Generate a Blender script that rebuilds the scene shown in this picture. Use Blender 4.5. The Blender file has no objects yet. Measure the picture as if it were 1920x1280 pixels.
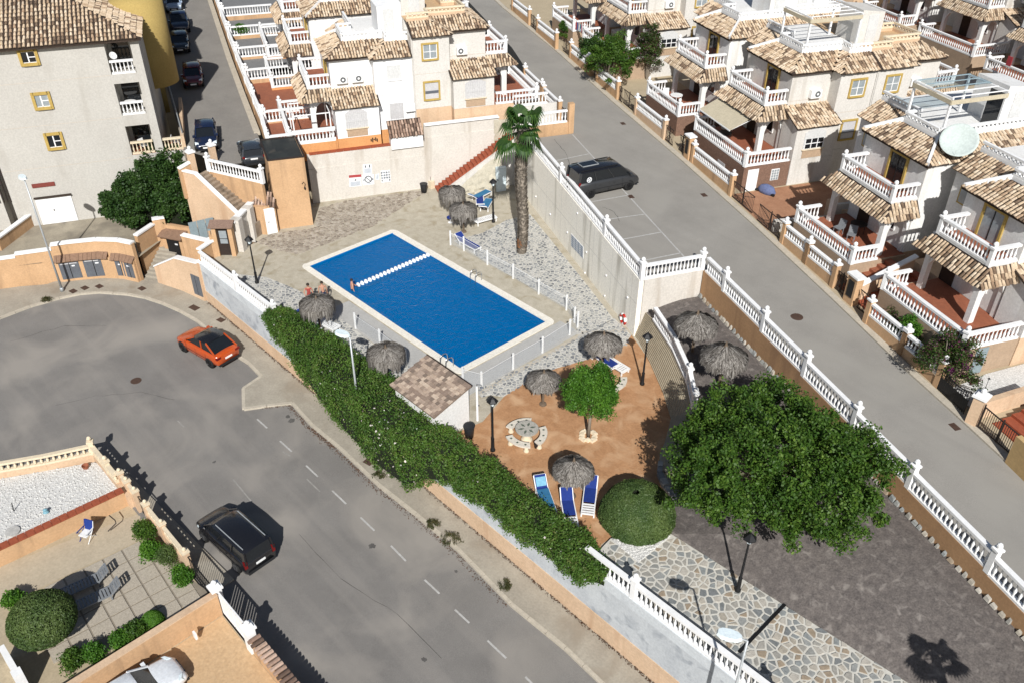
import bpy, math, random
import numpy as np
from mathutils import Matrix, Vector
rnd = random.Random(7)
npr = np.random.default_rng(7)
scene = bpy.context.scene
COL = scene.collection
# ------------------------------------------------------------------ camera, sky, sun, exposure
H0, FPX = 31.0, 1634.4
def _axes(p, r):
    cp, sp = math.cos(p), math.sin(p)
    right = np.array([1, 0, 0.]); fwd = np.array([0, cp, -sp]); up = np.array([0, sp, cp])
    cr, sr = math.cos(r), math.sin(r)
    return cr*right+sr*up, -sr*right+cr*up, fwd
_R, _U, _F = _axes(0.6131, 0.00751)
def _u(px, py):
    d = _R*(px-960)/FPX-_U*(py-640)/FPX+_F
    return d*(-H0/d[2])
_a = _u(580, 500); _b = (_u(862, 690)+_u(1025, 603)-_u(737, 437)-_a)/2
_ud = _b[:2]/np.linalg.norm(_b[:2])
_M = np.array([[_ud[0], _ud[1], 0], [-_ud[1], _ud[0], 0], [0, 0, 1]])   # x axis = long side of the pool, origin = its west corner
CR, CU, CF = _M@_R, _M@_U, _M@_F
CC = _M@(-_a); CC[2] = H0
def ray(px, py): return CR*(px-960)/FPX-CU*(py-640)/FPX+CF
def P(px, py, z=0.):
    """survey helper: the point at height z seen at a pixel of the photograph"""
    d = ray(px, py); return CC+d*((z-CC[2])/d[2])
def onpl(px, py, a, b, c):
    """same on the sloping plane z = a + b x + c y"""
    d = ray(px, py); t = (a+b*CC[0]+c*CC[1]-CC[2])/(d[2]-b*d[0]-c*d[1]); return CC+t*d
def onv(px, py, A, B):
    """same on the vertical plane through A and B"""
    A = np.array(A[:2], float); B = np.array(B[:2], float); n = np.array([-(B-A)[1], (B-A)[0]])
    d = ray(px, py); return CC+d*((n@(A-CC[:2]))/(n@d[:2]))
TH = math.radians(-25)                       # direction of the upper streets and houses
O2 = np.array([22.92, 13.85]); ES = np.array([math.cos(TH), math.sin(TH)]); ET = np.array([-ES[1], ES[0]])
def X(s, t, z=0.):
    q = O2+ES*s+ET*t; return np.array([q[0], q[1], z])
def ST(q):
    d = np.array(q[:2])-O2; return d@ES, d@ET
def zr(s): return 3.95-0.028*s               # right street
def zl(x): return -3.15-0.022*x              # left street
_c1 = -0.028*ES
def RP(px, py, dz=0.): return onpl(px, py, 3.95+dz-_c1@O2, _c1[0], _c1[1])
def LP(px, py, dz=0.): return onpl(px, py, -3.15+dz, -0.022, 0)

cam = bpy.data.cameras.new('camera'); camo = bpy.data.objects.new('camera', cam); COL.objects.link(camo)
cam.sensor_width = 36; cam.lens = FPX/1920*36; cam.clip_start = 0.5; cam.clip_end = 3000
camo.matrix_world = Matrix(((CR[0], CU[0], -CF[0], CC[0]), (CR[1], CU[1], -CF[1], CC[1]), (CR[2], CU[2], -CF[2], CC[2]), (0, 0, 0, 1)))
scene.camera = camo
SUN_EL = math.radians(38.0)
SUNTO = np.array([0.755*math.cos(SUN_EL), -0.656*math.cos(SUN_EL), math.sin(SUN_EL)])
w = bpy.data.worlds.new('World'); scene.world = w; w.use_nodes = True
nt = w.node_tree; nt.nodes.clear()
sky = nt.nodes.new('ShaderNodeTexSky'); sky.sky_type = 'NISHITA'; sky.sun_disc = False
sky.sun_elevation = SUN_EL; sky.sun_rotation = math.atan2(SUNTO[0], SUNTO[1])
bg = nt.nodes.new('ShaderNodeBackground'); bg.inputs['Strength'].default_value = 0.058
wo = nt.nodes.new('ShaderNodeOutputWorld')
nt.links.new(sky.outputs[0], bg.inputs[0]); nt.links.new(bg.outputs[0], wo.inputs[0])
sl = bpy.data.lights.new('sun', 'SUN'); sl.energy = 5.0; sl.angle = math.radians(0.5); sl.color = (1, .985, .955)
so = bpy.data.objects.new('sun', sl); COL.objects.link(so); so.location = (40, -40, 60)
so.rotation_euler = Vector(-SUNTO).to_track_quat('-Z', 'Y').to_euler()
vs = scene.view_settings; vs.view_transform = 'Standard'; vs.look = 'None'; vs.exposure = 0.2; vs.gamma = 1; vs.use_curve_mapping = False

# ------------------------------------------------------------------ materials
MATS = {}
def nd(nt, t, **kw):
    n = nt.nodes.new(t)
    for k, v in kw.items(): setattr(n, k, v)
    return n
def mat(name, c1, c2=None, scale=1.5, rough=.9, bump=0., bscale=30., streak=None, sfreq=2.2, island=None, metal=0., spec=.3, patch=None, pscale=.35, pthr=.5, coord='pos', detail=6., alpha=None, grain=9., gamt=.09, sthr=.56, lane=None):
    """procedural surface: two tone noise, optional vertical run-off stains, patches and a tint per island"""
    if name in MATS: return MATS[name]
    m = bpy.data.materials.new(name); m.use_nodes = True; nt = m.node_tree; L = nt.links
    b = nt.nodes['Principled BSDF']; b.inputs['Roughness'].default_value = rough; b.inputs['Metallic'].default_value = metal
    b.inputs['Specular IOR Level'].default_value = spec
    c2 = c2 or tuple(x*.82 for x in c1)
    if coord == 'pos':
        g = nd(nt, 'ShaderNodeNewGeometry'); co = g.outputs['Position']
    else:
        g = nd(nt, 'ShaderNodeTexCoord'); co = g.outputs['Object']
    n = nd(nt, 'ShaderNodeTexNoise'); n.inputs['Scale'].default_value = scale; n.inputs['Detail'].default_value = detail; n.inputs['Roughness'].default_value = .65
    L.new(co, n.inputs['Vector'])
    r = nd(nt, 'ShaderNodeValToRGB'); r.color_ramp.elements[0].position = .3; r.color_ramp.elements[1].position = .7
    r.color_ramp.elements[0].color = (*c2, 1); r.color_ramp.elements[1].color = (*c1, 1); L.new(n.outputs['Fac'], r.inputs[0])
    out = r.outputs[0]
    def mix(fac, colr, a, mode='MIX'):
        mx = nd(nt, 'ShaderNodeMix', data_type='RGBA', blend_type=mode)
        if hasattr(fac, 'is_linked'): L.new(fac, mx.inputs[0])
        else: mx.inputs[0].default_value = fac
        L.new(a, mx.inputs[6])
        if hasattr(colr, 'is_linked'): L.new(colr, mx.inputs[7])
        else: mx.inputs[7].default_value = (*colr, 1)
        return mx.outputs[2]
    ng = nd(nt, 'ShaderNodeTexNoise'); ng.inputs['Scale'].default_value = grain; ng.inputs['Detail'].default_value = 3; L.new(co, ng.inputs['Vector'])
    mg = nd(nt, 'ShaderNodeMapRange'); mg.inputs[1].default_value = .3; mg.inputs[2].default_value = .7; mg.inputs[3].default_value = 1-gamt; mg.inputs[4].default_value = 1+gamt; L.new(ng.outputs['Fac'], mg.inputs[0])
    vg = nd(nt, 'ShaderNodeVectorMath', operation='SCALE'); L.new(out, vg.inputs[0]); L.new(mg.outputs[0], vg.inputs['Scale']); out = vg.outputs[0]
    if patch:
        n2 = nd(nt, 'ShaderNodeTexNoise'); n2.inputs['Scale'].default_value = pscale; n2.inputs['Detail'].default_value = 8; n2.inputs['Distortion'].default_value = .6
        L.new(co, n2.inputs['Vector']); r2 = nd(nt, 'ShaderNodeValToRGB'); r2.color_ramp.elements[0].position = pthr; r2.color_ramp.elements[1].position = pthr+.2
        L.new(n2.outputs['Fac'], r2.inputs[0]); out = mix(r2.outputs[0], patch, out)
    if lane:
        ml = nd(nt, 'ShaderNodeMapping'); ml.inputs['Rotation'].default_value = (0, 0, lane[0]); ml.inputs['Scale'].default_value = (.05, 1.1, 1); L.new(co, ml.inputs[0]); nl = nd(nt, 'ShaderNodeTexNoise'); nl.inputs['Scale'].default_value = 1.; nl.inputs['Detail'].default_value = 5; L.new(ml.outputs[0], nl.inputs['Vector'])
        rl = nd(nt, 'ShaderNodeValToRGB'); rl.color_ramp.elements[0].position = .5; rl.color_ramp.elements[1].position = .68; rl.color_ramp.elements[1].color = (.24, .24, .24, 1); L.new(nl.outputs['Fac'], rl.inputs[0]); out = mix(rl.outputs[0], lane[1], out)
    if streak:
        mp = nd(nt, 'ShaderNodeMapping'); mp.inputs['Scale'].default_value = (sfreq, sfreq, .12); L.new(co, mp.inputs[0])
        n3 = nd(nt, 'ShaderNodeTexNoise'); n3.inputs['Scale'].default_value = 1.; n3.inputs['Detail'].default_value = 5; L.new(mp.outputs[0], n3.inputs['Vector'])
        r3 = nd(nt, 'ShaderNodeValToRGB'); r3.color_ramp.elements[0].position = sthr; r3.color_ramp.elements[1].position = sthr+.2; L.new(n3.outputs['Fac'], r3.inputs[0])
        out = mix(r3.outputs[0], streak, out)
    if island:
        g2 = nd(nt, 'ShaderNodeNewGeometry'); oi = nd(nt, 'ShaderNodeObjectInfo')
        ad = nd(nt, 'ShaderNodeMath', operation='ADD'); L.new(g2.outputs['Random Per Island'], ad.inputs[0]); L.new(oi.outputs['Random'], ad.inputs[1])
        fr = nd(nt, 'ShaderNodeMath', operation='FRACT'); L.new(ad.outputs[0], fr.inputs[0])
        r4 = nd(nt, 'ShaderNodeValToRGB'); r4.color_ramp.interpolation = 'CONSTANT'
        els = r4.color_ramp.elements
        while len(els) < len(island): els.new(.5)
        for i, c in enumerate(island): els[i].position = i/len(island); els[i].color = (*c, 1)
        L.new(fr.outputs[0], r4.inputs[0])
        mm = nd(nt, 'ShaderNodeMix', data_type='RGBA', blend_type='MULTIPLY'); mm.inputs[0].default_value = 1
        L.new(r4.outputs[0], mm.inputs[6]); L.new(out, mm.inputs[7]); out = mm.outputs[2]
    L.new(out, b.inputs['Base Color'])
    if bump:
        nb = nd(nt, 'ShaderNodeTexNoise'); nb.inputs['Scale'].default_value = bscale; nb.inputs['Detail'].default_value = 4; L.new(co, nb.inputs['Vector'])
        bp = nd(nt, 'ShaderNodeBump'); bp.inputs['Strength'].default_value = bump; bp.inputs['Distance'].default_value = .03
        L.new(nb.outputs['Fac'], bp.inputs['Height']); L.new(bp.outputs[0], b.inputs['Normal'])
    MATS[name] = m; return m
def leafmat(name, greens, trans=.35, rough=.55):
    if name in MATS: return MATS[name]
    m = bpy.data.materials.new(name); m.use_nodes = True; nt = m.node_tree; L = nt.links
    b = nt.nodes['Principled BSDF']; b.inputs['Roughness'].default_value = rough; b.inputs['Specular IOR Level'].default_value = .35
    g = nd(nt, 'ShaderNodeNewGeometry'); r = nd(nt, 'ShaderNodeValToRGB'); els = r.color_ramp.elements
    while len(els) < len(greens): els.new(.5)
    for i, c in enumerate(greens): els[i].position = i/(len(greens)-1); els[i].color = (*c, 1)
    L.new(g.outputs['Random Per Island'], r.inputs[0]); nz = nd(nt, 'ShaderNodeTexNoise'); nz.inputs['Scale'].default_value = .9; nz.inputs['Detail'].default_value = 4; L.new(g.outputs['Position'], nz.inputs['Vector'])
    r2 = nd(nt, 'ShaderNodeValToRGB'); r2.color_ramp.elements[0].position = .32; r2.color_ramp.elements[0].color = (.62, .66, .62, 1); r2.color_ramp.elements[1].position = .72; r2.color_ramp.elements[1].color = (1.35, 1.12, 1.1, 1); L.new(nz.outputs['Fac'], r2.inputs[0])
    mx = nd(nt, 'ShaderNodeMix', data_type='RGBA', blend_type='MULTIPLY'); mx.inputs[0].default_value = 1; L.new(r.outputs[0], mx.inputs[6]); L.new(r2.outputs[0], mx.inputs[7]); r = mx; L.new(mx.outputs[2], b.inputs['Base Color'])
    t = nd(nt, 'ShaderNodeBsdfTranslucent'); L.new(mx.outputs[2], t.inputs[0])
    ms = nd(nt, 'ShaderNodeMixShader'); ms.inputs[0].default_value = trans
    L.new(b.outputs[0], ms.inputs[1]); L.new(t.outputs[0], ms.inputs[2]); L.new(ms.outputs[0], nt.nodes['Material Output'].inputs[0])
    MATS[name] = m; return m

WHITE = mat('white_paint', (.8, .795, .785), (.71, .705, .695), scale=2, rough=.7, gamt=.04)
WALLW = mat('white_stucco', (.72, .71, .69), (.65, .64, .615), scale=.8, bump=.15, bscale=25, streak=(.55, .52, .47), sfreq=.9)
WALLC = mat('cream_stucco', (.60, .575, .535), (.535, .51, .47), scale=.7, bump=.15, bscale=25, streak=(.42, .385, .335), sfreq=1.2)
BEIGE = mat('beige_stucco', (.575, .54, .49), (.52, .485, .435), scale=.5, bump=.15, bscale=20, streak=(.40, .35, .29), sfreq=1.1)
APT = mat('apartment_stucco', (.475, .455, .415), (.425, .405, .37), scale=.25, bump=.12, bscale=20, streak=(.36, .335, .295), sfreq=.55)
PEACH = mat('peach_stucco', (.54, .345, .195), (.44, .275, .15), scale=.5, bump=.15, bscale=20, streak=(.30, .19, .11), sfreq=1.3)
PEACH2 = mat('pale_peach_stucco', (.60, .43, .29), (.51, .36, .235), scale=.6, bump=.15, bscale=20, streak=(.45, .29, .18), sfreq=1.4)
ORANGE = mat('orange_stucco', (.60, .30, .12), (.52, .25, .10), scale=.6, bump=.12, bscale=20)
BROWNW = mat('tan_stucco', (.42, .25, .13), (.34, .20, .105), scale=.5, bump=.15, bscale=20, streak=(.24, .14, .08), sfreq=1.0)
GREYW = mat('grey_render', (.52, .54, .55), (.40, .42, .44), scale=.8, bump=.2, bscale=15, patch=(.20, .22, .25), pscale=1.1, pthr=.54)
RETAIN = mat('stained_retaining_render', (.88, .84, .75), (.81, .77, .68), scale=.4, bump=.08, bscale=18, streak=(.42, .385, .315), sfreq=1.3, sthr=.55)
YELLOW = mat('ochre_paint', (.45, .315, .09), (.37, .255, .07), scale=3, rough=.8)
YSTUC = mat('ochre_stucco', (.40, .29, .10), (.35, .25, .085), scale=.5, bump=.1)
BRICK = mat('brown_brick', (.22, .13, .09), (.15, .09, .065), scale=9, bump=.4, bscale=18)
BRICK2 = mat('tan_textured_render', (.40, .29, .20), (.33, .24, .165), scale=1.2, bump=.25, bscale=30)
TERRA = mat('terracotta_floor', (.30, .105, .055), (.23, .08, .045), scale=3, rough=.7)
REDTILE = mat('red_step_tile', (.33, .085, .04), (.24, .06, .03), scale=4, rough=.7)
TILE = mat('barrel_tile', (1, 1, 1), (.72, .70, .68), scale=9, rough=.85, island=[(.60, .47, .335), (.54, .415, .285), (.17, .118, .08), (.64, .515, .38), (.50, .375, .25), (.57, .445, .315), (.66, .545, .41), (.40, .28, .185), (.55, .425, .295), (.24, .165, .11), (.62, .49, .355), (.58, .46, .33)])  # darkest tints put dirt and the shadow between tiles into the colour
TILED = mat('weathered_barrel_tile', (1, 1, 1), (.8, .78, .76), scale=9, rough=.85, island=[(.36, .245, .185), (.25, .165, .125), (.42, .30, .23), (.12, .08, .06), (.33, .225, .17), (.47, .34, .265), (.16, .105, .08)])
ROOFB = mat('roof_underlay', (.05, .034, .025), (.03, .021, .016), scale=5)
GLASSD = mat('dark_glass', (.012, .014, .017), (.010, .012, .014), rough=.08, spec=.6)
GLASSL = mat('pale_glass', (.30, .33, .34), (.22, .25, .27), scale=2, rough=.15, spec=.6)
SHUT = mat('grey_shutter', (.58, .58, .57), (.52, .52, .51), scale=2, rough=.6)
GRILLE = mat('grey_grille', (.50, .49, .49), (.45, .44, .44), scale=3, rough=.5)
DOORG = mat('grey_metal_door', (.115, .125, .14), (.095, .10, .115), scale=2, rough=.45)
DOORB = mat('blue_grey_metal', (.24, .30, .32), (.20, .25, .27), scale=1.5, rough=.5)
DARK = mat('dark_metal', (.013, .013, .014), (.010, .010, .011), rough=.5)
IRON = mat('brown_iron', (.035, .024, .02), (.025, .018, .015), rough=.6)
GALV = mat('galvanised_steel', (.42, .44, .45), (.36, .38, .39), scale=4, rough=.4, metal=.3)
LAMPG = mat('lamp_glass', (.70, .78, .80), (.62, .70, .73), rough=.2)
STEEL = mat('stainless_steel', (.55, .56, .57), rough=.2, metal=.9)
ASPH = mat('asphalt', (.205, .192, .177), (.160, .150, .139), scale=.33, rough=.93, bump=.12, bscale=60, patch=(.265, .243, .216), pscale=.2, pthr=.48, detail=10, grain=30, gamt=.15, lane=(0, (.29, .265, .235)))
ASPH2 = mat('pale_asphalt', (.285, .268, .24), (.235, .22, .197), scale=.4, rough=.93, bump=.12, bscale=60, patch=(.285, .268, .238), pscale=.2, pthr=.5, detail=10, grain=30, gamt=.12, lane=(-TH, (.22, .205, .185)))
ASPH3 = mat('upper_street_asphalt', (.235, .218, .195), (.195, .18, .162), scale=.5, rough=.93, bump=.1, bscale=60)  # two-tone asphalt of the upper street
PAVE = mat('concrete_pavement', (.36, .325, .265), (.27, .24, .195), scale=.7, rough=.93, bump=.12, bscale=30, patch=(.25, .21, .16), pscale=.5, pthr=.55)
KERB = mat('kerb_concrete', (.47, .42, .34), (.38, .34, .275), scale=2, rough=.9)
DECK = mat('stamped_beige_concrete', (.46, .415, .33), (.35, .312, .24), scale=1.8, rough=.85, bump=.5, bscale=8, patch=(.29, .245, .165), pscale=1.1, pthr=.53, detail=10, grain=18, gamt=.14)
PALE = mat('pale_grey_flooring', (.42, .41, .385), (.36, .35, .33), scale=1.5, bump=.1)
PATIO = mat('orange_stamped_concrete', (.44, .24, .12), (.32, .165, .078), scale=1.6, rough=.85, bump=.4, bscale=9, patch=(.50, .31, .175), pscale=.9, pthr=.48, detail=10)
SLOPE = mat('brown_stamped_concrete', (.150, .130, .117), (.078, .068, .064), scale=3.2, rough=.9, bump=.7, bscale=9, patch=(.225, .20, .18), pscale=2.6, pthr=.55, detail=12, grain=14, gamt=.22, lane=(.5, (.085, .072, .066)))
GROUT = mat('pale_grout', (.55, .53, .475), (.47, .45, .40), scale=2)
STONE = mat('crazy_paving_stone', (1, 1, 1), (.68, .68, .68), scale=5, rough=.85, bump=.2, island=[(.33, .315, .28), (.40, .36, .295), (.27, .285, .28), (.45, .41, .345), (.31, .315, .30), (.34, .27, .195), (.20, .21, .21), (.48, .445, .385), (.36, .34, .30), (.29, .29, .27)])
STONEG = mat('grey_paving_stone', (1, 1, 1), (.68, .68, .68), scale=6, rough=.85, bump=.2, island=[(.40, .395, .375), (.34, .34, .33), (.46, .445, .41), (.27, .275, .275), (.50, .485, .455), (.20, .205, .21), (.43, .42, .39)])
STONEB = mat('brown_cobble', (1, 1, 1), (.65, .65, .65), scale=6, rough=.9, bump=.2, island=[(.38, .325, .265), (.33, .28, .225), (.43, .375, .31), (.27, .225, .18), (.36, .31, .255), (.46, .405, .34)])
GRAVEL = mat('white_gravel', (.72, .71, .68), (.40, .39, .37), scale=14, rough=.95, bump=.6, bscale=40, detail=3)
SLATK = mat('beige_block_course', (.40, .345, .25), (.33, .28, .20), scale=3, bump=.2)
GARC = mat('garden_concrete', (.42, .345, .235), (.36, .295, .20), scale=.8, bump=.1)
TERT = mat('mottled_orange_tile', (.54, .375, .22), (.45, .30, .165), scale=5, rough=.8)
SLABG = mat('pebble_slab', (.44, .39, .315), (.31, .27, .215), scale=16, rough=.95, bump=.4, bscale=40)
JOINT = mat('slab_joint', (.25, .215, .165), (.20, .17, .135), scale=4)
COPING = mat('pool_coping_slab', (.74, .70, .615), (.66, .62, .54), scale=2.5, rough=.85, bump=.15)
ROOFBIT = mat('bitumen_roof', (.035, .037, .032), (.018, .019, .018), scale=.9, rough=.5, patch=(.10, .085, .065), pscale=1.2, pthr=.6)
LINE = mat('road_paint', (.46, .45, .43), (.33, .32, .30), scale=5, rough=.8)
LINEW = mat('worn_road_paint', (.30, .285, .26), (.22, .21, .195), scale=3, rough=.85)
IRONC = mat('rusty_cast_iron', (.085, .05, .035), (.06, .035, .026), scale=8, rough=.8)
THATCH = mat('grey_thatch', (1, 1, 1), (.6, .6, .6), scale=6, rough=1., spec=.05, island=[(.225, .205, .185), (.155, .14, .125), (.28, .26, .235), (.085, .075, .066), (.34, .315, .285), (.19, .172, .152)])
WOOD = mat('weathered_wood', (.16, .12, .085), (.11, .08, .055), scale=6)
BARK = mat('pale_bark', (.22, .185, .145), (.24, .20, .155), scale=4, bump=.5)
PALMB = mat('palm_bark', (.36, .31, .25), (.15, .125, .10), scale=7, bump=.9, bscale=14)
BLUEF = mat('royal_blue_fabric', (.012, .035, .20), (.010, .028, .165), scale=4, rough=.85)
TEALF = mat('teal_towel', (.035, .16, .30), (.025, .12, .235), scale=3, rough=.95)
SKYF = mat('light_blue_towel', (.20, .42, .55), (.14, .32, .45), scale=3, rough=.95)
PLAST = mat('white_plastic', (.78, .78, .77), (.72, .72, .71), rough=.4, spec=.5)
PLASTB = mat('black_plastic', (.02, .021, .023), rough=.45)
RUBBER = mat('tyre_rubber', (.018, .018, .018), rough=.8)
RIM = mat('alloy_rim', (.16, .16, .165), rough=.3, metal=.7)
RIMD = mat('dark_rim', (.02, .02, .022), rough=.35, metal=.5)
REDP = mat('red_plastic', (.45, .03, .02), rough=.4)
SKIN = mat('skin', (.46, .25, .17), (.40, .21, .14), scale=6, rough=.6, coord='obj')
SHORTS = mat('dark_swimwear', (.02, .03, .07), rough=.8)
SHIRT = mat('red_swimwear', (.35, .06, .05), rough=.8)
HAIR = mat('dark_hair', (.03, .02, .014), rough=.7)
TABLET = mat('mosaic_stone_top', (.40, .38, .33), (.30, .285, .25), scale=9, rough=.7)
CREAMC = mat('cream_cast_stone', (.68, .58, .42), (.60, .50, .36), scale=4, rough=.85)
AWN = mat('beige_awning', (.50, .44, .32), (.44, .385, .28), scale=2, rough=.9)
SIGNW = mat('white_sign', (.74, .75, .76), rough=.5)
SIGNR = mat('red_print', (.40, .06, .06), rough=.6)
SIGNK = mat('dark_print', (.05, .055, .065), rough=.6)
SIGNB = mat('blue_grey_print', (.24, .30, .38), rough=.6)
NEEDLE = mat('dry_needles', (.11, .055, .03), (.07, .04, .025), scale=8)
def paint(name, c, rough=.25, metal=.0):
    m = mat(name, c, tuple(x*.93 for x in c), scale=.5, rough=rough, metal=metal, spec=.55, coord='obj')
    b = m.node_tree.nodes['Principled BSDF']; b.inputs['Coat Weight'].default_value = .6; b.inputs['Coat Roughness'].default_value = .06
    return m
LEAF = leafmat('tree_leaf', [(.030, .085, .010), (.055, .135, .016), (.085, .185, .024), (.042, .11, .013), (.14, .25, .04)], .35)
LEAFD = leafmat('dark_leaf', [(.018, .050, .009), (.030, .078, .014), (.045, .105, .019), (.022, .062, .012)], .25)
LEAFY = leafmat('bright_leaf', [(.045, .15, .012), (.075, .21, .02), (.11, .27, .028), (.055, .17, .015)], .35)
LEAFB = leafmat('box_leaf', [(.058, .105, .028), (.082, .145, .038), (.115, .185, .056), (.068, .122, .032)], .25)
LEAFH = leafmat('hedge_leaf', [(.048, .125, .016), (.08, .185, .026), (.115, .225, .040), (.06, .148, .02), (.13, .165, .05)], .35)
LEAFP = leafmat('palm_leaf', [(.020, .065, .010), (.035, .10, .015), (.060, .135, .025)], .25)
LEAFV = leafmat('bougainvillea_leaf', [(.03, .07, .012), (.045, .095, .016), (.06, .11, .02), (.12, .02, .07)], .3)
DRYLEAF = leafmat('dry_weed_leaf', [(.06, .075, .025), (.10, .10, .04), (.045, .075, .02), (.16, .13, .06)], .3)
PETAL = leafmat('white_petal', [(.7, .7, .68), (.8, .8, .79)], .2)

# ------------------------------------------------------------------ mesh and object helpers
W = {}
class MB:
    def __init__(s, xf=None): s.v = []; s.f = []; s.m = []; s.xf = xf
    def add(s, vs, fs, m=0):
        o = len(s.v)
        for p in vs:
            s.v.append(tuple(float(c) for c in (s.xf(*p) if s.xf else p)))
        for f in fs: s.f.append(tuple(o+i for i in f)); s.m.append(m)
        return s
    def hexa(s, b, t, m=0):
        n = len(b); s.add(list(b)+list(t), [tuple(range(n))[::-1], tuple(range(n, 2*n))]+[(i, (i+1) % n, n+(i+1) % n, n+i) for i in range(n)], m); return s
    def box(s, x0, y0, z0, x1, y1, z1, m=0):
        return s.hexa([(x0, y0, z0), (x1, y0, z0), (x1, y1, z0), (x0, y1, z0)], [(x0, y0, z1), (x1, y0, z1), (x1, y1, z1), (x0, y1, z1)], m)
    def prism(s, poly, z0, z1, m=0):
        z0 = z0 if callable(z0) else (lambda x, y, c=z0: c); z1 = z1 if callable(z1) else (lambda x, y, c=z1: c)
        return s.hexa([(p[0], p[1], z0(p[0], p[1])) for p in poly], [(p[0], p[1], z1(p[0], p[1])) for p in poly], m)
    def wall(s, p, q, th, z0, z1, m=0):
        """straight wall; z0, z1 = number or (at p, at q)"""
        p = np.array(p[:2], float); q = np.array(q[:2], float); d = q-p; d /= max(np.hypot(*d), 1e-9); n = np.array([-d[1], d[0]])*th/2
        a = z0 if isinstance(z0, tuple) else (z0, z0); b = z1 if isinstance(z1, tuple) else (z1, z1)
        pl = [p-n, q-n, q+n, p+n]
        return s.hexa([(*pl[0], a[0]), (*pl[1], a[1]), (*pl[2], a[1]), (*pl[3], a[0])], [(*pl[0], b[0]), (*pl[1], b[1]), (*pl[2], b[1]), (*pl[3], b[0])], m)
    def bar(s, p, q, w=.05, h=.05, m=0):
        p = np.array(p, float); q = np.array(q, float); d = q-p; d /= max(np.linalg.norm(d), 1e-9)
        up = np.array([0, 0, 1.]) if abs(d[2]) < .95 else np.array([1., 0, 0])
        a = np.cross(d, up); a /= np.linalg.norm(a); b = np.cross(a, d); a = a*w/2; b = b*h/2
        return s.hexa([p-a-b, p+a-b, p+a+b, p-a+b], [q-a-b, q+a-b, q+a+b, q-a+b], m)
    def tube(s, pts, r, n=6, m=0, cap=True):
        pts = [np.array(p, float) for p in pts]; rs = r if isinstance(r, (list, tuple)) else [r]*len(pts)
        vs = []; fs = []; prev = None
        for i, p in enumerate(pts):
            d = pts[min(i+1, len(pts)-1)]-pts[max(i-1, 0)]; d /= max(np.linalg.norm(d), 1e-9)
            if prev is None:
                up = np.array([0, 0, 1.]) if abs(d[2]) < .9 else np.array([1., 0, 0]); a = np.cross(d, up)
            else: a = prev-d*(prev@d)
            a /= np.linalg.norm(a); prev = a; b = np.cross(d, a)
            for k in range(n):
                th = 2*math.pi*k/n; vs.append(p+rs[i]*(a*math.cos(th)+b*math.sin(th)))
        for i in range(len(pts)-1):
            for k in range(n): fs.append((i*n+k, i*n+(k+1) % n, (i+1)*n+(k+1) % n, (i+1)*n+k))
        if cap: fs += [tuple(range(n))[::-1], tuple(range((len(pts)-1)*n, len(pts)*n))]
        return s.add(vs, fs, m)
    def lathe(s, prof, n=8, o=(0, 0, 0), m=0, ph=0.):
        vs = []; fs = []
        for r, z in prof:
            for k in range(n): th = 2*math.pi*(k+ph)/n; vs.append((o[0]+r*math.cos(th), o[1]+r*math.sin(th), o[2]+z))
        L = len(prof)
        for i in range(L-1):
            for k in range(n): fs.append((i*n+k, i*n+(k+1) % n, (i+1)*n+(k+1) % n, (i+1)*n+k))
        fs += [tuple(range(n))[::-1], tuple(range((L-1)*n, L*n))]
        return s.add(vs, fs, m)
    def poly(s, pts, m=0): return s.add(pts, [tuple(range(len(pts)))], m)
    def slab(s, pts, th=.05, m=0):
        """thick polygon: pts are the top face, th goes down its normal"""
        q = [np.array(p, float) for p in pts]; n = np.cross(q[1]-q[0], q[2]-q[0])
        if np.linalg.norm(n) < 1e-9: n = np.array([0, 0, 1.])
        n /= np.linalg.norm(n); n = n if n[2] > 0 else -n
        return s.hexa([p-n*th for p in q], q, m)
    def mesh(s, name, mats, smooth=False):
        me = bpy.data.meshes.new(name); me.from_pydata(s.v, [], s.f)
        mats = mats if isinstance(mats, (list, tuple)) else [mats]
        for m in mats: me.materials.append(m)
        if len(mats) > 1: me.polygons.foreach_set('material_index', s.m)
        if smooth: me.polygons.foreach_set('use_smooth', [True]*len(me.polygons))
        me.update(); return me
def npmesh(name, V, quads, m, smooth=False):
    me = bpy.data.meshes.new(name); V = np.asarray(V, np.float32); Q = np.asarray(quads, np.int32); k = Q.shape[1]
    me.vertices.add(len(V)); me.vertices.foreach_set('co', V.ravel()); me.loops.add(Q.size); me.loops.foreach_set('vertex_index', Q.ravel())
    me.polygons.add(len(Q)); me.polygons.foreach_set('loop_start', np.arange(0, Q.size, k, dtype=np.int32))
    if smooth: me.polygons.foreach_set('use_smooth', np.ones(len(Q), bool))
    me.materials.append(m); me.update(calc_edges=True); return me
I4 = Matrix.Identity(4)
def obj(name, me, parent=None, M=None, local=False, label=None, cat=None, group=None, kind=None):
    o = bpy.data.objects.new(name, me); COL.objects.link(o); M = M or I4
    if parent is not None:
        o.parent = parent
        if local: W[o.name] = W[parent.name]@M
        else: o.matrix_parent_inverse = W[parent.name].inverted(); W[o.name] = M
    else: W[o.name] = M
    o.matrix_basis = M
    tag(o, label, cat, group, kind); return o
def tag(o, label=None, cat=None, group=None, kind=None):
    for k, v in (('label', label), ('category', cat), ('group', group), ('kind', kind)):
        if v: o[k] = v
    return o
def thing(name, label, cat, loc=(0, 0, 0), rz=0., group=None):
    o = bpy.data.objects.new(name, None); COL.objects.link(o); o.empty_display_size = .3
    M = Matrix.Translation([float(c) for c in loc])@Matrix.Rotation(rz, 4, 'Z'); o.matrix_basis = M; W[o.name] = M
    return tag(o, label, cat, group)
def struct(name, me): return obj(name, me, kind='structure')
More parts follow.
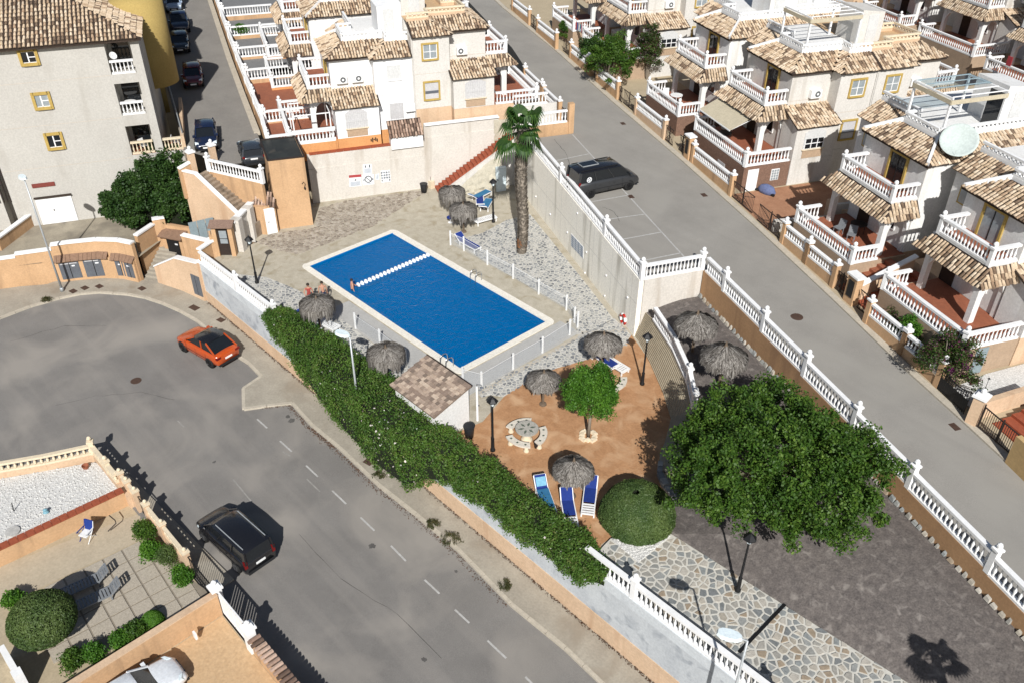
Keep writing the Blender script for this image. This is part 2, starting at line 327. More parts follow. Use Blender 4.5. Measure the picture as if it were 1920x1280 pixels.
def clone(root, loc, rz=0., label=None, scale=1., tilt=None):
    def rec(o, par):
        c = o.copy(); COL.objects.link(c); c.parent = par
        for ch in list(o.children): rec(ch, c)
        return c
    r = rec(root, None); r.matrix_basis = Matrix.Translation([float(c) for c in loc])@Matrix.Rotation(rz, 4, 'Z')@(tilt or I4)@Matrix.Scale(scale, 4)
    W[r.name] = r.matrix_basis.copy()
    if label: r['label'] = label
    return r
def move(root, loc, rz=0.):
    root.matrix_basis = Matrix.Translation([float(c) for c in loc])@Matrix.Rotation(rz, 4, 'Z'); W[root.name] = root.matrix_basis.copy()
def rz_of(d): return math.atan2(d[1], d[0])
def vec(a): return Vector([float(c) for c in a])

# ------------------------------------------------------------------ balustrades
def _baluster(n=6):
    b = MB(); b.lathe([(.045, 0), (.045, .08), (.03, .14), (.058, .34), (.05, .45), (.028, .62), (.03, .84), (.045, .9), (.045, 1)], n); return b
BAL = {}
def baluster_mesh(m):
    if m.name not in BAL: BAL[m.name] = _baluster().mesh('baluster', m, True)
    return BAL[m.name]
def balustrade(parent, pts, h=1.0, m=None, posts=(), spacing=.25, post_h=1.3, thick=.17, rail=True, post_w=.26, name='balustrade', limit=300, ball=True):
    """pts = base line points (x, y, z); rails, individual balusters and square posts with a ball"""
    m = m or WHITE; mb = MB()
    for a, b in zip(pts[:-1], pts[1:]):
        mb.wall(a, b, thick+.04, (a[2], b[2]), (a[2]+.12, b[2]+.12)); mb.wall(a, b, thick+.07, (a[2]+h-.13, b[2]+h-.13), (a[2]+h, b[2]+h))
    o = obj(name, mb.mesh(name, m), parent); n = 0; me = baluster_mesh(m); hh = h-.25; k = 1.25 if h > .7 else 1.6
    for a, b in zip(pts[:-1], pts[1:]):
        a = np.array(a, float); b = np.array(b, float); L = np.hypot(*(b-a)[:2]); c = max(1, int(L/spacing))
        for i in range(c):
            if n >= limit: break
            p = a+(b-a)*((i+.5)/c); n += 1
            obj('baluster', me, o, Matrix.Translation(vec((p[0], p[1], p[2]+.12)))@Matrix.Diagonal((k, k, hh, 1)))
    for p in posts:
        pm = MB(); w2 = post_w/2; x, y, z = (float(c) for c in p[:3])
        d = np.array(pts[-1][:2], float)-np.array(pts[0][:2], float); d /= max(np.hypot(*d), 1e-6)
        def sq(w, z0, z1):
            e = np.array([-d[1], d[0]]); q = [np.array([x, y])+d*sx*w+e*sy*w for sx, sy in ((-1, -1), (1, -1), (1, 1), (-1, 1))]
            pm.prism(q, z0, z1)
        sq(w2, z-.02, z+post_h-.16); sq(w2+.05, z+post_h-.16, z+post_h-.06)
        if ball: pm.lathe([(.05, 0), (.06, .04), (.11, .1), (.13, .17), (.1, .25), (.03, .3)], 8, (x, y, z+post_h-.06))
        obj('post', pm.mesh('post', m), parent)
    return o

# ------------------------------------------------------------------ roof tiles
def _tile():
    v = []; n = 4
    for yy, r, zz in ((0, .092, .032), (.39, .074, 0.)):
        for k in range(n+1):
            th = math.pi*k/n; v.append((r*math.cos(th), yy, r*.85*math.sin(th)+zz))
    f = [(k, k+1, n+2+k, n+1+k) for k in range(n)]+[tuple(range(n+1))[::-1]]
    return np.array(v), f
TV, TF = _tile()
TME = {}
def tile_mesh(m):
    if m.name not in TME:
        me = bpy.data.meshes.new('tile'); me.from_pydata([tuple(p) for p in TV], [], TF); me.materials.append(m)
        me.polygons.foreach_set('use_smooth', [True]*4+[False]); TME[m.name] = me
    return TME[m.name]
def roof_tiles(pts, acc, cw=.225, rh=.34):
    """barrel tiles over the plane polygon pts (first edge = eave), appended to acc as 4x4 arrays"""
    p = [np.array(q, float) for q in pts]; e = p[1]-p[0]; e /= np.linalg.norm(e); n = np.cross(p[1]-p[0], p[2]-p[0]); n /= np.linalg.norm(n)
    n = n if n[2] > 0 else -n; g = np.cross(n, e); g = g if g[2] > -1e-6 else -g
    uv = np.array([((q-p[0])@e, (q-p[0])@g) for q in p]); lo = uv.min(0); hi = uv.max(0)
    def inside(u, v):
        c = False; j = len(uv)-1
        for i in range(len(uv)):
            if (uv[i][1] > v) != (uv[j][1] > v) and u < (uv[j][0]-uv[i][0])*(v-uv[i][1])/(uv[j][1]-uv[i][1])+uv[i][0]: c = not c
            j = i
        return c
    ex = np.cross(g, n)
    for r in range(int((hi[1]-lo[1])/rh)+1):
        for c in range(int((hi[0]-lo[0])/cw)+1):
            u = lo[0]+(c+.5)*cw; v = lo[1]+r*rh-.05
            if not inside(u, max(v+.18, lo[1]+.02)): continue
            q = p[0]+e*(u+rnd.uniform(-.018, .018))+g*(v+rnd.uniform(-.03, .03))+n*(.01+rnd.uniform(0, .015)); k = rnd.uniform(-.05, .05)
            a = ex+g*k; a /= np.linalg.norm(a); b = np.cross(n, a); M = np.eye(4); M[:3, 0] = a; M[:3, 1] = b; M[:3, 2] = n; M[:3, 3] = q
            acc.append(M)
def flush_tiles(acc, roof, m, limit=300):
    if not acc: return
    A = np.array(acc); d = np.linalg.norm(A[:, :3, 3]-CC, axis=1); fac = ((CC-A[:, :3, 3])*A[:, :3, 2]).sum(1)/d
    vis = np.where(fac > .05, fac, .01)/(d*d)
    px = (A[:, :3, 3]-CC); w = px@CF; sx = 960+FPX*(px@CR)/w; sy = 640-FPX*(px@CU)/w
    vis = np.where((sx < -20) | (sx > 1940) | (sy < -20) | (sy > 1300), vis*.001, vis)
    order = np.argsort(-vis); me = tile_mesh(m)
    for i in order[:limit]: obj('tile', me, roof, Matrix(A[i].tolist()))
    rest = order[limit:]
    if len(rest):
        V = np.concatenate([TV@A[i][:3, :3].T+A[i][:3, 3] for i in rest]); nv = len(TV)
        F = [tuple(j*nv+k for k in f) for j in range(len(rest)) for f in TF]
        mm = bpy.data.meshes.new('tiles'); mm.from_pydata(V.tolist(), [], F); mm.materials.append(m)
        obj('tiles', mm, roof, kind='stuff')

# ------------------------------------------------------------------ foliage
def leaf_cloud(C, size, m, name='foliage', normals=None, spread=.9, aspect=.55, petals=False):
    C = np.asarray(C); n = len(C); r = npr.normal(size=(n, 3))
    if normals is not None: r = normals*(1/spread)+r
    else: r = r+np.array([0, 0, .7])
    r /= np.linalg.norm(r, axis=1)[:, None]; t = npr.normal(size=(n, 3)); a = np.cross(r, t); a /= np.linalg.norm(a, axis=1)[:, None]; b = np.cross(r, a)
    s = size*npr.uniform(.65, 1.35, n)[:, None]
    V = np.stack([C-a*s*.5, C-b*s*aspect*.5+r*s*.08, C+a*s*.5, C+b*s*aspect*.5+r*s*.08], 1).reshape(-1, 3)
    return npmesh(name, V, np.arange(4*n).reshape(-1, 4), m)
def sph(n):
    v = npr.normal(size=(n, 3)); return v/np.linalg.norm(v, axis=1)[:, None]
def crown_points(center, rad, clumps, per, cr, flat=.75, hollow=.55, lump=.18):
    """leaf positions gathered in clumps spread through an uneven ellipsoid"""
    d = sph(clumps); d[:, 2] = np.where(d[:, 2] < -.35, -d[:, 2]*.6, d[:, 2])
    ph = npr.uniform(0, 6.28, 6); k = 1+lump*(np.sin(3*np.arctan2(d[:, 1], d[:, 0])+ph[0])+np.sin(5*np.arctan2(d[:, 1], d[:, 0])+ph[1]+4*d[:, 2]))*.5+npr.uniform(-.12, .12, clumps)
    rr = npr.uniform(hollow, 1, clumps)**.6*k
    cc = np.array(center)+d*rr[:, None]*np.array(rad)
    pts = np.repeat(cc, per, 0); q = sph(len(pts))*(npr.uniform(0, 1, len(pts))**.5)[:, None]*cr*np.repeat(npr.uniform(.6, 1.25, clumps), per)[:, None]; q[:, 2] *= flat
    return pts+q, cc
def branch_tree(root, base, top, r0, tips, m, n=7):
    t = MB(); t.tube([base, (np.array(base)+np.array(top))/2+np.array([.06, -.04, 0]), top], [r0, r0*.85, r0*.7], 9); obj('trunk', t.mesh('trunk', m, True), root)
    b = MB()
    for q in tips:
        q = np.array(top)*.4+np.array(q)*.6; mid = np.array(top)*.55+q*.45+np.array([0, 0, .15*np.linalg.norm(q-np.array(top))*.3]); b.tube([top, mid, q], [r0*.5, r0*.3, r0*.08], 5)
    obj('branches', b.mesh('branches', m, True), root)

# ------------------------------------------------------------------ irregular stones
def clip_poly(poly, p, n):
    out = []; k = len(poly)
    for i in range(k):
        a = poly[i]; b = poly[(i+1) % k]; da = (a[0]-p[0])*n[0]+(a[1]-p[1])*n[1]; db = (b[0]-p[0])*n[0]+(b[1]-p[1])*n[1]
        if da <= 0: out.append(a)
        if (da < 0 < db) or (db < 0 < da): t = da/(da-db); out.append((a[0]+(b[0]-a[0])*t, a[1]+(b[1]-a[1])*t))
    return out
def inpoly(p, poly):
    c = False; j = len(poly)-1
    for i in range(len(poly)):
        if (poly[i][1] > p[1]) != (poly[j][1] > p[1]) and p[0] < (poly[j][0]-poly[i][0])*(p[1]-poly[i][1])/(poly[j][1]-poly[i][1])+poly[i][0]: c = not c
        j = i
    return c
def stones(poly, size, gap=.03, aspect=1.0, jit=.42):
    """irregular (voronoi) stones that fill the plan polygon"""
    poly = [(float(p[0]), float(p[1])) for p in poly]
    xs = [p[0] for p in poly]; ys = [p[1] for p in poly]; x0, y0 = min(xs)-size, min(ys)-size; nx = int((max(xs)-x0)/size)+2; ny = int((max(ys)-y0)/size)+2
    S = {}
    for i in range(nx):
        for j in range(ny): S[i, j] = (x0+(i+.5+rnd.uniform(-jit, jit)+(.5 if j % 2 else 0))*size, y0+(j+.5+rnd.uniform(-jit, jit))*size)
    ar = sum(poly[i][0]*poly[(i+1) % len(poly)][1]-poly[(i+1) % len(poly)][0]*poly[i][1] for i in range(len(poly)))
    P2 = poly if ar > 0 else poly[::-1]; convex_edges = list(zip(P2, P2[1:]+P2[:1])); out = []
    for (i, j), c in S.items():
        if not inpoly(c, P2): continue
        cell = [(c[0]-1.4*size, c[1]-1.4*size), (c[0]+1.4*size, c[1]-1.4*size), (c[0]+1.4*size, c[1]+1.4*size), (c[0]-1.4*size, c[1]+1.4*size)]
        for di in (-2, -1, 0, 1, 2):
            for dj in (-2, -1, 0, 1, 2):
                q = S.get((i+di, j+dj))
                if q is None or q == c: continue
                n = (q[0]-c[0], q[1]-c[1]); L = math.hypot(*n)
                if L > 2.6*size: continue
                n = (n[0]/L, n[1]/L); cell = clip_poly(cell, (c[0]+n[0]*(L/2-gap), c[1]+n[1]*(L/2-gap)), n)
                if len(cell) < 3: break
            if len(cell) < 3: break
        for a, b in convex_edges:
            if len(cell) < 3: break
            d = (b[0]-a[0], b[1]-a[1]); L = math.hypot(*d); n = (d[1]/L, -d[0]/L)
            if any((p[0]-a[0])*n[0]+(p[1]-a[1])*n[1] > 0 for p in cell):
                t = ((c[0]-a[0])*d[0]+(c[1]-a[1])*d[1])/L
                if -size < t < L+size: cell = clip_poly(cell, a, n)
        if len(cell) >= 3: out.append(cell)
    return out
def stone_field(poly, size, z, m, parent=None, limit=0, gap=.03, th=.025, name='stone', stuffname='stones', jit=.42):
    cells = stones(poly, size, gap, jit=jit); rest = MB(); n = 0
    def zz(x, y): return z(x, y) if callable(z) else z
    def pd(c):
        q = np.array([c[0][0], c[0][1], zz(*c[0])])-CC; return np.linalg.norm(q)
    cells.sort(key=pd)
    for c in cells:
        cx = sum(p[0] for p in c)/len(c); cy = sum(p[1] for p in c)/len(c); h = th+rnd.uniform(-.006, .008)
        ins = [(cx+(p[0]-cx)*.93, cy+(p[1]-cy)*.93) for p in c]
        b = MB() if n < limit else rest
        b.hexa([(p[0], p[1], zz(*p)-.01) for p in c], [(p[0], p[1], zz(*p)+h) for p in ins])
        if n < limit: obj(name, b.mesh(name, m), parent)
        n += 1
    if rest.v: obj(stuffname, rest.mesh(stuffname, m), parent, kind='stuff')
# ================================================================== GROUND, ROADS, PAVEMENTS
def sheet(name, pts, m, th=0.): 
    b = MB(); b.poly(pts) if not th else b.slab(pts, th); return struct(name, b.mesh(name, m))
g = MB(); g.poly([(-600, -600, -9), (600, -600, -9), (600, 600, -9), (-600, 600, -9)]); struct('ground', g.mesh('ground', GARC))
xs = [-40, -15, 70]
b = MB(); gw = [P(470/2.666, 800+130/2.666, -2.55), P(230/2.666, 800+182/2.666, -2.55), P(0, 800+222/2.666, -2.55)]; gw.append(gw[-1]+(gw[-1]-gw[-2])*1.5)
b.poly([(x, y, zl(x)) for x, y in [(-40, -5.7), (75, -5.7), (75, -17.85), (gw[0][0], gw[0][1]-.05)]+[tuple(q[:2]) for q in gw[1:]]+[(-40, gw[-1][1]-5)]])
struct('left_road', b.mesh('left_road', ASPH))
kerbpx = [(0, 595), (55, 574), (111, 558), (150, 550), (186, 547), (239, 551), (272, 557), (305, 568), (337, 582), (369, 600), (405, 630), (442, 664), (466, 679), (490, 704), (456, 727), (457, 765), (500, 759), (548, 754), (585, 795), (635, 836), (710, 907), (780, 962), (860, 1029), (958, 1130), (1060, 1213), (1130, 1280)]
kerb = [LP(x, y, .12) for x, y in kerbpx]
d = kerb[-1]-kerb[-3]; kerb.append(kerb[-1]+d/np.hypot(*d[:2])*9)
kerb[0] = kerb[0]+(kerb[0]-kerb[1])*6
kerb = [(q[0], q[1], zl(q[0])+.12) for q in kerb]
backpx = [(388, 566), (300, 531), (268, 528), (200, 519), (117, 526), (88, 536), (0, 568)]
back = [(46., -5.55)]+[(x, -5.55) for x in (30, 15, 0, -4)]+[tuple(LP(*c)[:2]) for c in backpx]
back[-1] = (back[-1][0]-6, back[-1][1]-6)
b = MB(); b.prism([k[:2] for k in kerb]+back, lambda x, y: zl(x)-.25, lambda x, y: zl(x)+.12); struct('pavement', b.mesh('pavement', PAVE))
b = MB()
for p, q in zip(kerb[:-1], kerb[1:]):
    L = math.hypot(q[0]-p[0], q[1]-p[1]); n = max(1, int(L/1.0))
    for i in range(n):
        u = np.array(p)+(np.array(q)-np.array(p))*((i+.012)/n); v = np.array(p)+(np.array(q)-np.array(p))*((i+.988)/n)
        b.wall(u, v, .2, (u[2]-.3, v[2]-.3), (u[2]+.012, v[2]+.012))
struct('kerb', b.mesh('kerb', KERB))
b = MB(); b.prism([(gw[0][0]+.3, -17.75), (18.2, -17.75), (18.2, -16.5), (gw[0][0]+2.4, -17.2)], lambda x, y: zl(x)-.2, lambda x, y: zl(x)+.1); struct('garden_pavement', b.mesh('garden_pavement', PAVE))
# lane dashes and older worn paint
def dash(p, q, wd=.10, m=LINE, z=.005, name='lane_marking'):
    p = LP(*p); q = LP(*q); d = (q-p)[:2]; d /= np.hypot(*d); n = np.array([-d[1], d[0]])*wd/2; b = MB()
    b.poly([(*(p[:2]-n), zl(p[0])+z), (*(q[:2]-n), zl(q[0])+z), (*(q[:2]+n), zl(q[0])+z), (*(p[:2]+n), zl(p[0])+z)]); struct(name, b.mesh(name, m))
for p, q in (((482, 785), (501, 802)), ((525, 826), (547, 846)), ((574, 872), (596, 893)), ((623, 919), (649, 944)), ((676, 969), (702, 994)), ((733, 1022), (761, 1051)), ((796, 1086), (824, 1112)), ((853, 1142), (880, 1167)), ((914, 1200), (949, 1233)), ((985, 1268), (1015, 1298))): dash(p, q)
for p, q in (((333, 788), (345, 800)), ((437, 898), (472, 940)), ((530, 846), (544, 854)), ((575, 897), (600, 921))): dash(p, q, .08, LINEW, name='worn_marking')
# right street with parking bays
def rst(s, t, dz=0.): return X(s, t, zr(s)+dz)
fl = [ST(RP(*c))  for c in [(880, 5), (960, 90), (1000, 150), (1060, 252)]]
pl = [(-140, fl[0][1]+1.5)]+fl[:3]+[(-21.6, .1), (-21.6, -3.95), (-.1, -3.95), (-.1, .22), (60, .22), (60, 6.3), (-140, 8.6)]
b = MB(); b.poly([rst(s, t) for s, t in pl]); struct('right_street', b.mesh('right_street', ASPH2))
b = MB()
rk = [ST(RP(*c)) for c in [(945, 15), (1050, 100), (1150, 190), (1280, 300), (1420, 425), (1560, 556), (1700, 690), (1800, 780), (1920, 890)]]
rk = [(-140, rk[0][1]+1.2)]+rk+[(60, rk[-1][1]-.2)]
RK = lambda s: float(np.interp(s, [q[0] for q in rk], [q[1] for q in rk]))
fill = [(s, RK(s)+.12) for s in (60, 20, 0, -30, -60, -140)]
b.poly([rst(s, t, .09) for s, t in fill]+[rst(s, 14, .09) for s in (-140, 60)]); struct('house_ground', b.mesh('house_ground', GARC))
b = MB()
for (s0_, t0_), (s1_, t1_) in zip(rk[:-1], rk[1:]):
    n = max(1, int((s1_-s0_)/1.2))
    for i in range(n):
        u = (s0_+(s1_-s0_)*(i+.01)/n, t0_+(t1_-t0_)*i/n); v = (s0_+(s1_-s0_)*(i+.99)/n, t0_+(t1_-t0_)*(i+1)/n)
        p, q = rst(*u), rst(*v); b.wall(p, q, .42, (p[2]-.3, q[2]-.3), (p[2]+.1, q[2]+.1))
struct('street_kerb', b.mesh('street_kerb', KERB))
def rline(a, c, wd=.1):
    a = np.array(a); c = np.array(c); d = (c-a)/np.hypot(*(c-a)); n = np.array([-d[1], d[0]])*wd/2; b = MB()
    b.poly([rst(*q, .006) for q in (a-n, c-n, c+n, a+n)]); struct('bay_marking', b.mesh('bay_marking', LINE))
rline((-21.4, -.05), (-1.9, -.25))
for c0, c1 in (((1065, 300), (1112, 288)), ((1120, 378), (1182, 366)), ((1136, 412), (1203, 403)), ((1165, 450), (1238, 436)), ((1205, 490), (1275, 475))):
    a = ST(RP(*c0)); c = ST(RP(*c1)); rline((a[0], -3.7), (c[0], -.2))
# upper left street
def zu(s): return 4.0-.02*(s+31)
_c2 = -.02*ES
def UP(px, py, dz=0.): return onpl(px, py, 3.38+dz-_c2@O2, _c2[0], _c2[1])
ue = [ST(UP(*c)) for c in [(393, 0), (430, 112), (455, 180), (482, 250)]]
pl = [(-150, ue[0][1]+3)]+ue+[(-25.2, ue[-1][1]+.3), (-25.2, -26.0), (-28.8, -29.5), (-70, -32.6), (-150, -38)]
b = MB(); b.poly([X(s, t, zu(s)) for s, t in pl]); struct('upper_street', b.mesh('upper_street', ASPH3))
b = MB()
for (s0_, t0_), (s1_, t1_) in zip(([(-150, ue[0][1]+3)]+ue)[:-1], ([(-150, ue[0][1]+3)]+ue)[1:]):
    b.wall(X(s0_, t0_), X(s1_, t1_), .5, (zu(s0_)-.2, zu(s1_)-.2), (zu(s0_)+.1, zu(s1_)+.1))
struct('upper_kerb', b.mesh('upper_kerb', KERB))
# cracks and tar seams in the asphalt
def crack(pxs, f, name='road_crack', wd=.02):
    b = MB(); pts = []
    for (x0, y0), (x1, y1) in zip(pxs[:-1], pxs[1:]):
        for k in range(5): pts.append((x0+(x1-x0)*k/5+rnd.uniform(-1.6, 1.6), y0+(y1-y0)*k/5+rnd.uniform(-1.2, 1.2)))
    q = [f(*p, .005) for p in pts]
    for u, v in zip(q[:-1], q[1:]):
        d = (v-u)[:2]; L = max(np.hypot(*d), 1e-6); n = np.array([-d[1], d[0], 0])/L*wd/2*rnd.uniform(.5, 1.3); b.poly([u-n, v-n, v+n, u+n])
    struct(name, b.mesh(name, mat('crack_dark', (.05, .046, .042), (.035, .033, .03), scale=9)))
crack([(105, 760), (180, 742), (262, 735), (345, 752)], LP); crack([(455, 730), (500, 702), (545, 690)], LP) if 0 else None
crack([(1100, 1130), (1010, 1040), (900, 985), (790, 905), (700, 840), (640, 820)], LP, wd=.015); crack([(560, 1000), (640, 1085), (745, 1150), (850, 1255)], LP, wd=.018); crack([(20, 640), (120, 610), (220, 612)], LP)
crack([(1040, 262), (1062, 290), (1068, 312)], RP, wd=.03); crack([(1130, 388), (1152, 398), (1165, 420)], RP, wd=.03); crack([(1240, 150), (1290, 240), (1380, 330), (1480, 450)], RP) if 0 else None
def stain(c, r, f):
    q = f(*c, .004); b = MB(); pts = [(q[0]+r*rnd.uniform(.6, 1.2)*math.cos(k*.45), q[1]+r*rnd.uniform(.6, 1.2)*math.sin(k*.45)) for k in range(14)]; b.poly([(x, y, f(*c, .004)[2]+(-.022*(x-q[0]) if f is LP else 0)) for x, y in pts]); struct('oil_stain', b.mesh('oil_stain', mat('oil_dark', (.075, .07, .065), (.11, .103, .096), scale=2)))
for c, r in (((540, 780), .16), ((546, 788), .22), ((697, 1022), .2), ((855, 1070), .1), ((402, 865), .12), ((795, 1235), .14)): stain(c, r, LP)
# iron covers let into the ground
def cover(px, f, rad=None, sz=(.45, .3), dz=.006, rz=0., m=IRONC, kind='drain'):
    q = f(*px, dz); b = MB()
    if rad:
        b.lathe([(rad, -.02), (rad, .0), (rad*.86, .004)], 18); b.lathe([(rad*.8, .0), (rad*.78, .009)], 18)
        for k in range(6): b.box(-rad*.7, -.03+(k-2.5)*rad*.24, .0, rad*.7, .01+(k-2.5)*rad*.24, .014)
    else:
        for k in range(5): b.box(-sz[0]/2, -sz[1]/2+k*sz[1]/5, -.02, sz[0]/2, -sz[1]/2+(k+.75)*sz[1]/5, .012)
        b.box(-sz[0]/2-.03, -sz[1]/2-.03, -.02, sz[0]/2+.03, sz[1]/2+.03, .004)
    o = obj('manhole_cover' if rad else 'drain_grate', b.mesh('cover', m), None, Matrix.Translation(vec(q))@Matrix.Rotation(rz, 4, 'Z')); return o
mh = lambda o, l, grp=None: tag(o, l, 'manhole cover' if 'man' in o.name else 'drain grate', grp)
mh(cover((255, 713), LP, .34), 'round iron manhole cover in the middle of the cul-de-sac asphalt')
mh(cover((1494, 594), RP, .36), 'round iron manhole cover in the pale asphalt of the right street')
for c, l in (((137, 546), 'leftmost of the three square iron covers before the grey meter doors'), ((159, 540), 'middle of the three square iron covers before the grey meter doors'), ((186, 537), 'right one of the three square iron covers before the grey meter doors'), ((266, 541), 'single iron cover on the pavement by the passage entrance'), ((364, 577), 'double iron cover on the pavement behind the orange car'), ((414, 600), 'iron cover on the pavement beside the orange car'), ((691, 865), 'rusty iron cover on the pavement under the end of the thick hedge')):
    mh(cover(c, lambda x, y, dz: LP(x, y, .12+dz), sz=(.5, .36) if c[0] != 364 else (.7, .42), rz=.2), l)
for c, l in (((1168, 232), 'small iron grate by the kerb opposite the palm tree'), ((1320, 366), 'small iron grate by the kerb below the brick terrace'), ((1790, 799), 'rust red square grate at the kerb near the black gate'), ((1183, 369), 'dark grate beside the front wheel of the black van')):
    mh(cover(c, RP, rz=TH), l)
for c, l in (((458, 184), 'thin dark drain slot at the edge of the upper street'), ((474, 224), 'dark square drain by the low peach wall of the upper street')):
    mh(cover(c, UP, sz=(.6, .35), rz=TH), l)

# ================================================================== POOL AREA
PX, PY = 16.2, 7.3
b = MB()
for q in ([(-5.6, -5.5), (0, -5.5), (0, -.8), (-5.6, -.8)], [(-9, -.8), (0, -.8), (0, 20.2), (-9, 20.2)], [(0, -5.5), (PX, -5.5), (PX, 0), (0, 0)], [(0, PY), (PX, PY), (PX, 20), (0, 20)], [(PX, -5.5), (52, -5.5), (52, 16), (PX, 16)]):
    b.poly([(x, y, 0) for x, y in q])
struct('pool_deck', b.mesh('pool_deck', DECK))
def flat(name, pts, m, z): b = MB(); b.poly([(p[0], p[1], z) for p in pts]); return struct(name, b.mesh(name, m))
# pale strip between the coping and the fence, with a beige band outside it
flat('pale_strip', [(5.6, -2.2), (18.5, -2.2), (18.5, 8.0), (16.75, 8.0), (16.75, -.55), (5.6, -.55)], PALE, .004)
band = MB()
for p, q in (((20.6, 10.6), (18.6, 8.0)), ((18.75, 8.1), (18.75, -2.3))): band.wall(p, q, .3, .0, .012)
struct('edging_band', band.mesh('edging_band', KERB))
# pool basin, water, coping
POOLT = mat('blue_pool_tile', (.0005, .15, .40), (.0003, .12, .34), scale=22, rough=.4, detail=2)
b = MB(); zf = lambda x: -1.2-.05*x
b.poly([(0, 0, zf(0)), (PX, 0, zf(PX)), (PX, PY, zf(PX)), (0, PY, zf(0))])
for a, c in (((0, 0), (PX, 0)), ((PX, 0), (PX, PY)), ((PX, PY), (0, PY)), ((0, PY), (0, 0))): b.poly([(a[0], a[1], zf(a[0])), (c[0], c[1], zf(c[0])), (c[0], c[1], .02), (a[0], a[1], .02)])
struct('pool_basin', b.mesh('pool_basin', POOLT))
wm = bpy.data.materials.new('pool_water'); wm.use_nodes = True; nt = wm.node_tree; L = nt.links; nt.nodes.remove(nt.nodes['Principled BSDF'])
tr = nd(nt, 'ShaderNodeBsdfTransparent'); tr.inputs[0].default_value = (.50, .88, .99, 1); gl = nd(nt, 'ShaderNodeBsdfGlossy'); gl.inputs['Roughness'].default_value = .06
df = nd(nt, 'ShaderNodeBsdfDiffuse'); df.inputs[0].default_value = (.0, .145, .40, 1)
fz = nd(nt, 'ShaderNodeFresnel'); fz.inputs['IOR'].default_value = 1.16
ge = nd(nt, 'ShaderNodeNewGeometry'); n1 = nd(nt, 'ShaderNodeTexNoise'); n1.inputs['Scale'].default_value = 2.3; n1.inputs['Detail'].default_value = 3; n1.inputs['Distortion'].default_value = .8
n2 = nd(nt, 'ShaderNodeTexNoise'); n2.inputs['Scale'].default_value = 7.5; n2.inputs['Detail'].default_value = 2
L.new(ge.outputs['Position'], n1.inputs['Vector']); L.new(ge.outputs['Position'], n2.inputs['Vector'])
ad = nd(nt, 'ShaderNodeMath', operation='MULTIPLY_ADD'); ad.inputs[1].default_value = .45; L.new(n2.outputs['Fac'], ad.inputs[0]); L.new(n1.outputs['Fac'], ad.inputs[2])
bp = nd(nt, 'ShaderNodeBump'); bp.inputs['Strength'].default_value = .6; bp.inputs['Distance'].default_value = .12; L.new(ad.outputs[0], bp.inputs['Height'])
for x_ in (gl, df, fz): L.new(bp.outputs[0], x_.inputs['Normal'])
m1 = nd(nt, 'ShaderNodeMixShader'); m1.inputs[0].default_value = .62; L.new(tr.outputs[0], m1.inputs[1]); L.new(df.outputs[0], m1.inputs[2])
m2 = nd(nt, 'ShaderNodeMixShader'); L.new(fz.outputs[0], m2.inputs[0]); L.new(m1.outputs[0], m2.inputs[1]); L.new(gl.outputs[0], m2.inputs[2]); L.new(m2.outputs[0], nt.nodes['Material Output'].inputs[0])
b = MB(); b.poly([(0, 0, -.09), (PX, 0, -.09), (PX, PY, -.09), (0, PY, -.09)]); struct('pool_water', b.mesh('pool_water', wm))
cop = thing('pool_coping', 'pale stone slab border running all round the blue swimming pool', 'pool edge', (PX/2, PY/2, 0))
def slabrow(p, q, wd, n, inward):
    p = np.array(p, float); q = np.array(q, float)
    for i in range(n):
        a = p+(q-p)*((i+.012)/n); c = p+(q-p)*((i+.988)/n); o = np.array(inward)*wd; b = MB(); h = .03+rnd.uniform(0, .008)
        b.prism([a, c, c+o, a+o], -.06, h); obj('slab', b.mesh('slab', COPING), cop)
slabrow((-.05, -.45), (PX+.05, -.45), .47, 26, (0, 1)); slabrow((-.05, PY-.02), (PX+.05, PY-.02), .47, 26, (0, 1))
slabrow((-.45, -.0), (-.45, PY-.03), .44, 12, (1, 0)); slabrow((PX+.0, -.0), (PX, PY-.03), .47, 12, (1, 0))
for cx, cy, a0 in ((PX+.05, -.0, 270), (PX+.05, PY-.02, 0), (-.05, PY-.02, 90), (-.05, 0, 180)):
    b = MB(); pts = [(cx, cy)]+[(cx+.45*math.cos(math.radians(a0+k*15)), cy+.45*math.sin(math.radians(a0+k*15))) for k in range(7)]; b.prism(pts, -.06, .035); obj('corner_slab', b.mesh('corner_slab', COPING), cop)
# lane float rope
ra = P(669, 536, -.05); rb = P(806, 477, -.05)
rope = thing('float_rope', 'rope of white floats across the blue pool', 'float rope', ra)
b = MB(); b.tube([ra, rb], .02, 5); obj('cord', b.mesh('cord', PLAST), rope)
fm = MB(); fm.lathe([(.06, -.1), (.15, -.05), (.17, 0), (.15, .05), (.06, .1)], 10); fm = fm.mesh('float', PLAST, True)
ang = rz_of(rb-ra)
for i in range(20):
    q = ra+(rb-ra)*((i+.4)/20); obj('float', fm, rope, Matrix.Translation(vec(q))@Matrix.Rotation(ang, 4, 'Z')@Matrix.Rotation(R_ := math.pi/2, 4, 'Y')@Matrix.Scale(1.15, 4))
def ladder(px, label, inward, H=0.75):
    q = P(*px); t = thing('pool_ladder', label, 'ladder', q, rz_of(inward))
    for sy in (-.26, .26):
        b = MB(); pts = [(-.45, sy, 0), (-.45, sy, H*.7), (-.4, sy, H*.93), (-.2, sy, H), (.0, sy, H*.95), (.12, sy, H*.7), (.12, sy, -1.0)]
        b.tube(pts, .028, 7); obj('handrail', b.mesh('handrail', STEEL, True), t, local=True)
    for k in range(3):
        b = MB(); b.box(.06, -.25, -.3-.28*k, .18, .25, -.27-.28*k); obj('step', b.mesh('step', STEEL), t, local=True)
ladder((889, 528), 'steel pool ladder on the fence side of the pool edge', (0, -1))
ladder((842, 684), 'steel pool ladder near the tiled hut corner of the pool', (-0.0, 1))
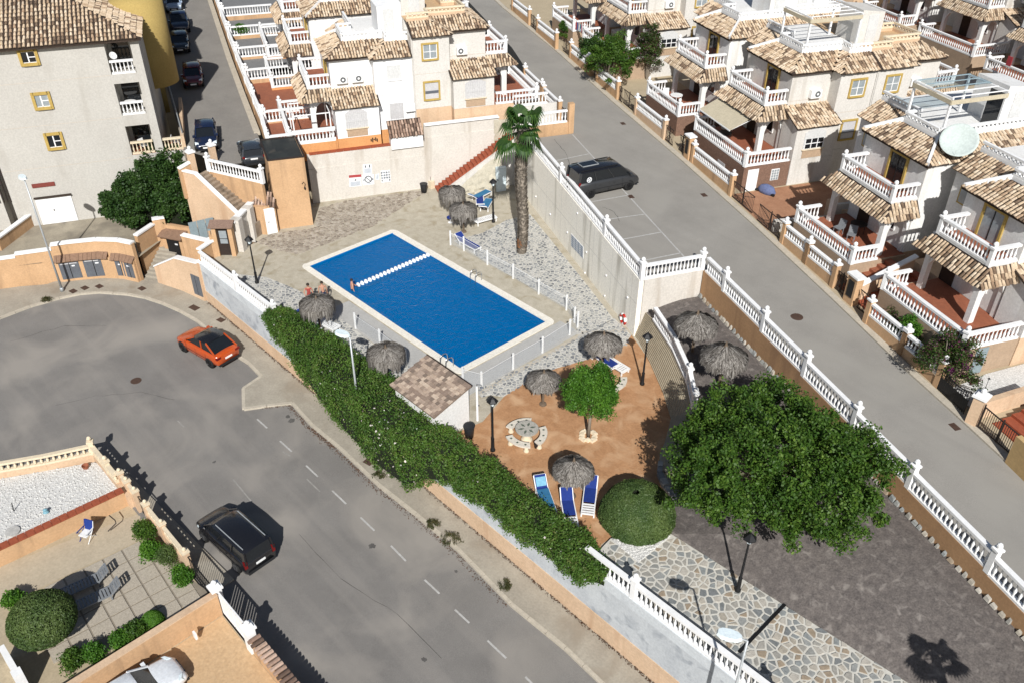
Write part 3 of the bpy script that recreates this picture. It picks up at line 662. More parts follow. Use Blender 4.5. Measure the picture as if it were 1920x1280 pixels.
# stone floors
for pl_ in ([(430, 513), (500, 520), (560, 545), (648, 604), (700, 645), (790, 700), (752, 738), (700, 690), (600, 640), (505, 575)], [(905, 437), (950, 413), (994, 402), (1097, 530), (1150, 598), (1085, 640), (1075, 585), (980, 530), (905, 488), (850, 452)], [(1152, 597), (1183, 628), (1180, 645), (1165, 655), (1110, 672), (1040, 692), (985, 720), (945, 744), (920, 740), (903, 745), (890, 733)]): flat('paving_bed', [P(*c) for c in pl_], GROUT, .006)
stone_field([P(*c) for c in [(430, 513), (500, 520), (560, 545), (648, 604), (700, 645), (790, 700), (752, 738), (700, 690), (600, 640), (505, 575)]], .26, 0, STONEG, stuffname='grey_crazy_paving', gap=.03)
stone_field([P(*c) for c in [(905, 437), (950, 413), (994, 402), (1097, 530), (1150, 598), (1085, 640), (1075, 585), (980, 530), (905, 488), (850, 452)]], .25, 0, STONEG, stuffname='grey_crazy_paving', gap=.03)
stone_field([P(*c) for c in [(1152, 597), (1183, 628), (1180, 645), (1165, 655), (1110, 672), (1040, 692), (985, 720), (945, 744), (920, 740), (903, 745), (890, 733)]], .25, 0, STONEG, stuffname='grey_crazy_paving', gap=.03)
stone_field([P(*c) for c in [(598, 392), (640, 378), (778, 358), (800, 360), (700, 425), (560, 478), (520, 470), (480, 455), (505, 440), (588, 427)]], .27, 0, STONEB, stuffname='brown_cobbles', gap=.02)
# orange patio
wl = [(33.6, -5.35), (20.2, -5.35)]
patio = [P(*c)[:2] for c in [(905, 790), (945, 743), (985, 716), (1040, 691), (1110, 671), (1165, 654), (1184, 628), (1215, 672), (1244, 739), (1262, 792), (1237, 850), (1236, 885), (1262, 932), (1150, 1003), (1128, 1020), (1118, 1045)]]
flat('orange_patio', wl[1:]+[tuple(p) for p in patio]+wl[:1], PATIO, .008)
# crazy paving path, each stone its own piece
pb = [P(*c, .2)[:2] for c in [(1145, 1008), (1200, 1003), (1259, 1000), (1469, 1132), (1692, 1272)]]
dd = pb[-1]-pb[-2]; pb.append(pb[-1]+dd/np.hypot(*dd)*6)
path = [(pb[-1][0], -5.35), (P(1118, 1045)[0], -5.35)]+[tuple(p) for p in pb]
b = MB(); b.prism(path, -.3, .18); patho = struct('crazy_paving_path', b.mesh('crazy_paving_path', GROUT))
gv = [P(*c, .2)[:2] for c in [(1148, 1012), (1197, 1054), (1257, 1004), (1200, 985)]]
band = .85
inner = [(pb[-1][0], -5.35+band), (P(1128, 1040)[0]+.3, -5.35+band)]+[tuple(p) for p in pb]
cells_poly = inner
def notgrav(c): return not inpoly((sum(p[0] for p in c)/len(c), sum(p[1] for p in c)/len(c)), [tuple(q) for q in gv])
cs = [c for c in stones(inner, .33, .04, jit=.56) if notgrav(c)]
xb = path[1][0]; bandstones = []
while xb < path[0][0]-.5:
    L1 = rnd.uniform(.38, .62); sp = rnd.choice((1, 2)); yb = -5.35
    ys = [-5.35, -5.35+band*rnd.uniform(.42, .58), -5.35+band-.03] if sp == 2 else [-5.35, -5.35+band-.03]
    for y0, y1 in zip(ys[:-1], ys[1:]):
        j = lambda: rnd.uniform(-.035, .035); bandstones.append([(xb+.04+j(), y0+.04+j()), (xb+L1-.03+j(), y0+.04+j()), (xb+L1-.03+j(), y1-.03+j()), (xb+.04+j(), y1-.03+j())])
    xb += L1
cs = cs+bandstones
cs.sort(key=lambda c: np.linalg.norm(np.array([c[0][0], c[0][1], .2])-CC)); rest = MB()
for i, c in enumerate(cs):
    cx = sum(p[0] for p in c)/len(c); cy = sum(p[1] for p in c)/len(c); h = .20+rnd.uniform(-.004, .012); b = MB() if i < 300 else rest
    b.hexa([(p[0], p[1], .17) for p in c], [(cx+(p[0]-cx)*.93, cy+(p[1]-cy)*.93, h) for p in c])
    if i < 300: obj('stone', b.mesh('stone', STONE), patho)
obj('stones', rest.mesh('stones', STONE), patho, kind='stuff')
grv = MB(); grv.prism(gv, .0, .23); struct('white_gravel_bed', grv.mesh('white_gravel_bed', GRAVEL))
def gravel(poly, z, n, name, s=.05, m=None):
    pts = []; xs = [p[0] for p in poly]; ys = [p[1] for p in poly]
    while len(pts) < n:
        q = (rnd.uniform(min(xs), max(xs)), rnd.uniform(min(ys), max(ys)))
        if inpoly(q, [tuple(p[:2]) for p in poly]): pts.append((q[0], q[1], z))
    b = MB()
    for x, y, z_ in pts:
        r = s*rnd.uniform(.5, 1.2); a = rnd.uniform(0, 3); b.hexa([(x+r*math.cos(a+k*1.57), y+r*math.sin(a+k*1.57), z_-.01) for k in range(4)], [(x+.6*r*math.cos(a+k*1.57+.3), y+.6*r*math.sin(a+k*1.57+.3), z_+r*.7) for k in range(4)])
    obj(name, b.mesh(name, m or GRAVEL), kind='stuff')
gravel(gv, .23, 900, 'white_pebbles')
# brown sloping garden between the path, the curved block wall and the street wall
A0 = X(0, 0)[:2]; A1 = X(1, 0)[:2]
up = [onv(*c, A0, A1) for c in [(1313, 553), (1370, 603), (1430, 662), (1500, 738), (1560, 805), (1640, 893), (1744, 1004), (1831, 1098), (1919, 1192)]]
for k in range(len(up)): up[k] = np.array([*(up[k][:2]), min(2.3, max(1.2, up[k][2]))])
up.append(up[-1]+(up[-1]-up[-2])*2.2)
E0, E1 = X(-.3, -4.1)[:2], X(0, 0)[:2]
slat_top = [onv(1207, 583, E0, E1), P(1226, 600, 1.95), P(1262, 655, 1.85), P(1290, 718, 1.65), P(1300, 765, 1.35), P(1285, 835, .75), P(1268, 890, .4)]
slat_base = [P(*c) for c in [(1184, 622), (1198, 640), (1220, 684), (1243, 737), (1258, 785), (1243, 842), (1238, 880)]]
low = [slat_top[0], slat_top[2], slat_top[3], slat_top[4], slat_top[5], P(1268, 935, .22)]+[np.array([*pb[2], .2]), np.array([*pb[3], .2]), np.array([*pb[4], .2]), np.array([*pb[5], .2])]
low = [np.array(q) for q in low]
b = MB(); NS = 8
def lerp(a, c, t): return a+(c-a)*t
for a0_, a1_, u0_, u1_ in zip(low[:-1], low[1:], up[:-1], up[1:]):
    for k in range(NS):
        f = lambda l, u, t: np.array([*lerp(l, u, t)[:2], lerp(l, u, t)[2]+.12*math.sin(math.pi*t)])
        b.poly([f(a0_, u0_, k/NS), f(a1_, u1_, k/NS), f(a1_, u1_, (k+1)/NS), f(a0_, u0_, (k+1)/NS)])
struct('brown_slope', b.mesh('brown_slope', SLOPE))
sj = MB(); sj.bar(P(1386, 1222, .21), P(1472, 1132, .21), .13, .05); struct('channel_drain', sj.mesh('channel_drain', DARK))
b = MB(); b.hexa([P(1702, 1052, 1.1)+np.array([dx, dy, 0]) for dx, dy in ((-.5, -.4), (.5, -.5), (.55, .4), (-.45, .45))], [P(1702, 1052, 1.22)+np.array([dx, dy, 0]) for dx, dy in ((-.48, -.38), (.48, -.48), (.53, .38), (-.43, .43))])
# kerb of grey slate along the foot of the slope
b = MB()
kp = [P(*c) for c in [(1238, 870), (1236, 890), (1248, 915), (1268, 945), (1285, 975)]]
ks = thing('slate_edging', 'curved grey slate edging between orange patio and brown slope', 'edging', kp[0])
for p, q in zip(kp[:-1], kp[1:]):
    n = max(1, int(np.hypot(*(q-p)[:2])/.35))
    for i in range(n):
        bb = MB(); bb.wall(lerp(p, q, (i+.04)/n), lerp(p, q, (i+.96)/n), .28+rnd.uniform(-.04, .05), -.02, .2+rnd.uniform(0, .08)); obj('stone', bb.mesh('stone', STONEG), ks)
# ================================================================== WALLS
# curved wall of stepped block courses below the brown slope
sw = thing('curved_block_wall', 'curved retaining wall of thin stepped beige courses under a white balustrade', 'retaining wall', slat_base[0])
NC = 15
for k in range(NC):
    b = MB(); t0, t1 = k/NC, (k+1)/NC
    for i in range(len(slat_base)-1):
        q = []
        for j in (i, i+1):
            a, c = slat_base[j], slat_top[j]; q.append((lerp(a, c, t0), lerp(a, c, t1)))
        f0, f1 = q[0][0], q[1][0]; k0, k1 = q[0][1], q[1][1]; back0 = lerp(np.array(slat_base[i]), np.array(slat_top[i]), t0+2.2/NC); back1 = lerp(np.array(slat_base[i+1]), np.array(slat_top[i+1]), t0+2.2/NC)
        bz0, bz1 = f0[2]-.02, f1[2]-.02; tz0, tz1 = k0[2]-.022, k1[2]-.022
        b.hexa([(f0[0], f0[1], bz0), (f1[0], f1[1], bz1), (back1[0], back1[1], bz1), (back0[0], back0[1], bz0)], [(f0[0], f0[1], tz0), (f1[0], f1[1], tz1), (back1[0], back1[1], tz1), (back0[0], back0[1], tz0)])
    obj('course', b.mesh('course', SLATK), sw)
st_ = [np.array(q)+np.array([0, 0, .02]) for q in slat_top[1:5]]
balustrade(sw, st_, .9, posts=[st_[2], st_[3]], spacing=.22, post_h=1.15)

# tall stained retaining wall under the parking
rw = thing('parking_retaining_wall', 'tall stained off-white retaining wall under the parking bays', 'retaining wall', X(-12, -4, 0))
b = MB(); b.wall(X(-24.4, -4.02), X(-.12, -4.02), .3, -.2, (zr(-24.4)+.12, zr(0)+.12)); obj('wall_face', b.mesh('wall_face', RETAIN), rw)
b = MB()
for s_ in range(-22, 0, 3): b.wall(X(s_, -4.175), X(s_+.02, -4.175), .004, .1, zr(s_)+.05)
b.wall(X(-24, -4.175), X(-.2, -4.175), .004, 2.3, 2.325); obj('render_joint', b.mesh('render_joint', mat('joint_grey', (.52, .50, .46), (.46, .44, .40))), rw)
b = MB(); b.wall(X(-.15, -3.87), X(-.15, .1), .3, -.2, zr(0)+.12); obj('end_wall', b.mesh('end_wall', BEIGE), rw)
ps = [-.15]+[ST(onv(*c, X(0, -4.02), X(1, -4.02)))[0] for c in [(1135, 447), (1052, 345), (992, 277)]]
for s1, s0_ in zip(ps[:-1], ps[1:]):
    balustrade(rw, [X(s0_+.12, -4.02, zr(s0_)+.12), X(s1-.12, -4.02, zr(s1)+.12)], 1.0, posts=[X(s1, -4.02, zr(s1)+.1)], name='balustrade')
balustrade(rw, [X(-.15, -3.85, zr(0)+.12), X(-.15, -.1, zr(0)+.12)], 1.0, posts=[X(-.15, .0, zr(0)+.1)])
pm = MB(); pm.lathe([(.05, -.05), (.07, 0), (.07, .06)], 8); pm = pm.mesh('weep_pipe', WHITE)
for c in [(1005, 369), (1002, 406), (1032, 402), (1032, 438), (1064, 436), (1062, 475), (1100, 473), (1097, 512), (1137, 517), (1134, 555), (1177, 558), (1083, 400)]:
    q = onv(*c, X(0, -4.18), X(1, -4.18)); obj('weep_pipe', pm, rw, Matrix.Translation(vec(q))@Matrix.Rotation(TH, 4, 'Z')@Matrix.Rotation(math.pi/2, 4, 'X'))
def plate(px_list, A, B, off, m, name, label, cat, th=.025):
    """flat sign standing proud of a wall: four pixels of its corners on the plane A-B"""
    q = [onv(*c, A, B) for c in px_list]; n = np.array([-(np.array(B)-np.array(A))[1], (np.array(B)-np.array(A))[0], 0.]); n /= np.linalg.norm(n)
    if (CC-q[0])@n < 0: n = -n
    t = thing(name, label, cat, q[0]); b = MB(); b.hexa([p+n*off for p in q], [p+n*(off+th) for p in q]); obj('panel', b.mesh('panel', m), t)
    return t, q, n
def prints(t, q, n, off, rows, m):
    """rows: (u0, u1, v0, v1) rectangles of flat print on the sign"""
    b = MB()
    for u0, u1, v0, v1 in rows:
        def pt(u, v): return lerp(lerp(q[0], q[1], u), lerp(q[3], q[2], u), v)+n*off
        b.poly([pt(u0, v0), pt(u1, v0), pt(u1, v1), pt(u0, v1)])
    obj('print', b.mesh('print', m), t)
A_, B_ = X(0, -4.17), X(1, -4.17)
t, q, n = plate([(1071, 438), (1094, 463), (1094, 486), (1071, 461)], A_, B_, .0, SIGNW, 'notice_board', 'pale blue-grey notice board on the stained retaining wall', 'notice board')
prints(t, q, n, .03, [(.06+.24*i, .24+.24*i, .06+.155*j, .17+.155*j) for i in range(4) for j in range(6)], SIGNB)
t, q, n = plate([(953, 322), (966, 332), (966, 350), (953, 340)], A_, B_, .0, SIGNW, 'small_notice', 'small white notice on the retaining wall behind the palm trunk', 'notice')
lb = onv(1170, 598, A_, B_); lt = thing('lifebuoy', 'red and white lifebuoy hung on the retaining wall', 'lifebuoy', lb)
nrm = np.array([*(-ET), 0.]); ex = np.array([*ES, 0.])
for k in range(8):
    pts = [lb+nrm*.07+(ex*math.cos(a)+np.array([0, 0, 1])*math.sin(a))*.33 for a in [k*math.pi/4+j*math.pi/16 for j in range(5)]]
    bb = MB(); bb.tube(pts, .085, 8); obj('red_segment' if k % 2 else 'white_segment', bb.mesh('segment', REDP if k % 2 else PLAST, True), lt)
# street wall along the brown slope: tan wall, white balustrade panels stepping down at posts
bw = thing('street_boundary_wall', 'long tan wall with white balustrade between brown slope and right street', 'boundary wall', X(10, -.15, 1))
pp = [ST(onv(*c, A0, A1))[0] for c in [(1322, 505), (1355, 541), (1427, 617), (1505, 698), (1596, 797), (1701, 907), (1852, 1062)]]; pp.append(pp[-1]+5.0); pp.append(pp[-1]+5.0); pp[0] = .1
bt = lambda s: 4.15-.034*s
for i, (s0_, s1) in enumerate(zip(pp[:-1], pp[1:])):
    zt = bt((s0_+s1)/2)-.02; b = MB(); b.wall(X(s0_, +.12), X(s1-.004, +.12), .25, .3, zt); obj('wall_panel', b.mesh('wall_panel', BROWNW), bw)
    balustrade(bw, [X(s0_+.14, +.12, zt), X(s1-.14, +.12, zt)], 1.0, posts=[X(s1, +.12, zt-.1)], spacing=.25, post_h=1.42)
sc = 0
for a, c in zip(up[:-1], up[1:]):
    n = int(np.hypot(*(c-a)[:2])/.36)
    for i in range(n):
        p = lerp(a, c, (i+rnd.uniform(.3, .7))/n); r = rnd.uniform(.07, .17); k = rnd.uniform(.05, .17); bb = MB(); o_ = np.array([*(-ET), 0])*.09; d_ = np.array([*ES, 0])
        bb.hexa([p+o_*1.5+d_*-r, p+o_*1.6+d_*r, p-o_*.3+d_*r, p-o_*.3-d_*r], [p+o_*rnd.uniform(.5, 1.1)-d_*r*.8+np.array([0, 0, k+.04]), p+o_*rnd.uniform(.5, 1.1)+d_*r*.7+np.array([0, 0, k]), p-o_*.3+d_*r*.8+np.array([0, 0, k+.1]), p-o_*.3-d_*r*.7+np.array([0, 0, k+.12])])
        obj('stone', bb.mesh('stone', STONE), bw)
# perimeter wall along the left road: peach foot, grey render, white balustrade
pw = thing('pool_perimeter_wall', 'long low wall of peach foot and grey render with white balustrade along the left road', 'perimeter wall', (15, -5.5, -1.5))
b = MB(); b.wall((-5.45, -5.45), (47, -5.45), .3, (zl(-5.4)-.3, zl(47)-.3), (-2.05, -2.62)); obj('peach_foot', b.mesh('peach_foot', PEACH2), pw)
b = MB(); b.wall((-5.45, -5.44), (47, -5.44), .24, (-2.05, -2.62), .22); obj('grey_upper_wall', b.mesh('grey_upper_wall', GREYW), pw)
b = MB(); b.wall((-5.45, -5.44), (47, -5.44), .27, -.35, .23); obj('white_band', b.mesh('white_band', mat('pale_grey_band', (.56, .585, .60), (.50, .525, .54), scale=1.2, patch=(.44, .46, .48), pscale=.7)), pw)
# the long hedge hides the middle, so balusters stand where they show
for x0, x1, po in ((-5.2, 4.2, [(-.2, -5.42, .23), (4.6, -5.42, .23)]), (31.3, 46.5, [(34.1, -5.42, .23), (41.3, -5.42, .23)])):
    balustrade(pw, [(x0, -5.42, .23), (x1, -5.42, .23)], .95, posts=po, spacing=.255, post_h=1.3)
# rust-brown dry needles gathered along wall feet and kerbs
pts = []
for i in range(2600):
    x = rnd.uniform(-5, 46); pts.append((x, -5.62-abs(rnd.gauss(0, .07)), zl(x)+.13+rnd.uniform(0, .05)))
for i in range(1500):
    k = rnd.choice([16, 17, 18, 18, 19, 19, 20, 21, 22]); f = rnd.random(); p = lerp(np.array(kerb[k]), np.array(kerb[k+1]), f); pts.append((p[0]-abs(rnd.gauss(0, .1)), p[1]-.14-abs(rnd.gauss(0, .14)), zl(p[0])+.015+rnd.uniform(0, .02)))
obj('dry_needles', leaf_cloud(np.array(pts), .11, NEEDLE, 'dry_needles', aspect=.3), kind='stuff')

# ------------------------------------------------------------------ back wall, stairs, door, tower
SB = -24.85
bk = thing('beige_back_wall', 'tall beige wall with pool rule signs below the white and cream houses', 'retaining wall', X(SB, -12, 0))
b = MB(); b.wall(X(SB-.13, -20.6), X(SB-.13, -11.3), .3, -.3, 2.84); b.wall(X(SB-.19, -20.6), X(SB-.19, -11.3), .26, 2.84, 3.98); b.wall(X(SB-.13, -11.3), X(SB-.13, -3.6), .3, -.3, 4.3); b.wall(X(SB-.19, -11.3), X(SB-.19, -5.1), .26, 4.3, 5.3)
obj('wall_face', b.mesh('wall_face', BEIGE), bk)
b = MB(); b.wall(X(SB-.15, -11.25), X(SB-.15, -5.1), .5, 5.3, 5.38); obj('coping', b.mesh('coping', WHITE), bk)
b = MB()
for i in range(12): b.wall(X(SB-.3, -20.4+i*.53+.01), X(SB-.3, -20.4+(i+1)*.53-.01), .55, 3.98, 4.02+.002*(i % 2))
obj('red_tile_coping', b.mesh('red_tile_coping', REDTILE), bk)
A_, B_ = X(SB+.02, 0), X(SB+.02, 1)
sg = [([(654, 329), (677, 327), (678, 349), (655, 351)], 'white pool sign with red heading, left of the group on the beige wall'),
      ([(680, 309), (697, 308), (698, 327), (681, 328)], 'upper white pool sign with two figures on the beige wall'),
      ([(679, 329), (701, 327), (702, 346), (680, 348)], 'white sign with a round prohibition symbol on the beige wall'),
      ([(704, 327), (711, 326), (711, 337), (704, 338)], 'smallest white sign between the two groups on the beige wall'),
      ([(713, 321), (731, 319), (733, 341), (715, 343)], 'white sign of small pictograms, right of the group on the beige wall')]
for i, (px_, lab) in enumerate(sg):
    t, q, n = plate(px_, A_, B_, .0, SIGNW, 'pool_sign', lab, 'sign'); o_ = .03
    if i == 0: prints(t, q, n, o_, [(.0, 1, .0, .22)], SIGNR); prints(t, q, n, o_+.003, [(.5, .58, .36, .5), (.45, .52, .46, .52)], SIGNK); prints(t, q, n, o_+.003, [(.1, .9, .6+.09*k, .64+.09*k) for k in range(4)], SIGNB)
    if i == 1: prints(t, q, n, o_, [(.22, .34, .1, .32), (.68, .8, .05, .32)], SIGNK); prints(t, q, n, o_, [(.12, .88, .42+.09*k, .46+.09*k) for k in range(5)], SIGNB)
    if i == 2:
        b = MB(); c_ = (q[0]+q[1]+q[2]+q[3])/4+n*o_-np.array([0, 0, -.05]); e_ = (q[1]-q[0]); e_ /= np.linalg.norm(e_); z_ = np.array([0, 0, 1.])
        for k in range(20):
            a0_, a1_ = k*math.pi/10, (k+1)*math.pi/10; ring = lambda a, r: c_+(e_*math.cos(a)+z_*math.sin(a))*r
            b.poly([ring(a0_, .3), ring(a1_, .3), ring(a1_, .23), ring(a0_, .23)])
        b.poly([c_+e_*-.2+z_*.16, c_+e_*-.16+z_*.2, c_+e_*.2-z_*.16, c_+e_*.16-z_*.2]); obj('symbol', b.mesh('symbol', SIGNK), t)
        prints(t, q, n, o_, [(.08, .16, .42, .56), (.84, .92, .38, .56)], SIGNK); prints(t, q, n, o_, [(.3, .7, .86, .9)], SIGNB)
    if i == 3: prints(t, q, n, o_, [(.2, .8, .12+.15*k, .2+.15*k) for k in range(5)], SIGNB)
    if i == 4: prints(t, q, n, o_, [(.05+.26*a, .15+.26*a, .1+.22*c, .24+.22*c) for a in range(4) for c in range(4) if (a, c) not in ((1, 3), (2, 3))], SIGNK); prints(t, q, n, o_, [(.17+.26*a, .24+.26*a, .12+.22*c, .22+.22*c) for a in range(3) for c in range(3)], SIGNB)
rs = thing('red_stair', 'outdoor stair with red tile treads rising beside the beige back wall', 'stair', X(-24.2, -10.6, 0))
NT = 21
for k in range(NT):
    t0_ = -10.7+k*.305; z_ = .19*(k+1); t1_ = t0_+.34
    b = MB(); b.prism([X(-24.7, t0_)[:2], X(-23.5, t0_)[:2], X(-23.5, t1_)[:2], X(-24.7, t1_)[:2]], z_-.19, z_); obj('tread', b.mesh('tread', REDTILE), rs)
b = MB()
b.hexa([X(-23.48, -10.7, -.1), X(-23.48, -4.3, -.1), X(-23.28, -4.3, -.1), X(-23.28, -10.7, -.1)], [X(-23.48, -10.7, .02), X(-23.48, -4.3, 3.95), X(-23.28, -4.3, 3.95), X(-23.28, -10.7, .02)])
obj('side_wall', b.mesh('side_wall', WALLC), rs)
b = MB(); b.box(0, 0, 0, 1, 1, 1); 
ROCK = mat('rough_rendered_rock', (.47, .43, .34), (.36, .33, .26), scale=2, bump=.8, bscale=5)
bb = MB(); npz = 7
for i in range(9):
    for j in range(npz):
        hm = lambda a: min(2.5, .3+.32*a)
        f = lambda a, c: X(-22.55-.7*(c/npz)**2+.1*math.sin(a*2.3+c*1.7)+.06*math.sin(a*5.1-c*3), -9.2+a*.42, hm(a)*c/npz)
        bb.poly([f(i, j), f(i+1, j), f(i+1, j+1), f(i, j+1)])
obj('rock_facing', bb.mesh('rock_facing', ROCK, True), rs)
bb = MB()
for i in range(5):
    for j in range(6):
        f = lambda a, c: X(SB+.06+.07*math.sin(a*2.3+c*1.7), -5.55+a*.42, 2.6+c*.42); bb.poly([f(i, j), f(i+1, j), f(i+1, j+1), f(i, j+1)])
obj('upper_rock_facing', bb.mesh('rock_facing', ROCK, True), rs)
b = MB(); b.prism([X(-22.7, -6.1)[:2], X(-22.38, -6.1)[:2], X(-22.38, -5.28)[:2], X(-22.7, -5.28)[:2]], 0, 2.06); obj('door', b.mesh('door', mat('pale_blue_door', (.58, .67, .70), (.54, .62, .65), scale=2, rough=.5)), rs)
b = MB(); b.lathe([(.03, 0), (.05, .05), (.02, .09)], 6, X(-22.34, -6.0, 1.0)); obj('door_knob', b.mesh('door_knob', DARK), rs)
# end wall closing the deck behind the palm (under the garden of the cream house)
ew = thing('garden_end_wall', 'peach-topped cream wall closing the pool deck behind the palm tree', 'wall', X(-22, -4.5, 0))
b = MB(); b.wall(X(-23.4, -4.2), X(-21.5, -4.2), .3, -.2, zr(-22)+.1); obj('wall_face', b.mesh('wall_face', WALLC), ew)
# peach tower with flat bitumen roof
tw = [P(569.7, 293.4, 5.54), P(502, 301, 5.54), P(488, 263, 5.54), P(553, 257, 5.54)]
to = thing('peach_tower', 'tall peach service tower with flat black bitumen roof beside the pool', 'tower', (*tw[0][:2], 0))
b = MB(); b.prism([p[:2] for p in tw], -.3, 5.5); obj('wall', b.mesh('wall', PEACH), to)
c_ = sum(tw)/4; ins = [lerp(p, c_, .05) for p in tw]; outs = [lerp(p, c_, -.012) for p in tw]
b = MB(); b.prism([p[:2] for p in ins], 5.4, 5.53); obj('roof', b.mesh('roof', ROOFBIT), to)
b = MB()
for i in range(4): b.wall(outs[i], outs[(i+1) % 4], .1, 5.5, 5.58)
obj('parapet_edge', b.mesh('parapet_edge', IRON), to)
b = MB(); q = lerp(tw[0], tw[1], .1)
nn = np.array([tw[1][1]-tw[0][1], -(tw[1][0]-tw[0][0])]); nn /= np.hypot(*nn); nn = nn if nn@(CC[:2]-tw[0][:2]) > 0 else -nn
tf = [onv(*c, tw[0], tw[1]) for c in [(566, 345), (569, 341), (572, 345), (571, 350)]]
hk = MB(); hk.tube([p+np.array([*nn*.06, 0]) for p in tf], .025, 5); hk.lathe([(.05, -.1), (.07, 0), (.05, .08)], 6, tf[3]+np.array([*nn*.1, -.1])); obj('hose_hook', hk.mesh('hose_hook', DARK), to)
for c in ((538, 424), (581, 420)):
    q = P(*c); b = MB(); b.box(-.13, -.1, 0, .13, .1, .16); obj('foot_box', b.mesh('foot_box', CREAMC), to, Matrix.Translation(vec(q))@Matrix.Rotation(rz_of(tw[1]-tw[0]), 4, 'Z'))
# low hut with a white door and tiled cap, leaning on the tower
hd = [P(502, 440), P(521, 436)]; dv = (hd[1]-hd[0])[:2]; dv /= np.hypot(*dv); dn = np.array([dv[1], -dv[0]]); dn = dn if dn@(CC[:2]-hd[0][:2]) > 0 else -dn
hut = thing('door_hut', 'small peach hut with white door and brown tiled cap against the tower', 'hut', hd[0])
hp = [hd[1][:2]+dv*.1-dn*.02, hd[0][:2]-dv*.12-dn*.02, P(480, 438)[:2], P(480, 438)[:2]-dn*1.4, hd[1][:2]+dv*.1-dn*1.4]
b = MB(); b.prism(hp, -.2, 2.25); obj('wall', b.mesh('wall', PEACH), hut)
b = MB(); b.prism([hd[0][:2], hd[1][:2], hd[1][:2]+dn*.05, hd[0][:2]+dn*.05], .02, 2.08); dr = obj('door', b.mesh('door', WHITE), hut)
b = MB(); b.bar((*(hd[0][:2]+dv*.15+dn*.06), 1.0), (*(hd[0][:2]+dv*.28+dn*.06), 1.0), .04, .04); obj('handle', b.mesh('handle', DARK), dr)
acc = []; e0 = np.array([*(hd[1][:2]+dv*.12+dn*.22), 2.22]); e1 = np.array([*(hp[2]-dv*.1+dn*.2), 2.22]); r0_ = np.array([*(e0[:2]-dn*1.4), 3.0]); r1_ = np.array([*(e1[:2]+dv*.75-dn*1.2), 3.0]); e2 = np.array([*(hp[3]-dv*.1-dn*.1), 2.22])
rq = [P(466, 384, 2.2), P(517, 388, 2.2), P(508, 358, 3.2), P(496, 358, 3.2)]; b = MB(); b.slab(rq, .06); ro = obj('roof', b.mesh('roof', ROOFB), hut); roof_tiles(rq, acc); flush_tiles(acc, ro, TILED)

# ------------------------------------------------------------------ cul-de-sac walls, steps and gate
mw = [tuple(LP(*c)[:2]) for c in [(0, 566), (88, 536), (117, 527)]]+[tuple(q) for q in (LP(150, 523)[:2], LP(200, 519)[:2], LP(240, 521)[:2], LP(268, 528)[:2])]
mw[0] = (mw[0][0]-4, mw[0][1]-4.5)
me_ = thing('meter_cupboard_wall', 'curved peach wall with grey meter doors under tiled ledges at the cul-de-sac', 'wall', (*mw[5], zl(mw[5][0])))
ztop = [-.9, -.75, .18, .22, .26, .28, .3]
wall_pts = [mw[0], mw[1], mw[2]]
def strip(name, pts, z0, z1, th, m, par):
    b = MB()
    for i in range(len(pts)-1): b.wall(pts[i], pts[i+1], th, (z0[i], z0[i+1]), (z1[i], z1[i+1]))
    return obj(name, b.mesh(name, m), par)
cw_ = thing('curb_wall_stepped', 'stained peach wall stepping down to the left of the cul-de-sac', 'wall', (*mw[1], zl(-15)))
nst = 4
for k in range(nst):
    a, c = lerp(np.array(mw[0]), np.array(mw[2]), k/nst), lerp(np.array(mw[0]), np.array(mw[2]), (k+1)/nst); zt = -.75+.2*k
    b = MB(); b.wall(a, c, .3, zl(-15)-.3, zt); obj('wall_panel', b.mesh('wall_panel', PEACH), cw_); b = MB(); b.wall(a, c, .42, zt, zt+.12); obj('coping', b.mesh('coping', WHITE), cw_)
strip('wall_face', mw[2:], [zl(-13)-.3]*5, ztop[2:], .3, PEACH, me_); strip('coping', mw[2:], ztop[2:], [z+.12 for z in ztop[2:]], .45, WHITE, me_)
def along(pts, L0):
    for a, c in zip(pts[:-1], pts[1:]):
        a = np.array(a); c = np.array(c); L = np.hypot(*(c-a))
        if L0 <= L: return a+(c-a)/L*L0, (c-a)/L
        L0 -= L
    return c, (c-a)/L
tot = sum(math.hypot(c[0]-a[0], c[1]-a[1]) for a, c in zip(mw[2:-1], mw[3:]))
def on_meter(u0, u1, z0, z1, off0, off1, m, name, par=None, sub=None):
    n = 4; b = MB(); F = []; G = []
    for k in range(n+1):
        p, dd_ = along(mw[2:], tot*(u0+(u1-u0)*k/n)); nn = np.array([dd_[1], -dd_[0]]); nn = nn if nn@(CC[:2]-p) > 0 else -nn; F.append(p+nn*(.15+off0)); G.append(p+nn*(.15+off1))
    for k in range(n): b.hexa([(*F[k], z0), (*F[k+1], z0), (*G[k+1], z0), (*G[k], z0)], [(*F[k], z1), (*F[k+1], z1), (*G[k+1], z1), (*G[k], z1)])
    return obj(name, b.mesh(name, m), par or me_)
zb = zl(-12.5)
on_meter(.0, .995, zb, -1.0, -.02, .22, PEACH, 'cupboard_wall')
for u0, u1, z1 in ((.03, .26, -1.18), (.31, .535, -1.12), (.70, .825, -1.22), (.845, .965, -1.22)):
    d_ = on_meter(u0, u1, zb+.35 if u0 < .6 else zb+.4, z1, .21, .25, DOORG, 'door'); on_meter((u0+u1)/2-.004, (u0+u1)/2+.004, zb+.4, z1-.05, .24, .262, DARK, 'seam', d_); on_meter(u1-.09, u1-.05, z1-.35, z1-.24, .24, .258, SIGNW, 'sticker', d_)
    on_meter(u0+.02, u1-.02, z1-.12, z1-.05, .24, .257, GRILLE, 'vent', d_) if u0 < .6 else None
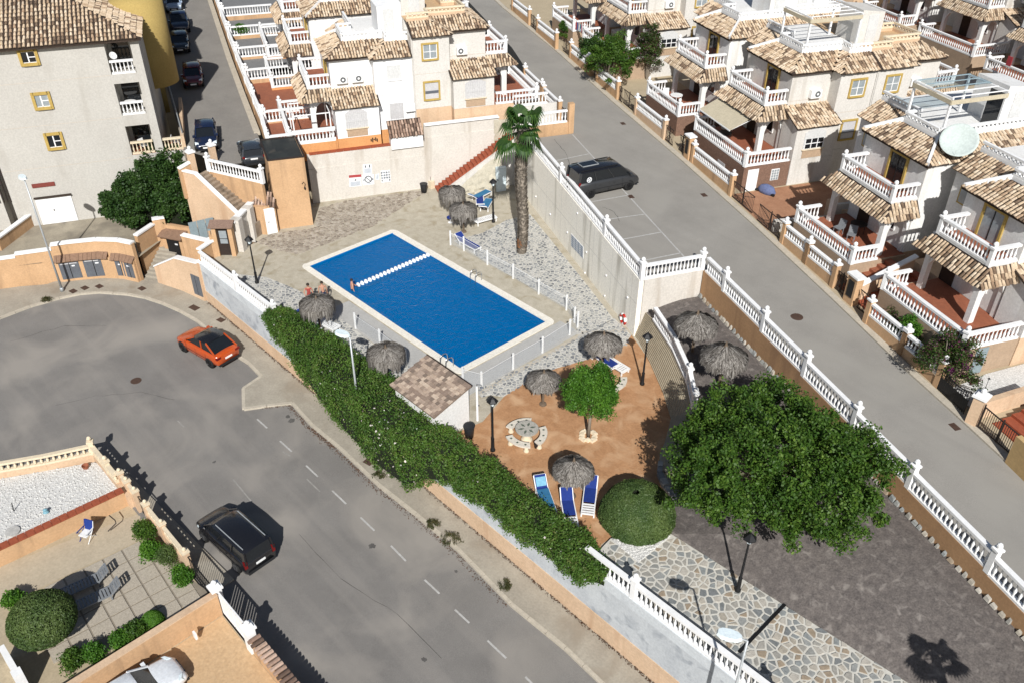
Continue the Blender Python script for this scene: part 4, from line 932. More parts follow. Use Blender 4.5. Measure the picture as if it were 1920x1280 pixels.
for u0, u1 in ((-.02, .63), (.66, 1.0)):
    n = int((u1-u0)*tot/.3); lo_ = -.98 if u0 < .5 else -1.08
    for k in range(n):
        a, c = u0+(u1-u0)*(k+.03)/n, u0+(u1-u0)*(k+.97)/n; b = MB(); p0, d0 = along(mw[2:], max(0, tot*a)); p1, d1 = along(mw[2:], max(.05, tot*c)); n0 = np.array([d0[1], -d0[0]]); n0 = n0 if n0@(CC[:2]-p0) > 0 else -n0
        b.slab([(*(p0+n0*.62), lo_), (*(p1+n0*.62), lo_), (*(p1+n0*.14), lo_+.38), (*(p0+n0*.14), lo_+.38)], .06); obj('ledge_tile', b.mesh('ledge_tile', mat('brown_flat_tile', (.24, .15, .10), (.17, .105, .07), scale=5)), me_)
# yard behind with driveway and low garage wall
b = MB(); b.poly([(-34, -24, -1)]+[(q[0]-.13, q[1]+.1, -1) for q in mw]+[(mw[-1][0]-.2, mw[-1][1]+.3, -1), (-13.5, -3.5, -1), (-24, 2, -1), (-38, -8, -1)]); struct('yard', b.mesh('yard', mat('yard_concrete', (.33, .29, .22), (.23, .20, .155), scale=.7, patch=(.16, .14, .11), pscale=.5)))
lw = thing('yard_planter_wall', 'low peach wall at the foot of the apartment building beside the white garage door', 'wall', P(185, 395, -1))
b = MB(); q0, q1 = P(150, 408, -1), P(215, 392, -1); b.wall(q0, q1, .3, -1.2, -.35); obj('wall_face', b.mesh('wall_face', PEACH), lw)
b = MB(); b.wall(P(0, 470, -1), P(66, 420, -1), .3, -1.2, -.1); lw2 = thing('driveway_wall', 'low peach wall on the left side of the garage driveway', 'wall', P(40, 440, -1)); obj('wall_face', b.mesh('wall_face', PEACH), lw2); b = MB(); b.wall(P(0, 470, -1), P(66, 420, -1), .42, -.1, 0); obj('coping', b.mesh('coping', WHITE), lw2)
# wall on the inner side of the passage, with steps in its coping
pz = [(P(254, 443, .35)[:2], P(286, 418, .5)[:2], .35), (P(286, 418, .5)[:2], P(307, 405, .9)[:2], .75)]
pa = thing('passage_wall', 'plain peach wall with white stepped coping along the passage steps', 'wall', (*pz[0][0], -2.9))
for a, c, z_ in pz:
    b = MB(); b.wall(a, c, .28, -3.2, z_); obj('wall_panel', b.mesh('wall_panel', PEACH), pa); b = MB(); b.wall(a, c, .4, z_, z_+.12); obj('coping', b.mesh('coping', WHITE), pa)
b = MB(); a = pz[1][1]; c = a+np.array([3.2, 2.0]); b.wall(a, c, .28, -3.2, .2); obj('far_panel', b.mesh('far_panel', PEACH), pa)
ps_ = LP(283, 530); st0 = np.array([-9.9, -6.9]); stv = np.array([-.55, .83])
ss = thing('passage_steps', 'grey concrete steps leading up the passage from the cul-de-sac', 'steps', (*st0, zl(-10)))
for k in range(12):
    o_ = st0+stv*(.32*k); n_ = np.array([stv[1], -stv[0]]); b = MB(); b.prism([o_+n_*.1, o_-n_*1.5, o_-n_*1.5+stv*.34, o_+n_*.1+stv*.34], zl(-10)-.2, zl(-10)+.13+.16*k); obj('step', b.mesh('step', PAVE), ss)
# small meter hut with black door and tiled canopy in the passage
mhq = P(332, 478, -1.9); mt = thing('black_door_box', 'small peach cupboard with black door and brown tiled cap in the passage', 'meter box', mhq, math.radians(28))
b = MB(); b.box(-1.0, .0, -1.4, .75, 1.0, 1.55); obj('wall', b.mesh('wall', PEACH), mt, local=True)
b = MB(); b.box(-.62, -.06, -1.3, .45, .01, 1.3); dd_ = obj('door', b.mesh('door', DARK), mt, local=True); b = MB(); b.box(.1, -.075, .9, .35, -.062, 1.02); obj('sticker', b.mesh('sticker', SIGNW), dd_, local=True)
b = MB(); b.slab([(-1.15, -.35, 1.55), (.9, -.35, 1.55), (.9, 1.1, 2.0), (-1.15, 1.1, 2.0)], .09); obj('tiled_cap', b.mesh('tiled_cap', mat('brown_flat_tile', (.2, .12, .08))), mt, local=True)
# gate screen of blue-grey sheet metal
gq = [P(361, 458, -.6), P(408, 448, -.6)]
gs = thing('sheet_metal_gate', 'blue-grey sheet metal gate between the passage walls', 'gate', gq[0])
for k in range(3):
    b = MB(); b.wall(lerp(gq[0], gq[1], k/3+.01), lerp(gq[0], gq[1], (k+1)/3-.01), .06, -2.2, 1.15+.02*k); obj('panel', b.mesh('panel', DOORB), gs)
b = MB(); q = lerp(gq[0], gq[1], .4); b.box(q[0]-.05, q[1]-.12, -.5, q[0]+.1, q[1]-.03, -.3); obj('lock', b.mesh('lock', DARK), gs)
# short peach wall with pitched coping and a grey meter door
sp = [LP(300, 531)[:2], LP(345, 546)[:2], LP(388, 566)[:2], np.array([-5.4, -5.45])]
sh = thing('pitched_peach_wall', 'cracked peach wall with pitched white coping beside the perimeter wall', 'wall', (*sp[1], zl(-8)))
zt = [-1.45, -.15, .2, .25]
strip('wall_face', sp, [zl(-8)-.3]*4, zt, .3, PEACH2, sh); strip('coping', sp, zt, [z+.1 for z in zt], .42, WHITE, sh)
p0, p1 = lerp(sp[1], sp[2], .62), lerp(sp[1], sp[2], .98); nn = np.array([p1[1]-p0[1], -(p1[0]-p0[0])]); nn /= np.hypot(*nn); nn = nn if nn@(CC[:2]-p0) > 0 else -nn
b = MB(); b.prism([p0+nn*.14, p1+nn*.14, p1+nn*.2, p0+nn*.2], zl(-6)+.45, zl(-6)+2.1); obj('meter_door', b.mesh('meter_door', DOORG), sh)
b = MB(); b.prism([lerp(p0, p1, .49)+nn*.19, lerp(p0, p1, .51)+nn*.19, lerp(p0, p1, .51)+nn*.21, lerp(p0, p1, .49)+nn*.21], zl(-6)+.5, zl(-6)+2.05); obj('seam', b.mesh('seam', DARK), sh)
iw = thing('inner_gate_wall', 'peach wall with white capped pier leading to the pool gate', 'wall', (-7, -4.7, 0))
b = MB(); a, c = np.array([-8.2, -5.2]), np.array([-5.95, -4.2]); b.wall(a, c, .28, -3, 1.15); b.wall(c, np.array([-5.45, -5.35]), .28, -.3, 1.1); b.wall(c, np.array([-5.75, -3.75]), .3, -.3, 1.6); obj('wall_face', b.mesh('wall_face', PEACH), iw)
b = MB(); b.wall(a, c, .4, 1.15, 1.25); b.wall(c, np.array([-5.45, -5.35]), .4, 1.1, 1.2); b.box(-6.25, -4.5, 1.15, -5.7, -3.95, 1.35); obj('coping', b.mesh('coping', WHITE), iw)
# pool entrance gate: peach door frame with brown lintel and glazed iron door
gt = thing('pool_entrance_gate', 'peach gateway with dark red glazed door by the grey pool wall', 'gateway', (-5.4, -3.4, 0), math.atan2(.91, .85))
for x0, x1 in ((-.72, -.42), (.42, .72)):
    b = MB(); b.box(x0, -.22, -.2, x1, .22, 2.25); obj('pillar', b.mesh('pillar', PEACH), gt, local=True)
b = MB(); b.box(-.75, -.2, 2.2, .75, .2, 2.4); obj('lintel', b.mesh('lintel', PEACH), gt, local=True)
b = MB(); b.slab([(-.85, -.45, 2.38), (.85, -.45, 2.38), (.85, .35, 2.62), (-.85, .35, 2.62)], .08); obj('tiled_cap', b.mesh('tiled_cap', TILED), gt, local=True)
b = MB(); b.box(-.42, -.05, 0, .42, .02, 2.15); dd_ = obj('door', b.mesh('door', IRON), gt, local=True)
for z0, z1 in ((.95, 1.3), (1.36, 1.95)): b = MB(); b.box(-.26, -.075, z0, .26, -.052, z1); obj('pane', b.mesh('pane', GLASSL), dd_, local=True)
gw = thing('grey_gate_wall', 'grey-beige wall with two buttress piers between pool gate and door hut', 'wall', (-6, -1.5, 0))
b = MB(); b.wall((-5.3, -2.6), (-7.0, -.25), .3, -.3, 2.35); obj('wall_face', b.mesh('wall_face', BEIGE), gw); b = MB(); b.wall((-5.2, -2.7), (-7.1, -.1), .5, 2.35, 2.47); obj('coping', b.mesh('coping', WHITE), gw)
for f in (.1, .75): q = lerp(np.array([-5.3, -2.6]), np.array([-7., -.25]), f); b = MB(); b.box(-.3, -.35, -.2, .3, .35, 2.5); obj('pier', b.mesh('pier', BEIGE), gw, Matrix.Translation((q[0]+.1, q[1]+.08, 0))@Matrix.Rotation(math.atan2(2.35, -1.7), 4, 'Z'))
# stair from the passage up to the upper street
us = thing('upper_stair', 'weathered stone stair climbing to the upper street beside the bush', 'stair', (-9.5, -1.1, 1.4))
sa, sb = np.array([-11.0, -1.55]), np.array([-6.9, .05]); sd = (sb-sa)/np.hypot(*(sb-sa)); sn = np.array([-sd[1], sd[0]])
for k in range(16):
    o_ = sa+sd*(.3*k); b = MB(); b.prism([o_-sn*1.0, o_+sd*.33-sn*1.0, o_+sd*.33+sn*.5, o_+sn*.5], -1.2, 3.98-.19*k); obj('step', b.mesh('step', mat('worn_step_stone', (.34, .27, .20), (.22, .17, .125), scale=2, patch=(.14, .11, .08), pscale=1.)), us)
b = MB(); w0 = sa-sd*.9-sn*1.1; w1 = sa+sd*.4-sn*1.1; w2 = sb+sd*.2-sn*1.1; b.wall(w0, w1, .2, -2.5, 4.35); b.wall(w1, w2, .2, -2.5, (4.35, 1.15)); obj('side_wall', b.mesh('side_wall', PEACH2), us)
b = MB(); b.wall(w0, w1, .34, 4.35, 4.45); b.wall(w1, w2, .34, (4.35, 1.15), (4.45, 1.25)); obj('coping', b.mesh('coping', WHITE), us)
def pier(q, z0, z1, name, label, wd=.42, m=PEACH2):
    t = thing(name, label, 'gate pier', (q[0], q[1], z0)); b = MB(); b.prism([(q[0]+dx*wd/2, q[1]+dy*wd/2) for dx, dy in ((-1, -1), (1, -1), (1, 1), (-1, 1))], z0, z1); obj('shaft', b.mesh('shaft', m), t)
    b = MB(); b.prism([(q[0]+dx*wd*.68, q[1]+dy*wd*.68) for dx, dy in ((-1, -1), (1, -1), (1, 1), (-1, 1))], z1, z1+.12); b.prism([(q[0]+dx*wd*.45, q[1]+dy*wd*.45) for dx, dy in ((-1, -1), (1, -1), (1, 1), (-1, 1))], z1+.12, z1+.22); b.lathe([(.06, 0), (.13, .1), (.12, .2), (.03, .28)], 8, (q[0], q[1], z1+.22)); obj('cap', b.mesh('cap', WHITE), t); return t
pier(P(364, 322, 4.0), 1.5, 5.5, 'gate_pier', 'left peach pier with white finial at the top of the stone stair')
pier(P(401, 300, 4.05), 3.5, 5.2, 'gate_pier', 'right white-capped pier at the top of the stone stair')
tb = thing('stair_top_wall', 'low peach wall with white coping between bush and stair top pier', 'wall', (-12, -2.2, 4)); b = MB(); a, c = P(341, 345, 3.4), P(364, 322, 4.0); b.wall(a, c, .25, 2.2, (4.55, 4.8)); obj('wall_face', b.mesh('wall_face', PEACH), tb); b = MB(); b.wall(a, c, .36, (4.55, 4.8), (4.65, 4.9)); obj('coping', b.mesh('coping', WHITE), tb)
ub = thing('stair_balustrade_wall', 'peach wall with white balustrade above the stone stair', 'balustrade wall', (-9, 0, 4)); a, c = P(393, 321, 3.95), P(493, 344, 3.95); b = MB(); b.wall(a, c, .25, -.5, 3.95); obj('wall_face', b.mesh('wall_face', PEACH), ub)
balustrade(ub, [a+np.array([0, 0, 0.01]), c], .95, posts=[a, c], spacing=.27, post_h=1.25)
# ================================================================== HOUSES
def arch_panel(b, p, q, z0, z1, th, spring, rise, margin=.12, n=10):
    """wall panel from p to q (plan) with an arched opening down to z0"""
    p = np.array(p, float); q = np.array(q, float); L = np.hypot(*(q-p)); d = (q-p)/L
    us = [margin+(L-2*margin)*k/n for k in range(n+1)]; hs = [spring+rise*math.sqrt(max(0, 1-((u-L/2)/(L/2-margin))**2)) for u in us]
    b.wall(p, p+d*margin, th, z0, z1); b.wall(p+d*(L-margin), q, th, z0, z1)
    for u0, u1, h0, h1 in zip(us[:-1], us[1:], hs[:-1], hs[1:]): b.wall(p+d*u0, p+d*u1, th, (h0, h1), z1)
def dwelling(label, s0, tc, sg, z0, zg, end=True, a0=-5.2, rec=2.2, wall=None, frame=None, plinth=None, terr=None, tiles=TILE, nt=300, front=True, deck='rail', shut=False, porch=True, a_ter=None, nb=300, group='white and cream houses with barrel tile roofs', awning=False, tower=True, side_windows=True, baywin='grille', dark_ter=None):
    wall = wall or WALLW; plinth = plinth or PEACH2; terr = terr or BRICK2
    def xf(a, d, z): q = X(s0+a, tc-sg*d); return (q[0], q[1], z0+z)
    base = xf((a0)/2, 4, 0); H = thing('house', label, 'house', (base[0], base[1], zg), 0, group); g = zg-z0-.6
    def part(name, fn, m, par=None): b = MB(xf); fn(b); return obj(name, b.mesh(name, m), par or H)
    ez, iz = 5.65, 6.5; W_ = 1.5
    # walls
    def walls(b):
        b.box(a0, .0, 0, 0, 6.2, ez-.02); b.box(a0-rec, 0, 0, a0-.002, 5.0, ez-.02)
        b.prism([(a0-rec, 0.), (-1.3, 0.), (-1.3, 4.8), (a0+1.1, 4.8), (a0+1.1, 3.7), (a0-rec, 3.7)], ez-.03, iz-.02)
        if end:
            b.box(.002, .0, 0, 1.0, 3.0, ez-.02)
            b.hexa([(.002, 3.002, 0), (1.85, 3.002, 0), (1.85, 6.35, 0), (.002, 6.35, 0)], [(.002, 3.002, 3.28), (1.85, 3.002, 2.5), (1.85, 6.35, 2.5), (.002, 6.35, 3.28)])
            b.box(1.0, 3.0, 0, 1.002, 3.001, 3)
    part('wall', walls, wall)
    def plin(b):
        b.box(a0-rec, .0, g, 0, 6.18, -.01)
        if end: b.box(-.02, .0, g, 1.02, 3.0, -.01); b.box(-.02, 3.0, g, 1.88, 6.38, -.01)
    part('plinth', plin, plinth)
    # main roof (stepped skirt round a flat deck)
    al = a0-.25
    P_ = [[(al, 6.5, ez), (.3, 6.5, ez), (-1.2, 4.9, iz), (a0+1.2, 4.9, iz)], [(a0-rec-.1, 5.3, ez), (al, 5.3, ez), (a0+1.2, 3.8, iz), (a0-rec-.1, 3.8, iz)], [(al, 5.3, ez), (al, 6.5, ez), (a0+1.2, 4.9, iz), (a0+1.2, 3.8, iz)]]
    if end: P_ += [[(.3, 6.5, ez), (.3, 3.25, ez), (-1.2, 1.75, iz), (-1.2, 4.9, iz)], [(.3, 3.25, ez), (1.3, 3.25, ez), (-.2, 1.75, iz), (-1.2, 1.75, iz)], [(1.3, 3.25, ez), (1.3, 0, ez), (-.2, 0, iz), (-.2, 1.75, iz)]]
    else: P_ += [[(.3, 6.5, ez), (.3, 0, ez), (-1.2, 0, iz), (-1.2, 4.9, iz)]]
    PB = []
    if end: PB = [[(2.1, 6.55, 2.42), (2.1, 2.85, 2.42), (0, 2.85, 3.3), (0, 6.55, 3.3)]]
    pf = 8.75; PP = []
    if porch:
        PP = [[(a0-.15, pf, 2.6), (.55, pf, 2.6), (-.02, 8.0, 3.42), (a0+.5, 8.0, 3.42)], [(.55, pf, 2.6), (.55, 6.2, 2.6), (-.02, 6.2, 3.42), (-.02, 8.0, 3.42)]]
    acc = []
    def roofm(b):
        for q in P_+PB+PP: b.slab([xf(*p) for p in q], .07)
    b = MB(); roofm(b); ro = obj('roof', b.mesh('roof', ROOFB), H)
    for q in P_+PB+PP: roof_tiles([xf(*p) for p in q], acc)
    flush_tiles(acc, ro, tiles, nt)
    def eav(b):
        b.box(al, 6.2, ez-.16, .25, 6.44, ez-.075)
        if end: b.box(.002, 3.0, ez-.16, .26, 6.2, ez-.075)
    part('eave_board', eav, ROOFB)
    # white verge copings beside the recess
    def cop(b):
        for aa in (a0-.2,): b.hexa([(aa, 6.45, ez), (aa+.2, 6.45, ez), (a0+1.35, 4.85, iz), (a0+1.15, 4.85, iz)], [(aa, 6.45, ez+.2), (aa+.2, 6.45, ez+.2), (a0+1.35, 4.85, iz+.25), (a0+1.15, 4.85, iz+.25)])
        if not end: b.hexa([(.05, 6.45, ez), (.28, 6.45, ez), (-1.15, 4.85, iz), (-1.35, 4.85, iz)], [(.05, 6.45, ez+.2), (.28, 6.45, ez+.2), (-1.15, 4.85, iz+.25), (-1.35, 4.85, iz+.25)])
    part('verge_coping', cop, WHITE)
    # roof deck
    dk = [(a0-rec, 0), (-.25 if end else -1.25, 0)]+([(-.25, 1.7), (-1.25, 1.7)] if end else [])+[(-1.25, 4.85), (a0+1.25, 4.85), (a0+1.25, 3.75), (a0-rec, 3.75)]
    part('roof_deck', lambda b: b.prism(dk, iz-.04, iz-.005), TERT if deck == 'plain' else WALLW)
    if deck in ('rail', 'plain'):
        def par(b):
            for p, q in zip(dk[1:-1], dk[2:]): b.wall(p, q, .16, iz-.1, iz+.2)
        pp_ = part('parapet', par, WHITE if deck == 'rail' else PEACH2)
        for p, q in zip(dk[1:-1], dk[2:]): balustrade(pp_, [xf(*p, iz+.2), xf(*q, iz+.2)], .42, spacing=.3, thick=.1, name='parapet_rail', m=WHITE if deck == 'rail' else CREAMC)
    if tower:
        part('stair_tower', lambda b: b.prism([(-4.4, .01), (-1.9, .01), (-1.9, 1.9), (-4.4, 1.9)], iz-.05, lambda a, d: iz+2.35-.12*d), wall)
        part('tower_door', lambda b: b.box(-1.9, .6, iz, -1.86, 1.45, iz+1.95), SHUT)
    # openings on the lit side
    fr = frame
    def win(name, aa, d0, d1, zb, zt, glass, proud=.0, frm=None, split=True, bars=0):
        m = frm or WHITE; w_ = .13 if frm else .07; k = .09 if frm else .05
        o = part('window', lambda b: (b.box(aa, d0-w_, zb-w_, aa+k, d0, zt+w_), b.box(aa, d1, zb-w_, aa+k, d1+w_, zt+w_), b.box(aa, d0, zt, aa+k, d1, zt+w_), b.box(aa, d0, zb-w_, aa+k+.04, d1, zb)), m)
        part('pane', lambda b: b.box(aa, d0, zb, aa+.025, d1, zt), glass, o)
        if split:
            part('sash', lambda b: (b.box(aa+.026, (d0+d1)/2-.03, zb, aa+.05, (d0+d1)/2+.03, zt), b.box(aa+.026, d0, zb, aa+.045, d0+.05, zt), b.box(aa+.026, d1-.05, zb, aa+.045, d1, zt), b.box(aa+.026, d0, zb, aa+.045, d1, zb+.05), b.box(aa+.026, d0, (zb+zt)/2-.02, aa+.045, d1, (zb+zt)/2+.02)), WHITE, o)
        for i in range(bars):
            part('bar', lambda b: b.box(aa+.06, d0+(d1-d0)*(i+.5)/bars-.012, zb, aa+.085, d0+(d1-d0)*(i+.5)/bars+.012, zt), GRILLE, o)
        return o
    if end and side_windows:
        win('window', 1.0, .9, 2.0, 3.9, 5.0, GLASSL if frame else SHUT, frm=frame, split=bool(frame)); win('window', 1.0, .9, 2.0, .75, 2.05, GRILLE, frm=frame, split=False, bars=0 if frame else 6)
        if frame: part('grille_band', lambda b: b.box(1.05, .92, 1.2, 1.075, 1.98, 1.4), DOORG)
        # arched bay window with a brick-coloured panel below
        def arch(b):
            n = 8; pts = [(3.95+1.7*k/n, 1.95+.32*math.sin(math.pi*k/n)) for k in range(n+1)]
            b.add([(1.852, d, z) for d, z in [(3.95, .75)]+pts+[(5.65, .75)]]+[(1.9, d, z) for d, z in [(3.95, .75)]+pts+[(5.65, .75)]], [tuple(range(n+3, 2*n+6))]+[(i, (i+1) % (n+3), n+3+(i+1) % (n+3), n+3+i) for i in range(n+3)])
        bw_ = part('window', arch, GRILLE if baywin == 'grille' else SHUT)
        if baywin == 'grille':
            for i in range(12): part('bar', lambda b: b.box(1.9, 4.0+i*.145, .75, 1.935, 4.03+i*.145, 2.0), SHUT, bw_)
            part('grille_band', lambda b: b.box(1.9, 3.98, 1.25, 1.93, 5.62, 1.45), GRILLE, bw_)
        else:
            part('pane', lambda b: b.box(1.9, 4.02, .8, 1.91, 5.58, 1.5), GLASSD, bw_)
            for i in range(4): part('sash', lambda b: b.box(1.91, 4.02+i*.5, .8, 1.93, 4.08+i*.5, 1.5), WHITE, bw_)
            part('sash', lambda b: b.box(1.912, 4.02, 1.13, 1.932, 5.58, 1.19), WHITE, bw_)
        part('sill_panel', lambda b: b.box(1.852, 4.0, .08, 1.89, 5.6, .68), mat('tan_panel', (.42, .30, .20), (.36, .255, .17), scale=5)); part('sill', lambda b: b.box(1.852, 3.9, .68, 1.98, 5.7, .75), CREAMC)
    if end:
        part('downpipe', lambda b: b.tube([(1.06, .06, 5.6), (1.06, .06, -1.2)], .045, 6), wall); part('render_joint', lambda b: (b.box(1.0, .0, 2.75, 1.006, 3.0, 2.78), b.box(.002, 3.3, 3.6, .008, 6.15, 3.63)), mat('joint_tan', (.50, .44, .37), (.48, .42, .35)))  # thin tan joint lines in the render
    def aircon(a, d, z, ax):
        q = xf(a, d, z); o = part('air_conditioner', lambda b: b.box(a, d-.42, z, a+.32, d+.42, z+.58), PLAST)
        part('fan_grille', lambda b: b.add([(a+.33, d-.1+.22*math.cos(k*math.pi/6), z+.29+.22*math.sin(k*math.pi/6)) for k in range(12)], [tuple(range(12))]), mat('fan_grey', (.12, .125, .13)), o)
        part('fan_hub', lambda b: b.add([(a+.337, d-.1+.09*math.cos(k*math.pi/4), z+.29+.09*math.sin(k*math.pi/4)) for k in range(8)], [tuple(range(8))]), PLAST, o)
    if end: aircon(.003, 4.2, 3.75, 0)
    if end and not frame: aircon(.003, 5.4, 3.75, 0)
    # balcony and porch
    if porch:
        part('porch_block', lambda b: (b.box(a0+.3, 6.2, 2.72, -.1, 8.0, 3.45), b.box(a0+.5, 6.2, 3.45, -.06, 8.04, 3.56)), WALLW)
        bl = part('balcony_floor', lambda b: b.box(a0+.75, 6.22, 3.56, -.2, 7.9, 3.58), TERRA)
        balustrade(H, [xf(a0+.62, 6.3, 3.56), xf(a0+.62, 7.95, 3.56), xf(-.15, 7.95, 3.56), xf(-.15, 6.3, 3.56)], .92, posts=[xf(a0+.62, 7.95, 3.5), xf(-.15, 7.95, 3.5)], post_h=1.1, spacing=.24, limit=nb, name='balcony_balustrade', post_w=.22)
        o = part('balcony_door', lambda b: (b.box(-3.05, 6.2, 3.57, -2.9, 6.3, 5.45), b.box(-1.6, 6.2, 3.57, -1.45, 6.3, 5.45), b.box(-3.05, 6.2, 5.3, -1.45, 6.31, 5.45)), YELLOW)
        part('shutter', lambda b: b.box(-2.9, 6.2, 3.57, -1.6, 6.24, 5.3), GLASSD if not shut else GLASSL, o); part('sash', lambda b: b.box(-2.28, 6.24, 3.57, -2.22, 6.26, 5.3), DARK, o)
        part('column', lambda b: b.box(-.42, 7.7, 0, -.08, 8.02, 2.75), WALLW); part('column', lambda b: b.box(a0+.3, 7.7, 0, a0+.64, 8.02, 2.75), WALLW)
        part('arch', lambda b: arch_panel(b, (-.25, 6.2), (-.25, 7.72), .0, 2.73, .28, 1.5, .8, .1), WALLW)
        part('arch', lambda b: arch_panel(b, (a0+.62, 7.86), (-.4, 7.86), 1.6, 2.73, .24, 1.65, .75, .04, 16), WALLW)
        part('porch_door', lambda b: b.box(-4.4, 6.2, .02, -3.4, 6.25, 2.1), mat('dark_wood_door', (.05, .028, .018)))
        o = part('window', lambda b: b.box(-2.4, 6.2, .9, -1.1, 6.26, 2.0), WHITE); part('pane', lambda b: b.box(-2.3, 6.26, .98, -1.2, 6.27, 1.92), GLASSD, o)
    # recess window
    o = part('window', lambda b: (b.box(a0-1.55, 5.0, 3.9, a0-.75, 5.08, 4.95)), YELLOW); part('pane', lambda b: b.box(a0-1.45, 5.08, 4.0, a0-.85, 5.1, 4.85), GLASSL, o)
    # terrace
    aR = a_ter if a_ter is not None else (1.83 if end else .3)
    if front:
        part('terrace_base', lambda b: b.box(a0-.1, 6.22, g, aR, 10.1, -.02) if not end else (b.box(a0-.1, 6.22, g, .05, 10.1, -.02), b.box(.05, 6.4, g, aR, 10.098, -.02)), terr)
        part('terrace_floor', lambda b: b.box(a0-.02, 6.22, -.018, aR-.1, 10.0, .0), dark_ter or TERRA)
        bb_ = [xf(a0, 8.4, 0), xf(a0, 10.0, 0), xf(aR-.1, 10.0, 0), xf(aR-.1, 6.5 if end else 8.2, 0)]
        balustrade(H, bb_, .98, posts=[bb_[1], bb_[2]], post_h=1.2, spacing=.25, limit=nb, name='terrace_balustrade', post_w=.24)
    return H, xf, part
def front_wall(label, s0, s1, tf, zf, panels, m, z_extra=0, sgn=1):
    """street wall of a plot: panels = (a, b, kind) along s, kind in rail / gate / box / open"""
    t = thing('front_wall', label, 'garden wall', X((s0+s1)/2, tf, zf((s0+s1)/2)))
    for a, c, kind in panels:
        za = zf((a+c)/2)
        if kind == 'rail':
            b = MB(); b.wall(X(a, tf), X(c, tf), .22, za-.4, za+.62); obj('wall_panel', b.mesh('wall_panel', m), t)
            balustrade(t, [X(a+.14, tf, za+.62), X(c-.14, tf, za+.62)], .78, spacing=.24, posts=[], name='balustrade')
            for q in (a, c):
                b = MB(); b.prism([X(q-.16, tf-.16)[:2], X(q+.16, tf-.16)[:2], X(q+.16, tf+.16)[:2], X(q-.16, tf+.16)[:2]], za-.4, za+1.5); obj('pier', b.mesh('pier', m), t)
                b = MB(); b.prism([X(q-.2, tf-.2)[:2], X(q+.2, tf-.2)[:2], X(q+.2, tf+.2)[:2], X(q-.2, tf+.2)[:2]], za+1.5, za+1.6); b.lathe([(.05, 0), (.06, .06), (.12, .14), (.12, .24), (.03, .32)], 8, X(q, tf, za+1.58)); obj('finial', b.mesh('finial', WHITE), t)
        elif kind == 'gate':
            ir = MB(); ir.bar(X(a, tf, za+.1), X(c, tf, za+.1), .04, .05); ir.bar(X(a, tf, za+1.25), X(c, tf, za+1.25), .04, .05); ir.bar(X((a+c)/2, tf, za+.1), X((a+c)/2, tf, za+1.4), .05, .05)
            go = obj('gate_frame', ir.mesh('gate_frame', IRON), t); n = max(3, int((c-a)/.16))
            for k in range(n): bb = MB(); bb.tube([X(a+(c-a)*(k+.5)/n, tf, za+.1), X(a+(c-a)*(k+.5)/n, tf, za+1.25)], .014, 4); obj('bar', bb.mesh('bar', IRON), go)
            bb = MB(); bb.bar(X(a+.05, tf, za+.2), X(c-.05, tf, za+1.2), .03, .03); bb.bar(X(a+.05, tf, za+1.2), X(c-.05, tf, za+.2), .03, .03); obj('brace', bb.mesh('brace', IRON), go)
        elif kind == 'box':
            b = MB(); b.wall(X(a, tf), X(c, tf), .45, za-.4, za+1.75); obj('meter_pier', b.mesh('meter_pier', m), t); b = MB(); b.wall(X(a-.08, tf), X(c+.08, tf), .62, za+1.75, za+1.86); obj('coping', b.mesh('coping', WHITE), t)
            b = MB(); b.wall(X(a+.16, tf-.24*sgn), X(c-.16, tf-.24*sgn), .03, za+.45, za+1.5); obj('meter_door', b.mesh('meter_door', DARK), t)
    return t
def flight(label, s0_, s1_, t0_, t1_, za, zb_, n, m=TERRA):
    t = thing('front_steps', label, 'steps', X((s0_+s1_)/2, t0_, za))
    for k in range(n):
        a = t0_+(t1_-t0_)*k/n; b = MB(); b.prism([X(s0_, a)[:2], X(s1_, a)[:2], X(s1_, t1_)[:2], X(s0_, t1_)[:2]], za-.3 if k == 0 else za+(zb_-za)*k/n, za+(zb_-za)*(k+1)/n); obj('step', b.mesh('step', m), t)
    return t
# ---- block A: the brick-terraced pair on the right street
zA = 6.15
hA1, xfA, pA = dwelling('cream end house with brown brick terrace, beige awning and pergola roof deck', -10.4, 17.7, 1, zA, 4.0, True, -5.4, 2.2, WALLC, YELLOW, WALLC, BRICK, deck='rail', baywin='glass', tower=False)
hA2, xfA2, _ = dwelling('white house with brown terrace between the awning house and the two garden shrubs', -18.9, 17.7, 1, zA, 4.25, False, -5.2, 2.2, WALLW, YELLOW, PEACH2, BRICK)
hA3, xfA3, _ = dwelling('cream back half of the awning house block with peach roof deck wall', -10.4, 17.7, -1, zA, 4.0, True, -5.4, 2.2, WALLC, YELLOW, WALLC, BRICK2, deck='plain', nt=150)
hA4, *_ = dwelling('back half of the second brick terrace house, mostly hidden behind roof decks', -18.9, 17.7, -1, zA, 4.0, False, -5.2, 2.2, WALLW, YELLOW, PEACH2, BRICK2, nt=100, nb=60)
# ---- block B: nearest pair
zB = 5.4
hB2, xfB2, _ = dwelling('white house with tan terrace, dark balcony door and glass pergola on its roof', 3.75, 17.4, 1, zB, 3.7, False, -5.4, 2.2, WALLW, YELLOW, PEACH2, BRICK2, tower=False)
hB1, xfB1, pB1 = dwelling('white end house nearest the camera with grey shuttered balcony door', 11.3, 17.4, 1, zB, 3.5, True, -4.4, 2.2, WALLW, YELLOW, PEACH2, BRICK2, shut=True, tower=False)
hB3, *_ = dwelling('back half of the tan terrace house behind the satellite dish', 3.75, 17.4, -1, zB, 3.7, False, -5.4, 2.2, WALLW, YELLOW, PEACH2, BRICK2, nt=150, nb=80)
hB4, *_ = dwelling('back half of the nearest end house beyond the right edge', 11.3, 17.4, -1, zB, 3.5, True, -4.4, 2.2, WALLW, YELLOW, PEACH2, BRICK2, nt=60, nb=40, tower=False)
